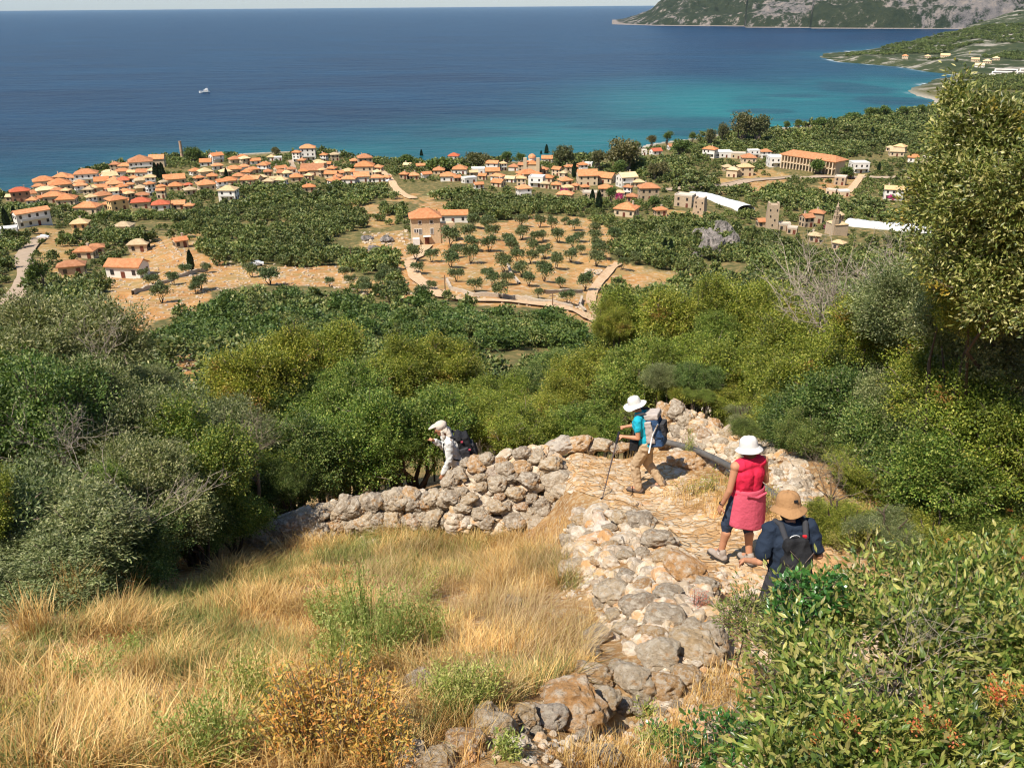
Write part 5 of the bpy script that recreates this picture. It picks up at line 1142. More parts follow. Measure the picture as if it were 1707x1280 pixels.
BIG = [(1330, 85, 160, 'w'), (1235, 75, 110, ''), (1420, 172, 155, ''), (1462, 262, 165, ''), (1545, 322, 240, ''), (1625, 388, 140, ''), (1470, 430, 130, ''), (1190, 425, 190, ''), (1010, 308, 145, ''), (992, 178, 105, ''), (1330, 482, 165, ''), (1440, 545, 180, ''), (1385, 622, 130, ''), (1125, 632, 140, ''), (1235, 595, 110, ''), (1050, 80, 95, ''), (1010, 112, 65, ''), (1130, 275, 90, ''), (1180, 200, 80, ''), (1270, 250, 90, ''), (1260, 340, 80, ''), (1345, 385, 80, ''), (1140, 470, 85, ''), (1200, 530, 80, ''), (1290, 580, 90, ''), (1340, 240, 80, ''), (1180, 120, 80, ''), (1090, 160, 80, ''), (1630, 470, 90, ''), (1580, 590, 110, ''), (1680, 560, 80, ''), (1060, 560, 90, ''), (1100, 700, 90, '')]
for x, y, w_, q in BIG: stone(wC, 600+x*.3515, 840+y*.3515, w_*.3515*.86, None, .72, el=1.08, up=.42)
fill(wC, [(955, 855), (1040, 850), (1105, 890), (1150, 950), (1195, 1005), (1215, 1080), (1185, 1115), (1090, 1110), (1010, 1070), (988, 980), (935, 925)], 560, 9, 36, None, flat=.7)
wD = wall_thing(1000, 1190, 'line of big lichen-covered boulders crossing the foreground up to the leafy bush')
for x, y, w_, el, lb in [(1410, 728, 185, 1.0, 'round grey and white boulder'), (1575, 672, 190, 1.15, None), (1670, 640, 130, 1, None), (1540, 830, 140, .9, None), (1430, 872, 150, 1.1, None), (1295, 835, 175, 1.1, 'white-topped knobbly boulder'), (1215, 800, 110, 1, None), (1095, 808, 155, 1.15, None), (995, 950, 250, 1.05, 'largest boulder, patched with white and brown lichen'), (1150, 935, 160, .85, None), (785, 1000, 120, .9, 'pointed orange stone'), (700, 1020, 95, 1, None), (620, 1065, 200, 1.0, 'smooth beige boulder'), (590, 1000, 120, 1, None), (480, 1140, 150, 1.2, None), (380, 1225, 130, 1.1, None), (230, 1210, 170, 1.1, 'dark pitted grey boulder'), (1060, 1100, 75, 1, 'small orange stone'), (1320, 968, 85, 1, None), (1250, 958, 75, 1, None), (905, 1010, 130, 1.1, None), (760, 1090, 70, 1, None), (1420, 990, 60, 1, None), (1150, 1200, 140, 1.2, None), (1620, 880, 90, 1, None), (1500, 960, 50, 1, None), (840, 1085, 55, 1, None)]:
    stone(wD, 600+x*.3515, 840+y*.3515, w_*.3515, None, .85, label=lb, el=el, up=.42)
fill(wD, [(1180, 1085), (1215, 1120), (1190, 1190), (1080, 1180), (960, 1215), (860, 1262), (700, 1285), (690, 1270), (860, 1190), (1000, 1130), (1100, 1100)], 200, 6, 26, None)
for x, y, w_, lb in [(282, 842, 135, 'grey knobbly rock half hidden in the dry grass'), (728, 465, 95, 'pale flat rock in the middle of the tall dry grass')]:
    o = stone(None, 600+x*.3515, 840+y*.3515, w_*.3515, None, .8, 'boulder'); tag(o, lb, 'boulder')
wE = wall_thing(1200, 760, 'steep rubble bank of jumbled stones on the right of the path, behind the hikers')
for px, py, w_ in [(1117, 660, 40), (1135, 655, 26), (1098, 675, 28), (1106, 690, 40), (1128, 683, 34), (1140, 700, 26), (1108, 712, 28), (1130, 718, 30), (1155, 715, 24), (1150, 735, 26), (1170, 748, 24), (1128, 740, 22), (1104, 735, 24), (1212, 722, 30), (1190, 708, 26), (1200, 742, 28), (1220, 755, 22), (1248, 742, 26), (1262, 760, 24), (1280, 775, 22), (1175, 725, 24), (1240, 720, 20), (1262, 735, 22), (1288, 755, 24), (1300, 790, 22), (1180, 770, 26), (1210, 780, 24), (1235, 790, 24), (1330, 815, 20), (1345, 840, 22)]:
    stone(wE, px, py, w_, None, .9)
fill(wE, [(1095, 668), (1130, 652), (1150, 680), (1200, 692), (1290, 712), (1335, 770), (1375, 850), (1330, 850), (1290, 815), (1230, 795), (1165, 775), (1110, 750), (1090, 720)], 700, 7, 26, None)
wF = wall_thing(960, 750, 'low pale wall of flat-faced blocks edging the far side of the bend')
for px, py, w_ in [(938, 742, 44), (962, 740, 40), (998, 741, 36), (1018, 744, 26), (980, 746, 26), (925, 748, 28), (1035, 745, 24)]: stone(wF, px, py, w_, 13.3, .62, el=1.15)
for px, py, w_, lb in [(1140, 765, 60, 'pale flat boulder behind the legs of the hiker in turquoise'), (1215, 690, 18, 'small stone at the top of the rubble bank'), (1200, 815, 22, 'stone at the edge of the cobbled path')]:
    o = stone(None, px, py, w_, None, .6, 'boulder'); tag(o, lb, 'boulder')

# ------------------------------------------------------------------ cobbled mule path
t = NT('path_cobbles'); pos = t.pos()
v = t.vor(pos, 7, 'DISTANCE_TO_EDGE'); vc = t.vor(pos, 7, out='Color'); n = t.noise(pos, 5, 6, .7); n2 = t.noise(pos, 28, 5, .7); n3 = t.noise(pos, 1.6, 4, .6)
st_ = t.mix(t.ramp(n2, [(.3, .1), (.7, .9)]), (.50, .36, .21), (.70, .57, .40))
so_ = t.ramp(n2, [(.3, (.44, .22, .08)), (.7, (.62, .38, .17))])
f = t.math('MULTIPLY', t.ramp(v, [(.03, 0.0), (.10, 1.0)]), t.ramp(n3, [(.42, 0.15), (.58, 1.0)]))
t.col(t.mix(f, so_, st_)); t.rough(.95, .12); t.bump(t.math('ADD', t.math('MULTIPLY', t.ramp(v, [(0, 0.0), (.2, 1.0)]), 1.0), n2), .9, .03)
P = [PATH[0]]
for i in range(len(PATH)-1):
    p0, p1, p2, p3 = PATH[max(i-1, 0)], PATH[i], PATH[i+1], PATH[min(i+2, len(PATH)-1)]
    for u in np.linspace(0, 1, 15)[1:]: P.append(.5*((2*p1)+(-p0+p2)*u+(2*p0-5*p1+4*p2-p3)*u*u+(-p0+3*p1-3*p2+p3)*u**3))
P = np.array(P); ribbon('cobbled_path', P, 2.0, t.m, .012, 25, .12)
it = []
for k in range(1000):
    i = rgr.integers(len(P)-1); T = P[i+1]-P[i]; T = T/np.linalg.norm(T[:2]); N = np.array([-T[1], T[0]]); o = rgr.uniform(-1.05, 1.05); x, y = P[i, :2]+N*o+T[:2]*rgr.uniform(-.1, .1)
    s = rgr.uniform(.035, .11); it.append((SMALL[rgr.integers(10)], x, y, float(H(x, y))-s*.14, s*rgr.uniform(1, 1.4), s, s*.34, (rgr.uniform(-.15, .15), rgr.uniform(-.15, .15), rgr.uniform(0, 6.28))))
PVM = rockmat('paving_stone', True)
for e in [n for n in PVM.node_tree.nodes if n.type == 'VALTORGB'][0].color_ramp.elements: e.color = (e.color[0]*1.12, e.color[1]*.98, e.color[2]*.78, 1)
tag(merge('paving_stones', it, if2, PVM), 'worn round cobbles set in the orange soil of the path', 'cobbles')
# loose pebbles and small stones over the open ground
it = []
for poly, n, a_, b_ in [([(1190, 1110), (1260, 1100), (1260, 1280), (860, 1280), (900, 1240), (1080, 1200)], 420, 5, 16), ([(1190, 940), (1280, 960), (1230, 1040), (1180, 1010)], 90, 5, 14), ([(940, 880), (1000, 920), (1000, 1000), (940, 1000)], 70, 6, 16)]:
    xs = [p[0] for p in poly]; ys = [p[1] for p in poly]; c = 0
    while c < n:
        a, b = rgr.uniform(min(xs), max(xs)), rgr.uniform(min(ys), max(ys))
        if not inpoly(np.array([a]), np.array([b]), poly)[0]: continue
        c += 1; p = ground(a, b); s = rgr.uniform(a_, b_)*np.linalg.norm(p-[0, 0, EYE])/FPX/2; it.append((SMALL[rgr.integers(10)], *p, s*1.2, s, s*.7, tuple(rgr.uniform(-1, 1, 3))))
tag(merge('pebbles', it, if2, RKS), 'loose small stones on the bare ground', 'stones')
# water pipe along the path
t = NT('pipe_plastic'); t.col(t.ramp(t.noise(t.obj(), 6, 4), [(.3, (.07, .066, .062)), (.75, (.17, .155, .14))])); t.rough(.55, .4)
pp = []
for a, b in [(1096, 741), (1130, 752), (1170, 772), (1210, 792), (1250, 811), (1290, 832), (1325, 862), (1345, 888)]:
    g = ground(a, b+6); pp.append(g+np.array([0, 0, .12]))
pp = np.array(pp); pp[:, 2] = np.linspace(pp[0, 2], pp[-1, 2], len(pp))*.6+pp[:, 2]*.4+.05
q = []
for i in range(len(pp)-1):
    for u in np.linspace(0, 1, 6)[:-1]: q.append(pp[i]*(1-u)+pp[i+1]*u)
q.append(pp[-1]); q = np.array(q); u_ = np.linspace(0, 1, len(q)); q = np.stack([np.polyval(np.polyfit(u_, q[:, i], 3), u_) for i in range(3)], 1)
tag(MB().tube(q, .05, 14).build('water_pipe', t.m, smooth=True), 'thick black plastic water pipe lying along the right side of the path', 'pipe')

# ------------------------------------------------------------------ dry grass
def grassmat(name, cols):
    t = NT(name); c = t.ramp(t.island(), [(i/(len(cols)-1), c) for i, c in enumerate(cols)])
    n = t.ramp(t.noise(t.pos(), 1.6, 4), [(.35, (.66, .60, .48)), (.62, (1.25, 1.2, 1.15))]); c = t.mix(1.0, c, n, 'MULTIPLY'); t.col(c); t.rough(.6, .3)
    tr = t.n('BsdfTranslucent'); t.l(c, tr.inputs[0]); mx = t.n('MixShader'); mx.inputs[0].default_value = .3; t.l(t.b.outputs[0], mx.inputs[1]); t.l(tr.outputs[0], mx.inputs[2]); t.l(mx.outputs[0], t.t.nodes['Material Output'].inputs[0]); return t.m
STRAW = grassmat('straw', [(.34, .16, .05), (.62, .38, .12), (.80, .57, .21), (.90, .72, .36), (.46, .26, .08), (.74, .56, .28)])
STRAWG = grassmat('straw_grey', [(.30, .19, .09), (.50, .36, .18), (.64, .50, .30), (.44, .38, .13)])
GREENG = grassmat('green_grass', [(.08, .13, .025), (.17, .22, .05), (.32, .33, .10), (.46, .40, .16)])
def blades(x, y, h, w, lean, rg, z=None, seg=3):
    n = len(x); z = H(x, y)-.02 if z is None else z
    a = rg.random(n)*6.28; ld = np.stack([np.cos(a), np.sin(a)], 1)*rg.uniform(.1, .75, (n, 1))*h[:, None]+lean*h[:, None]
    s = np.stack([-ld[:, 1], ld[:, 0], 0*a], 1); s = unit(s)*(w/2)[:, None]; B = np.stack([x, y, z], 1); V = []
    for k in range(seg):
        t_ = k/seg; c = B+np.column_stack([ld*(t_**1.8), h*(t_-.22*t_*t_*np.hypot(ld[:, 0], ld[:, 1])/h)]); wd = (1-.55*t_); V += [c-s*wd, c+s*wd]
    V.append(B+np.column_stack([ld, h*(1-.22*np.hypot(ld[:, 0], ld[:, 1])/h)])); m = 2*seg+1; V = np.stack(V, 1).reshape(-1, 3); b = np.arange(n)[:, None]*m
    return V, [np.concatenate([b+[2*k, 2*k+1, 2*k+3, 2*k+2] for k in range(seg-1)]), b+[2*seg-2, 2*seg-1, 2*seg]]
def scatter(poly, n, rg, near=1.0):
    """points spread evenly over the land inside a picture polygon"""
    X = np.array([ground(a, b)[:2] for a, b in poly]); lo, hi = X.min(0)-.3, X.max(0)+.3; out = []
    tot = 0
    while tot < n:
        x = rg.uniform(lo[0], hi[0], n*2); y = rg.uniform(lo[1], hi[1], n*2); k = inpoly(x, y, [tuple(p) for p in X]); out.append(np.stack([x[k], y[k]], 1)); tot += k.sum()
    return np.concatenate(out)[:n].T
rgg = np.random.default_rng(5)
FIELD = [(-120, 1300), (-120, 1090), (60, 1060), (200, 1010), (330, 980), (400, 940), (450, 915), (560, 905), (700, 888), (860, 892), (940, 930), (985, 1000), (995, 1070), (985, 1120), (900, 1160), (820, 1190), (720, 1240), (640, 1300)]
x, y = scatter(FIELD, 95000, rgg); ck = fbm(x*1.1, y*1.1, 4, 3)
k = (fbm(x*.9+5, y*.9, 8, 3) > -.42); x, y, ck = x[k], y[k], ck[k]
h = (.10+.15*sstep(-.3, .7, ck))*rgg.uniform(.5, 1.5, len(x))
V, F = blades(x, y, h, rgg.uniform(.003, .0075, len(x)), np.stack([.6*noise(x*2.8, y*2.8, 1), .6*noise(x*2.8, y*2.8, 5)], 1)+rgg.normal(size=(len(x), 2))*.45, rgg)
tag(link('dry_grass', mesh_np('dry_grass', V, F, STRAW)), 'golden dry grass covering the slope in the lower left', 'grass', kind='stuff')
TALL = [(560, 990), (640, 930), (760, 905), (880, 905), (960, 960), (990, 1040), (985, 1110), (900, 1150), (800, 1180), (700, 1190), (640, 1120), (600, 1060)]
x, y = scatter(TALL, 15000, rgg); k = fbm(x*2.3, y*2.3, 12, 3) > -.1; x, y = x[k], y[k]
h = rgg.uniform(.25, .62, len(x))*(.7+.4*noise(x*1.7, y*1.7, 3)); V, F = blades(x, y, h, rgg.uniform(.002, .0055, len(x)), np.stack([.15+.3*noise(x*2.2, y*2.2, 1), .25*noise(x*2.2, y*2.2, 7)], 1)+rgg.normal(size=(len(x), 2))*.22, rgg, seg=4)
tag(link('tall_grass', mesh_np('tall_grass', V, F, STRAWG)), 'tall grey-brown dry grass standing left of the rubble band', 'grass', kind='stuff')
pts = []
for poly, n in [([(560, 1230), (720, 1180), (860, 1200), (800, 1280), (500, 1300)], 1800), ([(1180, 1120), (1260, 1110), (1240, 1200), (1100, 1230)], 1500), ([(1000, 790), (1080, 740), (960, 730), (920, 765), (960, 800)], 2200), ([(900, 1260), (1100, 1200), (1200, 1270), (1000, 1300)], 1300), ([(1100, 830), (1170, 800), (1240, 850), (1200, 880)], 1200), ([(450, 880), (740, 800), (820, 770), (760, 765), (600, 810), (440, 860)], 5000), ([(430, 915), (740, 890), (740, 870), (430, 895)], 2500), ([(745, 890), (960, 895), (940, 860), (760, 860)], 1200), ([(1190, 860), (1300, 880), (1290, 820), (1200, 800)], 2500), ([(1290, 880), (1500, 900), (1700, 960), (1700, 900), (1480, 860), (1330, 850)], 5000)]:
    pts.append(np.stack(scatter(poly, n, rgg)))
x, y = np.concatenate(pts, 1); h = rgg.uniform(.05, .24, len(x)); V, F = blades(x, y, h, rgg.uniform(.003, .006, len(x)), np.zeros((len(x), 2)), rgg)
tag(link('short_dry_grass', mesh_np('short_dry_grass', V, F, STRAW)), 'short dry grass between the stones and along the path', 'grass', kind='stuff')
x, y = scatter(FIELD, 60000, rgg); k = fbm(x*.9, y*.9, 21, 3) > -.05; x, y = x[k], y[k]; h = rgg.uniform(.08, .3, len(x)); V, F = blades(x, y, h, rgg.uniform(.003, .006, len(x)), rgg.normal(size=(len(x), 2))*.4, rgg)
tag(link('green_grass', mesh_np('green_grass', V, F, GREENG)), 'green shoots mixed into the dry grass', 'grass', kind='stuff')
for px, py, n, hh_, m_, lb in [(330, 905, 260, .8, GREENG, 'tall green reed-like tuft in the dark hollow, right one'), (270, 930, 200, .7, GREENG, 'tall green reed-like tuft in the dark hollow, left one'), (395, 880, 220, .75, GREENG, 'grass tuft against the end of the left wall'), (130, 1010, 220, .6, STRAW, 'bleached grass tuft below the dark left bush'), (60, 1060, 240, .55, STRAW, 'dry grass tuft at the left edge'), (230, 990, 200, .5, STRAW, 'pale grass tuft hanging into the hollow'), (1060, 752, 120, .5, STRAW, 'dry seed-head tuft behind the walking pole'), (1010, 745, 120, .4, STRAWG, 'dry tuft at the far edge of the bend')]:
    g = ground(px, py); a = rgg.random(n)*6.28; q = rgg.random(n)**.5*.16; x, y = np.cos(a)*q+g[0], np.sin(a)*q+g[1]
    V, F = blades(x, y, rgg.uniform(.5, 1, n)*hh_, rgg.uniform(.004, .008, n), np.zeros((n, 2)), rgg, seg=5); V = V-g
    o = link('grass_tuft', mesh_np('grass_tuft', V, F, m_), loc=g); tag(o, lb, 'grass tuft')

# ------------------------------------------------------------------ herbs and spurge
HB = leafmat('leaf_herb', [(.18, .24, .05), (.32, .38, .09), (.46, .48, .15), (.60, .54, .22)], cscale=3, clump=(.8, 1.2), trans=.35)
SPU = leafmat('leaf_spurge_orange', [(.34, .30, .06), (.62, .38, .08), (.68, .30, .09), (.30, .31, .08), (.66, .46, .13)], cscale=3, clump=(.75, 1.2))
SPR = leafmat('spurge_head_red', [(.72, .16, .05), (.75, .28, .10), (.60, .10, .06)], cscale=3)
YG = leafmat('leaf_yellow_feather', [(.26, .26, .04), (.42, .38, .08), (.50, .42, .14)], cscale=3)
PK = leafmat('leaf_red', [(.60, .14, .10), (.70, .26, .18), (.50, .10, .08)], cscale=4)
def herb(name, px, py, rw, rh, mat_, label, n=110, L=.035, W=.009, head=None, seed=0, cat='plant', cr=.07, leafn=16, Y=None):
    g = ground(px, py+rh*.8) if Y is None else at(px, py+rh*.7, Y=Y); rg = np.random.default_rng(int(px+py)); s = np.linalg.norm(g-[0, 0, EYE])/FPX; a, h = rw*s, rh*s*1.15
    t_ = empty(name, g, 0, label, cat); stems = MB(); P = []; D = []; hp = []
    ns = max(8, n//6)
    for i in range(ns):
        an = rg.random()*6.28; q = rg.random()**.5; b = np.array([math.cos(an)*q*a*.5, math.sin(an)*q*a*.4, 0]); e = np.array([math.cos(an)*q*a, math.sin(an)*q*a*.7, h*2*rg.uniform(.55, 1)*(1-.45*q*q)])
        stems.tube([b-[0, 0, .05 if Y is None else max(.05, g[2]-float(H(g[0], g[1])))], (b+e)/2+rg.normal(size=3)*.02, e], [.004, .003, .0015], 3, cap=False); hp.append(e)
        m = int(leafn*2.4); u = rg.uniform(.2, 1, m)[:, None]; P.append(b+(e-b)*u+rg.normal(size=(m, 3))*cr*.35); D.append(unit(e-b)*.6+rg.normal(size=(m, 3))*.7)
    P = np.concatenate(P); D = np.concatenate(D); V, F = leaves(P, D, rg.normal(size=P.shape)*.6+[0, 0, 1], L*rg.uniform(.6, 1.3, len(P)), W*rg.uniform(.7, 1.3, len(P)))
    stems.build('stems', BARK if mat_ is not HB else HB, t_); link('leaves', mesh_np('leaves', V, F, mat_), t_)
    if head:
        hp = np.array(hp); P = np.repeat(hp, 22, 0)+rg.normal(size=(len(hp)*22, 3))*.018; V, F = leaves(P, rg.normal(size=P.shape)+[0, 0, .8], rg.normal(size=P.shape), .016, .012); link('flower_head', mesh_np('flower_head', V, F, head), t_)
for a in [(625, 1030, 90, 90, HB, 'tall pale green herb standing in the middle of the dry slope', 620), (570, 1085, 55, 60, HB, 'pale green herb left of the tall one', 300), (560, 1000, 50, 50, HB, 'pale green herb behind and left of the tall one', 260), (700, 1040, 50, 60, HB, 'pale green herb right of the tall one', 280), (430, 1150, 70, 60, HB, 'soft green weed left of the orange shrub', 380), (355, 1225, 80, 60, HB, 'green weed clump near the bottom edge, left of the orange shrub', 380), (120, 1120, 75, 32, HB, 'low green weeds at the lower left', 200), (200, 1080, 40, 24, HB, 'small green weed on the dry slope below the hollow', 90), (60, 1180, 50, 30, YG, 'yellow-green weed at the lower left edge', 110), (230, 1200, 50, 26, YG, 'yellowish weed between the green clumps', 200), (770, 1140, 70, 45, HB, 'green weed in front of the orange pointed stone', 300), (845, 1240, 28, 26, HB, 'bright green sprig between the foreground boulders', 70), (700, 980, 50, 34, HB, 'green weed behind the tall grass', 110),
          (1012, 745, 30, 20, HB, 'green weed growing at the bend of the path', 90), (1160, 812, 40, 16, YG, 'yellowish weeds in front of the water pipe', 110), (1195, 800, 26, 20, YG, 'weed beside the shoulder of the woman in red', 70), (1150, 742, 14, 30, HB, 'thin green plant climbing the rubble bank', 60), (1280, 835, 26, 26, YG, 'dry yellow weeds right of the woman in red', 70), (1430, 905, 60, 28, YG, 'feathery yellow plant right of the tan hat, left one', 190), (1500, 920, 60, 28, YG, 'feathery yellow plant above the leafy bush, right one', 190), (1100, 1235, 40, 22, HB, 'small weed in front of the creeping bush', 90), (1070, 1180, 20, 14, HB, 'tiny weed right of the lichen boulder', 50), (900, 845, 14, 14, HB, 'weed growing from the rounded wall', 40), (845, 770, 16, 12, YG, 'weed on top of the rounded wall', 40)]:
    herb('herb', *a)
for a in [(560, 1180, 120, 85, SPU, 'rounded orange and yellow spurge shrub at the bottom edge', 900, .034, .011), (640, 1235, 55, 50, SPU, 'smaller orange spurge touching the right side of the big orange one', 180, .03, .009), (1620, 925, 70, 34, SPU, 'orange spurge with red tips behind the leafy bush, left one', 170, .05, .009, SPR), (1690, 905, 50, 40, SPU, 'orange spurge with pink tips at the right edge', 150, .05, .009, SPR), (1400, 1240, 55, 34, YG, 'spurge with orange-red heads at the bottom of the leafy bush, left one', 50, .05, .008, SPR), (1540, 1230, 45, 34, YG, 'spurge with orange-red heads at the bottom of the leafy bush, middle one', 50, .05, .008, SPR), (1670, 1165, 26, 28, YG, 'spurge with an orange head at the right edge of the leafy bush', 34, .05, .008, SPR), (1160, 1002, 20, 20, PK, 'small coral-red plant growing between the rubble stones', 70, .016, .006)]:
    herb('spurge' if 'spurge' in a[5] else 'red_plant', *a[:10], Y={1400: 2.75, 1540: 2.7, 1670: 2.8}.get(a[0]))

# ------------------------------------------------------------------ crags and scattered rocks of the far slope
t = NT('crag_rock'); p = t.obj(); n1 = t.noise(p, 1.4, 7, .75); t.col(t.ramp(n1, [(.36, (.05, .05, .04)), (.5, (.20, .175, .155)), (.68, (.42, .36, .32))])); t.rough(.95, .1); t.bump(n1, 1.0, .12)
def crag(pts, label):
    g0 = ground(pts[0][0], pts[0][1], 60); t_ = empty('rock_outcrop', g0, 0, label, 'rock outcrop')
    for a, b, w_, hh in pts:
        g = ground(a, b, 60); s = np.linalg.norm(g-[0, 0, EYE])/FPX*w_/2; o = link('rock', CR[rgr.integers(12)], t_, g-g0+[0, 0, s*hh*.3], (0, 0, rgr.uniform(0, 6)), (s*1.1, s*.8, s*hh))
CR = []
for me in ROCKS: m2 = me.copy(); m2.materials.clear(); m2.materials.append(t.m); m2.polygons.foreach_set('use_smooth', np.zeros(len(m2.polygons), bool)); CR.append(m2)
crag([(1190, 425, 40, 1.5), (1165, 400, 24, 1.3), (1205, 398, 32, 1.3), (1218, 415, 26, 1.5), (1175, 425, 28, 1.4), (1193, 385, 22, 1.0), (1160, 432, 18, 1.1), (1182, 405, 26, 1.4)], 'grey cliff-like crag with bushes, left of the old town')
crag([(625, 418, 24, .6), (645, 402, 26, .5), (612, 400, 22, .5), (640, 420, 18, .5)], 'pale rock ledges left of the three-storey stone house')
crag([(272, 590, 26, 1.2), (264, 575, 18, 1.0), (280, 610, 20, 1.0)], 'grey rocks at the left edge of the lower wood')
it = []
for poly, n, a_, b_ in [(OPEN[1], 900, 1.5, 5), (OPEN[2], 60, 3, 8), ([(600, 385), (690, 385), (690, 430), (610, 425)], 120, 2, 6), ([(740, 485), (960, 505), (1000, 540), (940, 520), (760, 500)], 90, 2, 6), ([(975, 450), (1010, 450), (1005, 462), (975, 462)], 50, 2, 6)]:
    xs = [p_[0] for p_ in poly]; ys = [p_[1] for p_ in poly]; c = 0
    while c < n:
        a, b = rgr.uniform(min(xs), max(xs)), rgr.uniform(min(ys), max(ys))
        if not inpoly(np.array([a]), np.array([b]), poly)[0]: continue
        c += 1; d_ = ray(a, b); tt_ = 230.0
        for _ in range(5):
            P_ = np.array([0, 0, EYE])+d_*tt_; tt_ = tt_*(EYE-float(H(P_[0], P_[1])))/max(1e-3, EYE-P_[2])
        P_ = np.array([0, 0, EYE])+d_*tt_; s = rgr.uniform(a_, b_)*tt_/FPX/2; it.append((SMALL[rgr.integers(10)], P_[0], P_[1], float(H(P_[0], P_[1])), s*1.2, s, s*.95, (0, 0, rgr.uniform(0, 6.28))))
tag(merge('scattered_rocks', it, if2, RKS), 'pale limestone rocks littering the dry clearing', 'rocks')
# ------------------------------------------------------------------ people
SKIN = simple('skin', (.52, .25, .14), .55, .35, .10, 9); SKIN.node_tree.nodes['Principled BSDF'].inputs['Subsurface Weight'].default_value = .08
SKIN.node_tree.nodes['Principled BSDF'].inputs['Subsurface Radius'].default_value = (.02, .008, .004)
def cloth(name, c, var=.12, bump=.35, spec=.15):
    t = NT(name); p = t.obj(); n = t.noise(p, 7, 5, .6); n2 = t.noise(p, 60, 3); c = np.array(c)
    t.col(t.mix(n, tuple(c*(1-var)), tuple(np.clip(c*(1+var), 0, 1)))); t.rough(.85, spec); t.bump(t.math('ADD', t.noise(p, 16, 4, .6), t.math('MULTIPLY', n2, .15)), bump, .02); return t.m
def rp(a): return np.array(a, float)
class Blob:
    """shapes grown together into one continuous surface"""
    def __init__(s): s.bm = MB()
    def cap(s, p0, r0, p1, r1, n=14):
        p0, p1 = rp(p0), rp(p1); d = p1-p0; L = np.linalg.norm(d)+1e-9; d = d/L
        pts = [p0-d*r0*math.cos(a) for a in np.linspace(.05, math.pi/2, 5)[:-1]]+[p0+(p1-p0)*u for u in (0, .5, 1)]+[p1+d*r1*math.sin(a) for a in np.linspace(0, math.pi/2-.05, 5)[1:]]
        rad = [r0*math.sin(a) for a in np.linspace(.05, math.pi/2, 5)[:-1]]+[r0, (r0+r1)/2, r1]+[r1*math.cos(a) for a in np.linspace(0, math.pi/2-.05, 5)[1:]]
        s.bm.tube(pts, rad, n); return s
    def chain(s, pts, rad):
        for i in range(len(pts)-1): s.cap(pts[i], rad[i], pts[i+1], rad[i+1])
        return s
    def ell(s, c, r, rot=(0, 0, 0), n=16, m=10):
        e = np.array(Euler(rot).to_matrix()); V = []
        for i in range(m+1):
            th = math.pi*(i+.02)/(m+.04)
            for k in range(n):
                a = 2*math.pi*k/n; V.append(e@np.array([r[0]*math.sin(th)*math.cos(a), r[1]*math.sin(th)*math.sin(a), r[2]*math.cos(th)])+rp(c))
        F = [(i*n+k, (i+1)*n+k, (i+1)*n+(k+1) % n, i*n+(k+1) % n) for i in range(m) for k in range(n)]+[tuple(range(n)), tuple(m*n+k for k in range(n))[::-1]]
        s.bm.add(V, F); return s
    def box(s, c, d, rot=(0, 0, 0), taper=1.0):
        e = np.array(Euler(rot).to_matrix()); V = [e@np.array([x*d[0]/2*(taper if z > 0 else 1), y*d[1]/2*(taper if z > 0 else 1), z*d[2]/2])+rp(c) for z in (-1, 1) for x, y in ((-1, -1), (1, -1), (1, 1), (-1, 1))]
        s.bm.add(V, [(0, 3, 2, 1), (4, 5, 6, 7), (0, 1, 5, 4), (1, 2, 6, 5), (2, 3, 7, 6), (3, 0, 4, 7)]); return s
    def build(s, name, mat_, parent, voxel=.01, smooth=6, wr=0, wf=14, cut=None, seed=0):
        me = s.bm.mesh('tmp', None); o = link('tmp', me); m = o.modifiers.new('r', 'REMESH'); m.mode = 'VOXEL'; m.voxel_size = voxel
        if smooth: k = o.modifiers.new('s', 'SMOOTH'); k.factor = .5; k.iterations = smooth
        dg = bpy.context.evaluated_depsgraph_get(); me2 = bpy.data.meshes.new_from_object(o.evaluated_get(dg)); bpy.data.objects.remove(o); bpy.data.meshes.remove(me)
        n = len(me2.vertices); V = np.empty(n*3, np.float32); me2.vertices.foreach_get('co', V); V = V.reshape(-1, 3)
        if wr:
            N = np.empty(n*3, np.float32); me2.vertices.foreach_get('normal', N); N = N.reshape(-1, 3)
            f = fbm(V[:, 0]*wf+seed, V[:, 1]*wf, V[:, 2]*wf*.8, 2); f = 1-2*np.abs(f); V = V+N*(wr*f)[:, None].astype(np.float32); me2.vertices.foreach_set('co', V.ravel())
        me2.polygons.foreach_set('use_smooth', np.ones(len(me2.polygons), bool)); me2.materials.clear(); me2.materials.append(mat_); me2.update(); me2.name = name
        return link(name, me2, parent)
def hand(b, wrist, d, up, side, curl=.5, grip=False):
    """palm, four bent fingers of unequal length and a thumb; d: forearm direction, up: back of the hand, side: +1 thumb on cross(d, up)"""
    w = rp(wrist); d = unit(rp(d)); u = unit(rp(up)-d*np.dot(rp(up), d)); s_ = np.cross(d, u)*side
    pc = w+d*.045; b.cap(w, .021, w+d*.03, .024); b.cap(w+d*.03+s_*.018, .017, w+d*.082+s_*.024, .013); b.cap(w+d*.03-s_*.018, .017, w+d*.078-s_*.024, .012); b.cap(w+d*.03, .019, w+d*.085, .014)
    for k, L in zip((-1.5, -.5, .5, 1.5), (.052, .064, .068, .058)):
        p = w+d*(.083-.004*abs(k))+s_*k*.0185; a = curl*(1.0 if not grip else 1.7); q = p+(d*math.cos(a*.8)-u*math.sin(a*.8))*L*.5; r_ = q+(d*math.cos(a*1.9)-u*math.sin(a*1.9))*L*.34; e = r_+(d*math.cos(a*2.8)-u*math.sin(a*2.8))*L*.24
        b.chain([p, q, r_, e], [.0095, .0088, .008, .007])
    p = w+d*.022+s_*.024; q = p+(d*.55+s_*.8-u*.35)*.036; e = q+(d*.85+s_*.2-u*(.5+.5*curl))*.032; b.chain([p, q, e], [.013, .0105, .0085])
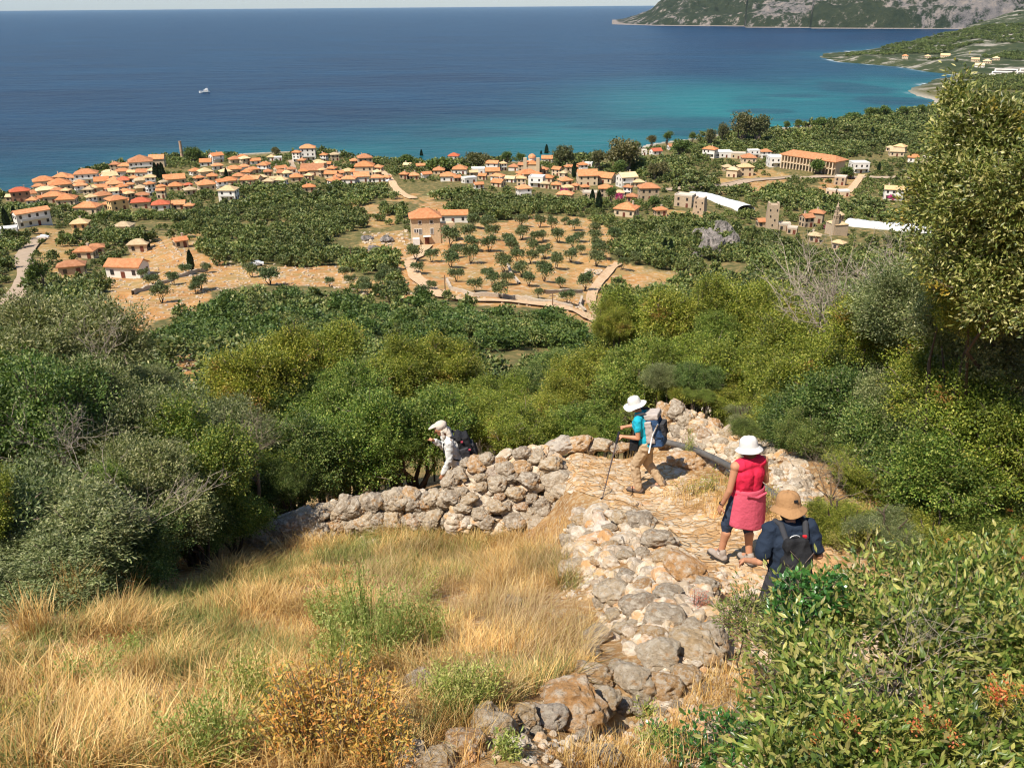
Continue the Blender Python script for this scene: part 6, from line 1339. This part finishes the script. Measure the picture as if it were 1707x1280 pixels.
def body(t_, J, hs=1.0, headdir=(1, 0, -.3), sleeve=None, hands=((0, 0, 1), (0, 0, 1)), curls=(.5, .5), grips=(False, False), legs_bare=False):
    b = Blob(); hd = rp(J['head']); f = unit(rp(headdir)); up = unit(np.array([0, 0, 1.])-f*f[2]); L_ = np.cross(up, f)
    b.cap(J['neck'], .052, hd-up*.05-f*.015, .048); b.ell(hd+up*.015, (.094, .076, .108), Euler((0, math.asin(max(-1, min(1, -f[2]))), math.atan2(f[1], f[0]))))
    b.ell(hd+f*.035-up*.055, (.052, .050, .055), Euler((0, 0, math.atan2(f[1], f[0])))); b.cap(hd+f*.088+up*.012, .010, hd+f*.112-up*.018, .014)   # jaw, nose
    b.cap(hd+f*.078-up*.055-L_*.016, .010, hd+f*.078-up*.055+L_*.016, .010); b.cap(hd+f*.072-up*.085, .018, hd+f*.075-up*.09, .016)      # mouth, chin
    for s_ in (-1, 1):
        b.ell(hd+L_*s_*.077-up*.005, (.018, .009, .028), Euler((0, 0, math.atan2(f[1], f[0])))); b.cap(hd+f*.076+L_*s_*.018+up*.028, .013, hd+f*.074+L_*s_*.045+up*.025, .011)
    ch, pv = rp(J['chest']), rp(J['hip'])
    b.chain([pv, (pv+ch)/2, ch], [.125, .115, .125]); b.cap(J['shL'], .058, J['shR'], .058); b.cap(ch, .11, J['neck'], .055)
    for s_, k in (('L', 0), ('R', 1)):
        b.chain([J['sh'+s_], J['el'+s_], J['wr'+s_]], [.047, .036, .024]); b.cap(J['el'+s_], .037, rp(J['el'+s_])*.6+rp(J['wr'+s_])*.4, .035)
        b.chain([J['hp'+s_], J['kn'+s_], J['an'+s_]], [.085, .055, .036]); b.cap(rp(J['kn'+s_])*.75+rp(J['an'+s_])*.25-np.array([.015, 0, 0]), .054, rp(J['kn'+s_])*.45+rp(J['an'+s_])*.55, .044)
        b.cap(J['an'+s_], .036, rp(J['an'+s_])+np.array([.10, 0, -.04]), .032)
        hand(b, J['wr'+s_], rp(J['wr'+s_])-rp(J['el'+s_]), hands[k], -1 if s_ == 'L' else 1, curls[k], grips[k])
    o = b.build('body', SKIN, t_, .0065, 3)
    return o
def hat(t_, hd, f, mat_, crown_r=.105, crown_h=.115, brim=.085, droop=.035, wav=.018, name='hat', seed=0, n=40):
    hd = rp(hd); f = unit(rp(f)); prof = [(.001, crown_h), (crown_r*.55, crown_h*.97), (crown_r*.86, crown_h*.80), (crown_r*.98, crown_h*.5), (crown_r*1.03, 0), (crown_r*1.04, -.012)]
    br = [(crown_r*1.04+brim*u, -.012-droop*u**1.2) for u in np.linspace(.1, 1, 7)]; pr = prof+br+[(r-.001, z-.006) for r, z in br[::-1]]+[(crown_r*1.0, -.02), (crown_r*.94, .45*crown_h)]
    mb = MB(); rg = np.random.default_rng(seed); ph = rg.random(4)*6
    def wob(a, r): k = max(0, (r-crown_r*1.04)/brim); return k*wav*(math.sin(2*a+ph[0])+.6*math.sin(3*a+ph[1])+.35*math.sin(5*a+ph[2]))+(.004*math.sin(7*a+ph[3]) if r < crown_r else 0)
    mb.lathe(pr, n, (0, 0, 0), 0, wob)
    o = mb.build(name, mat_, t_, smooth=True); q = Matrix.Rotation(math.atan2(f[1], f[0]), 4, 'Z') @ Matrix.Rotation(math.asin(-f[2])*.8, 4, 'Y'); o.matrix_local = Matrix.Translation(Vector(hd)+Vector((0, 0, .035))) @ q
    s = o.modifiers.new('sub', 'SUBSURF'); s.levels = s.render_levels = 1; return o
def shoe(t_, an, yaw, mat_, sole, L=.27, pitch=0, nm='shoe'):
    an = rp(an); b = Blob(); b.chain([(-.05, 0, .045), (.06, 0, .04), (.15, 0, .03)], [.046, .048, .040]).cap((-.03, 0, .05), .045, (-.02, 0, .115), .048).cap((.05, 0, .05), .04, (.0, 0, .10), .044)
    o = b.build(nm, mat_, t_, .008, 4, .002, 40); sl = MB(); pr = [(-.105, .035), (-.04, .044), (.05, .042), (.12, .052), (.175, .04), (.2, .0)]; ol = [(x, y) for x, y in pr]+[(x, -y) for x, y in pr[::-1][1:]]
    n = len(ol); sl.add([(x, y, 0) for x, y in ol]+[(x, y, .028) for x, y in ol], [tuple(range(n))[::-1], tuple(range(n, 2*n))]+[(i, (i+1) % n, n+(i+1) % n, n+i) for i in range(n)]); sl.build('sole', sole, o)
    o.location = (an[0]+.0, an[1], an[2]-.09); o.rotation_euler = (0, pitch, yaw); o.scale = (L/.28,)*3; return o
def person(loc, rz, label, sc_=1.0):
    t_ = empty('person', loc, rz, label, 'person'); t_.scale = (sc_,)*3; return t_
def follow(name, src, label, cat):
    t_ = empty(name, src.location, src.rotation_euler[2], label, cat); t_.scale = src.scale; return t_
SOLE = simple('sole_dark', (.05, .045, .04), .9, .1); BLK = cloth('cloth_black', (.018, .018, .02), .3, .6, .3); BLK2 = cloth('cloth_charcoal', (.045, .045, .05), .3, .6, .3)
WHC = cloth('cloth_white', (.66, .64, .60), .05); KHA = cloth('cloth_beige', (.50, .36, .22), .12, .6); OFFW = cloth('cloth_offwhite', (.60, .52, .43), .06); HAIR = simple('hair_brown', (.10, .06, .035), .7, .3)
PBLUE = cloth('cloth_pack_blue', (.035, .075, .16), .25, .7, .3); PGREY = cloth('cloth_pack_grey', (.46, .40, .36), .12, .6); TURQ = cloth('cloth_turquoise', (.02, .42, .56), .12, .6)
RED = cloth('cloth_red', (.74, .028, .075), .10, .5); PINK = cloth('cloth_rose', (.62, .10, .15), .12, .6); NAVY = cloth('cloth_navy', (.022, .033, .055), .25, .6); DENIM = cloth('cloth_denim', (.04, .055, .09), .3, .5); TAN = cloth('cloth_tan', (.38, .21, .095), .15, .8)
SHOEG = cloth('shoe_grey', (.36, .30, .25), .2, .5); BOOT = cloth('boot_brown', (.16, .12, .095), .2, .6); METAL = simple('pole_metal', (.10, .07, .06), .35, .6); PINKD = simple('tag_pink', (.55, .08, .12), .6); WTUBE = simple('tube_white', (.75, .75, .74), .4, .4, .04); PURP = cloth('cloth_strap_purple', (.12, .07, .12), .2)
def torso(b, J, r=.02, w=1.0, down=.0, yw=.055):
    ch, pv = rp(J['chest']), rp(J['hip'])-np.array([0, 0, down])
    for y in (-yw, yw): b.chain([pv+[0, y, 0], (pv+ch)/2+[0, y*.85, 0], ch+[0, y*1.1, 0]], [.105+r, .098+r, .112+r])
    b.cap(rp(J['shL'])*.85+rp(J['shR'])*.15, .060+r*.6, rp(J['shR'])*.85+rp(J['shL'])*.15, .060+r*.6); b.cap(ch+[0, 0, .02], .11+r*.5, rp(J['neck'])-[0, 0, .015], .062)
    return b
def pant(b, J, s_, r=.022, end=1.0, flare=0):
    hp, kn, an = rp(J['hp'+s_]), rp(J['kn'+s_]), rp(J['an'+s_]); e = kn+(an-kn)*end
    if end <= 0: b.chain([hp, kn], [.092+r, .060+r*1.4])
    else: b.chain([hp, kn, e], [.092+r, .058+r, .042+r+flare])
    return b
# --- hiker with the turquoise shirt
g = ground(1072, 818); p2 = person((g[0], g[1], g[2]+.01), R(158), 'hiker in turquoise t-shirt and white sun hat, stepping left with a walking pole', .96)
J = dict(hip=(0, 0, .88), chest=(.10, 0, 1.20), neck=(.15, 0, 1.37), head=(.225, 0, 1.485), shL=(.12, .175, 1.31), shR=(.12, -.175, 1.31), elL=(.085, .225, 1.04), elR=(.16, -.22, 1.05), wrL=(.315, .215, 1.02), wrR=(.36, -.13, 1.02),
         hpL=(0, .085, .86), hpR=(0, -.085, .86), knL=(.13, .09, .47), knR=(-.02, -.095, .46), anL=(.06, .10, .10), anR=(-.29, -.10, .13))
body(p2, J, headdir=(1, 0, -.45), hands=((0, .2, 1), (0, 0, 1)), curls=(.95, .9), grips=(True, True))
torso(Blob(), J, .016).cap(J['shL'], .062, rp(J['shL'])*.5+rp(J['elL'])*.5, .058).cap(J['shR'], .062, rp(J['shR'])*.5+rp(J['elR'])*.5, .058).build('t_shirt', TURQ, p2, .010, 5, .006, 12)
b = Blob(); pant(b, J, 'L', .016); pant(b, J, 'R', .016); b.cap((0, 0, .95), .135, (0, 0, .86), .125); b.build('trousers', KHA, p2, .011, 4, .010, 13)
hat(p2, J['head'], (1, 0, -.45), WHC, .100, .105, .082, .030, .016, seed=2); shoe(p2, J['anL'], 0, BOOT, SOLE); shoe(p2, J['anR'], .1, BOOT, SOLE, pitch=.12)
Blob().ell(rp(J['head'])+[-.03, 0, .0], (.078, .078, .082)).build('hair', HAIR, p2, .01, 3, .003, 30)
k2 = follow('backpack', p2, 'blue and light grey hiking backpack on the back of the hiker in turquoise', 'backpack')
rt = (0, .22, 0)
Blob().box((-.135, 0, 1.12), (.20, .30, .46), rt, .86).ell((-.20, 0, 1.05), (.11, .14, .2), rt).build('main_bag', PBLUE, k2, .012, 6, .008, 11)
Blob().box((-.07, 0, 1.375), (.21, .27, .085), rt).build('lid', PGREY, k2, .011, 6, .005, 14)
Blob().box((-.07, .155, 1.13), (.13, .05, .36), rt, .8).build('side_panel', PGREY, k2, .010, 5, .006, 14); Blob().box((-.26, 0, 1.17), (.07, .19, .22), rt).build('front_pocket', BLK2, k2, .010, 5, .006, 14); Blob().box((-.22, 0, .965), (.12, .25, .12), rt).build('bottom_pocket', PBLUE, k2, .010, 5, .006, 14)
for y in (-.1, .1): MB().tube([(-.06, y, 1.36), (.05, y*1.15, 1.41), (.16, y*1.2, 1.36), (.185, y*1.25, 1.22), (.10, y*1.7, 1.05), (-.02, y*1.4, .98)], [.02, .024, .024, .022, .014, .012], 8).build('shoulder_strap', BLK2, k2, smooth=True)
MB().tube([(.02, .14, .95), (.13, .12, .95), (.165, 0, .95), (.13, -.12, .95), (.02, -.14, .95)], .02, 8).build('hip_belt', PURP, k2, smooth=True)
MB().tube([(-.19, .165, 1.30), (-.13, .18, 1.12), (-.09, .19, .80)], .012, 8).build('white_tube', WTUBE, k2, smooth=True)
for z in (1.24, 1.06): MB().tube([(-.26, -.15, z), (-.30, 0, z+.01), (-.26, .15, z), (-.12, .19, z+.03)], .006, 5).build('compression_strap', BLK, k2)
c2 = follow('waist_bag', p2, 'small black pouch hanging at the hip of the hiker in turquoise', 'bag'); Blob().box((.16, .15, .86), (.13, .09, .15), (0, 0, .2)).build('pouch', BLK, c2, .009, 4, .004, 20); MB().tube([(.16, .15, .93), (.12, .14, 1.0)], .008, 5).build('strap', BLK, c2)
# walking pole, from the hand to the ground
bpy.context.view_layer.update()
hw = p2.matrix_world @ Vector((J['wrL'][0]+.085, J['wrL'][1], J['wrL'][2]+.0)); tp = ground(1003, 834)
t_ = empty('walking_pole', tp, 0, 'thin trekking pole held by the hiker in turquoise, its tip on the stones', 'walking pole'); v = np.array(hw)-tp; u = unit(v)
MB().tube([(0, 0, -.01), v*.45], [.006, .009], 8).build('lower_shaft', METAL, t_); MB().tube([v*.45, v*.86], [.010, .011], 8).build('upper_shaft', METAL, t_); MB().tube([v*.86, v*.9, v*1.0, v*1.06], [.013, .019, .018, .02], 10).build('grip', BLK, t_, smooth=True)
MB().tube([v*1.04, v*1.0+[.05, 0, -.04], v*.94+[.045, 0, -.08], v*1.0+[.01, -.02, -.03]], .005, 5).build('wrist_loop', BLK, t_); MB().lathe([(.03, .0), (.004, .012)], 10, tuple(v*.03)).build('basket', BLK, t_)
# --- leading hiker with cap and flap, behind the wall
g = ground(757, 796); gp = at(757, 775, Y=12.15); p1 = person((gp[0], gp[1], float(H(gp[0], gp[1]))), R(186), 'leading hiker in white long-sleeved shirt and pale flapped cap, behind the wall')
J = dict(hip=(-.06, 0, .86), chest=(.05, 0, 1.19), neck=(.12, 0, 1.37), head=(.20, 0, 1.475), shL=(.07, .18, 1.30), shR=(.07, -.18, 1.30), elL=(.08, .24, 1.0), elR=(.16, -.22, 1.03), wrL=(.19, .23, .76), wrR=(.31, -.12, 1.20),
         hpL=(-.10, .09, .84), hpR=(-.10, -.09, .84), knL=(.10, .10, .50), knR=(-.02, -.10, .44), anL=(.06, .10, .10), anR=(-.25, -.10, .10))
body(p1, J, headdir=(1, 0, -.5), hands=((0, 1, .2), (0, 0, 1)), curls=(.5, 1.0), grips=(False, True))
torso(Blob(), J, .022).chain([J['shL'], J['elL'], rp(J['wrL'])-[.012, 0, -.02]], [.066, .056, .046]).chain([J['shR'], J['elR'], rp(J['wrR'])*.85+rp(J['elR'])*.15], [.066, .056, .044]).build('shirt', WHC, p1, .010, 4, .011, 12)
Blob().cap((.14, -.03, 1.33), .062, (.14, .03, 1.33), .062).build('collar', WHC, p1, .01, 3, .006, 16)
b = Blob(); pant(b, J, 'L', .018); pant(b, J, 'R', .018); b.cap((-.09, 0, .93), .13, (-.10, 0, .86), .125); b.build('trousers', KHA, p1, .011, 4, .010, 13)
shoe(p1, J['anL'], 0, BOOT, SOLE); shoe(p1, J['anR'], 0, BOOT, SOLE)
hd = rp(J['head']); cp = Blob().ell(hd+[-.005, 0, .06], (.107, .092, .082), (0, .35, 0)).build('cap', OFFW, p1, .008, 3, .003, 20)
MB().add([(.07, -.07, .075), (.13, -.06, .05), (.19, -.02, .01), (.19, .02, .01), (.13, .06, .05), (.07, .07, .075), (.07, -.07, .066), (.13, -.06, .041), (.19, -.02, .001), (.19, .02, .001), (.13, .06, .041), (.07, .07, .066)], [(0, 1, 2, 3, 4, 5), (11, 10, 9, 8, 7, 6), (0, 6, 7, 1), (1, 7, 8, 2), (2, 8, 9, 3), (3, 9, 10, 4), (4, 10, 11, 5)]).build('visor', OFFW, cp).location = hd
Blob().ell(hd+[-.075, 0, -.01], (.055, .098, .085), (0, .5, 0)).cap(hd+[-.11, .05, -.03], .045, hd+[-.145, .085, -.085], .035).cap(hd+[-.11, -.05, -.03], .045, hd+[-.145, -.085, -.085], .035).cap(hd+[-.02, .082, -.02], .022, hd+[-.05, .10, -.11], .025).cap(hd+[-.02, -.082, -.02], .022, hd+[-.05, -.10, -.11], .025).build('neck_flap', OFFW, p1, .009, 3, .009, 15)
k1 = follow('backpack', p1, 'black backpack with small pink tabs worn by the leading hiker', 'backpack'); rt = (0, .28, 0); k1.location = k1.location+Vector((.035, 0, 0))
Blob().box((-.17, 0, 1.12), (.22, .31, .47), rt, .8).ell((-.25, 0, 1.04), (.11, .14, .19), rt).cap((-.05, -.09, 1.33), .06, (-.05, .09, 1.33), .06).build('main_bag', BLK, k1, .012, 5, .012, 11)
Blob().box((-.29, .02, 1.10), (.06, .18, .24), rt).build('front_pocket', BLK2, k1, .010, 5, .006, 14); Blob().box((-.16, .17, 1.06), (.14, .05, .25), rt).build('side_pocket', BLK2, k1, .010, 5, .006, 14)
for x, y, z in [(-.10, .165, 1.30), (-.22, .18, 1.16), (-.26, .17, 1.04), (-.20, .185, .98)]: MB().box((x, y, z), (.035, .02, .022)).build('tab', PINKD, k1)
for y in (-.1, .1): MB().tube([(-.05, y, 1.34), (.06, y*1.15, 1.37), (.19, y*1.2, 1.25), (.19, y*1.4, 1.12), (.06, y*1.75, 1.0), (-.12, y*1.5, .93)], [.02, .022, .022, .02, .014, .012], 8).build('shoulder_strap', BLK, k1, smooth=True)
MB().tube([(-.34, .08, 1.22), (-.38, .02, 1.05), (-.34, -.08, .95)], .006, 5).build('strap_loop', PGREY, k1)
# --- woman in the red top
g = ground(1229, 936); p3 = person((g[0], g[1], g[2]+.01), R(112), 'woman in red sleeveless top and white hat, rose garment tied round her waist', .93)
J = dict(hip=(0, 0, .88), chest=(.015, 0, 1.18), neck=(.01, 0, 1.36), head=(.05, 0, 1.475), shL=(0, .185, 1.31), shR=(0, -.185, 1.31), elL=(-.02, .245, 1.03), elR=(-.01, -.25, 1.04), wrL=(.05, .275, .80), wrR=(.20, -.20, 1.10),
         hpL=(0, .09, .86), hpR=(0, -.09, .86), knL=(.09, .13, .48), knR=(.0, -.09, .47), anL=(.10, .17, .10), anR=(-.10, -.08, .10))
body(p3, J, headdir=(1, .15, -.35), hands=((0, 1, .1), (0, -1, .2)), curls=(.35, .8))
torso(Blob(), J, .028).build('top', RED, p3, .010, 5, .006, 11)
b = Blob(); pant(b, J, 'L', .014, .16); pant(b, J, 'R', .014, .16); b.cap((0, 0, .95), .13, (0, 0, .87), .125); b.build('shorts', DENIM, p3, .010, 4, .006, 14)
mb = MB(); n = 44; pr = []
for z, rx, ry in [(1.03, .135, .175), (1.0, .15, .19), (.97, .145, .185), (.94, .155, .20), (.80, .175, .215), (.66, .19, .225), (.555, .20, .235)]:
    for k in range(n):
        a = 2*math.pi*k/n; f_ = 1+(.035*math.sin(5*a+z*7)+.02*math.sin(9*a))*(1.05-z)*1.8; hem = -.02*math.sin(a*2+.5) if z < .6 else 0
        pr.append((rx*f_*math.cos(a)-.01, ry*f_*math.sin(a)-.02, z+hem))
Fs = [(i*n+k, i*n+(k+1) % n, (i+1)*n+(k+1) % n, (i+1)*n+k) for i in range(6) for k in range(n) if not (i >= 3 and 4 <= k <= 11)]
mb.add(pr, Fs); o = mb.build('tied_jacket', PINK, p3, smooth=True); m = o.modifiers.new('t', 'SOLIDIFY'); m.thickness = .008; m = o.modifiers.new('s', 'SUBSURF'); m.levels = m.render_levels = 1
MB().tube([(-.16, -.15, .985), (-.175, -.02, .96), (-.15, .10, .985)], [.012, .018, .012], 8).build('fold', PINK, p3, smooth=True)
hat(p3, J['head'], (1, .15, -.3), WHC, .100, .105, .050, .040, .007, seed=5); Blob().ell(rp(J['head'])+[-.03, 0, -.035], (.075, .078, .082)).build('hair', HAIR, p3, .01, 3, .003, 30)
shoe(p3, J['anL'], .25, SHOEG, SOLE); shoe(p3, J['anR'], .05, SHOEG, SOLE, pitch=.05)
for s_ in 'LR': MB().tube([rp(J['an'+s_])+[0, 0, -.01], rp(J['an'+s_])+[0, 0, .05]], [.046, .042], 14).build('sock', PGREY, p3, smooth=True)
MB().tube([rp(J['wrL'])+[.0+.028*math.cos(a), .028*math.sin(a), .03] for a in np.linspace(0, 6.28, 13)], .006, 6).build('wristwatch', BLK, p3)
# --- man in the tan hat
gp = at(1322, 900, Y=5.85); p4 = person((gp[0], gp[1], float(H(gp[0], gp[1]))), R(98), 'man in navy t-shirt and floppy tan hat, half hidden by the leafy bush', .93)
J = dict(hip=(-.04, 0, .94), chest=(.07, 0, 1.27), neck=(.11, 0, 1.45), head=(.175, 0, 1.56), shL=(.09, .185, 1.39), shR=(.09, -.185, 1.39), elL=(-.01, .29, 1.13), elR=(.0, -.28, 1.13), wrL=(.20, .32, 1.0), wrR=(.20, -.30, .98),
         hpL=(-.04, .10, .92), hpR=(-.04, -.10, .92), knL=(.10, .11, .50), knR=(.0, -.11, .50), anL=(.06, .12, .10), anR=(-.20, -.12, .10))
body(p4, J, headdir=(1, 0, -.5), hands=((0, .3, 1), (0, -.3, 1)), curls=(.7, .7))
torso(Blob(), J, .026, yw=.062).cap(J['shL'], .078, rp(J['shL'])*.3+rp(J['elL'])*.7, .072).cap(J['shR'], .078, rp(J['shR'])*.3+rp(J['elR'])*.7, .072).build('t_shirt', NAVY, p4, .011, 5, .012, 10)
b = Blob(); pant(b, J, 'L', .025); pant(b, J, 'R', .025); b.cap((-.04, 0, 1.0), .15, (-.04, 0, .92), .145); b.build('trousers', BLK2, p4, .012, 4, .010, 12); shoe(p4, J['anL'], 0, BOOT, SOLE, .29); shoe(p4, J['anR'], 0, BOOT, SOLE, .29)
h_ = hat(p4, J['head'], (1, 0, -.35), TAN, .108, .125, .052, .050, .016, seed=9); MB().box((-.105, -.02, .055), (.02, .035, .022)).build('toggle', BLK, h_)
Blob().ell(rp(J['head'])+[-.03, 0, -.035], (.078, .08, .085)).build('hair', HAIR, p4, .01, 3, .003, 30)
k4 = follow('backpack', p4, 'slim black backpack with red clip worn by the man in the tan hat', 'backpack'); rt = (0, .24, 0)
Blob().box((-.10, 0, 1.18), (.13, .28, .42), rt, .78).ell((-.15, 0, 1.10), (.09, .13, .19), rt).build('main_bag', BLK, k4, .011, 5, .014, 9); Blob().box((-.19, .0, 1.08), (.05, .20, .2), rt).build('front_pocket', BLK2, k4, .010, 5, .008, 14)
for y in (-.115, .115): MB().tube([(-.05, y*.8, 1.37), (.04, y, 1.475), (.13, y*1.1, 1.46), (.24, y*1.2, 1.30), (.14, y*1.7, 1.08), (-.06, y*1.5, 1.0)], [.024, .028, .026, .024, .014, .012], 8).build('shoulder_strap', BLK2, k4, smooth=True)
MB().tube([(-.06+.0, .05*math.cos(a)+.02, 1.385+.035*math.sin(a)) for a in np.linspace(0, 6.28, 15)], .004, 5).build('cord_loop', WTUBE, k4); MB().box((-.055, -.075, 1.375), (.02, .035, .06)).build('clip', simple('clip_red', (.7, .03, .04), .5, .3), k4)
for a_ in [((-.16, .1, 1.33), (-.20, -.02, 1.2), (-.17, -.12, 1.3)), ((-.17, .12, 1.2), (-.215, 0, 1.1), (-.18, -.12, 1.22))]: MB().tube(a_, .004, 4).build('elastic_cord', BOOT, k4)
# ------------------------------------------------------------------ air between here and the far shore
hz = MB().box((0, 24000, 320), (126000, 100000, 2*330)); 
t = bpy.data.materials.new('haze_air'); t.use_nodes = True; n = t.node_tree; n.nodes.clear()
out = n.nodes.new('ShaderNodeOutputMaterial'); pv = n.nodes.new('ShaderNodeVolumePrincipled')
pv.inputs['Color'].default_value = (.55, .78, 1.0, 1); pv.inputs['Density'].default_value = 1.1e-5; pv.inputs['Anisotropy'].default_value = 0.0
n.links.new(pv.outputs[0], out.inputs['Volume'])
tag(link('haze', hz.mesh('haze', t)), kind='stuff')
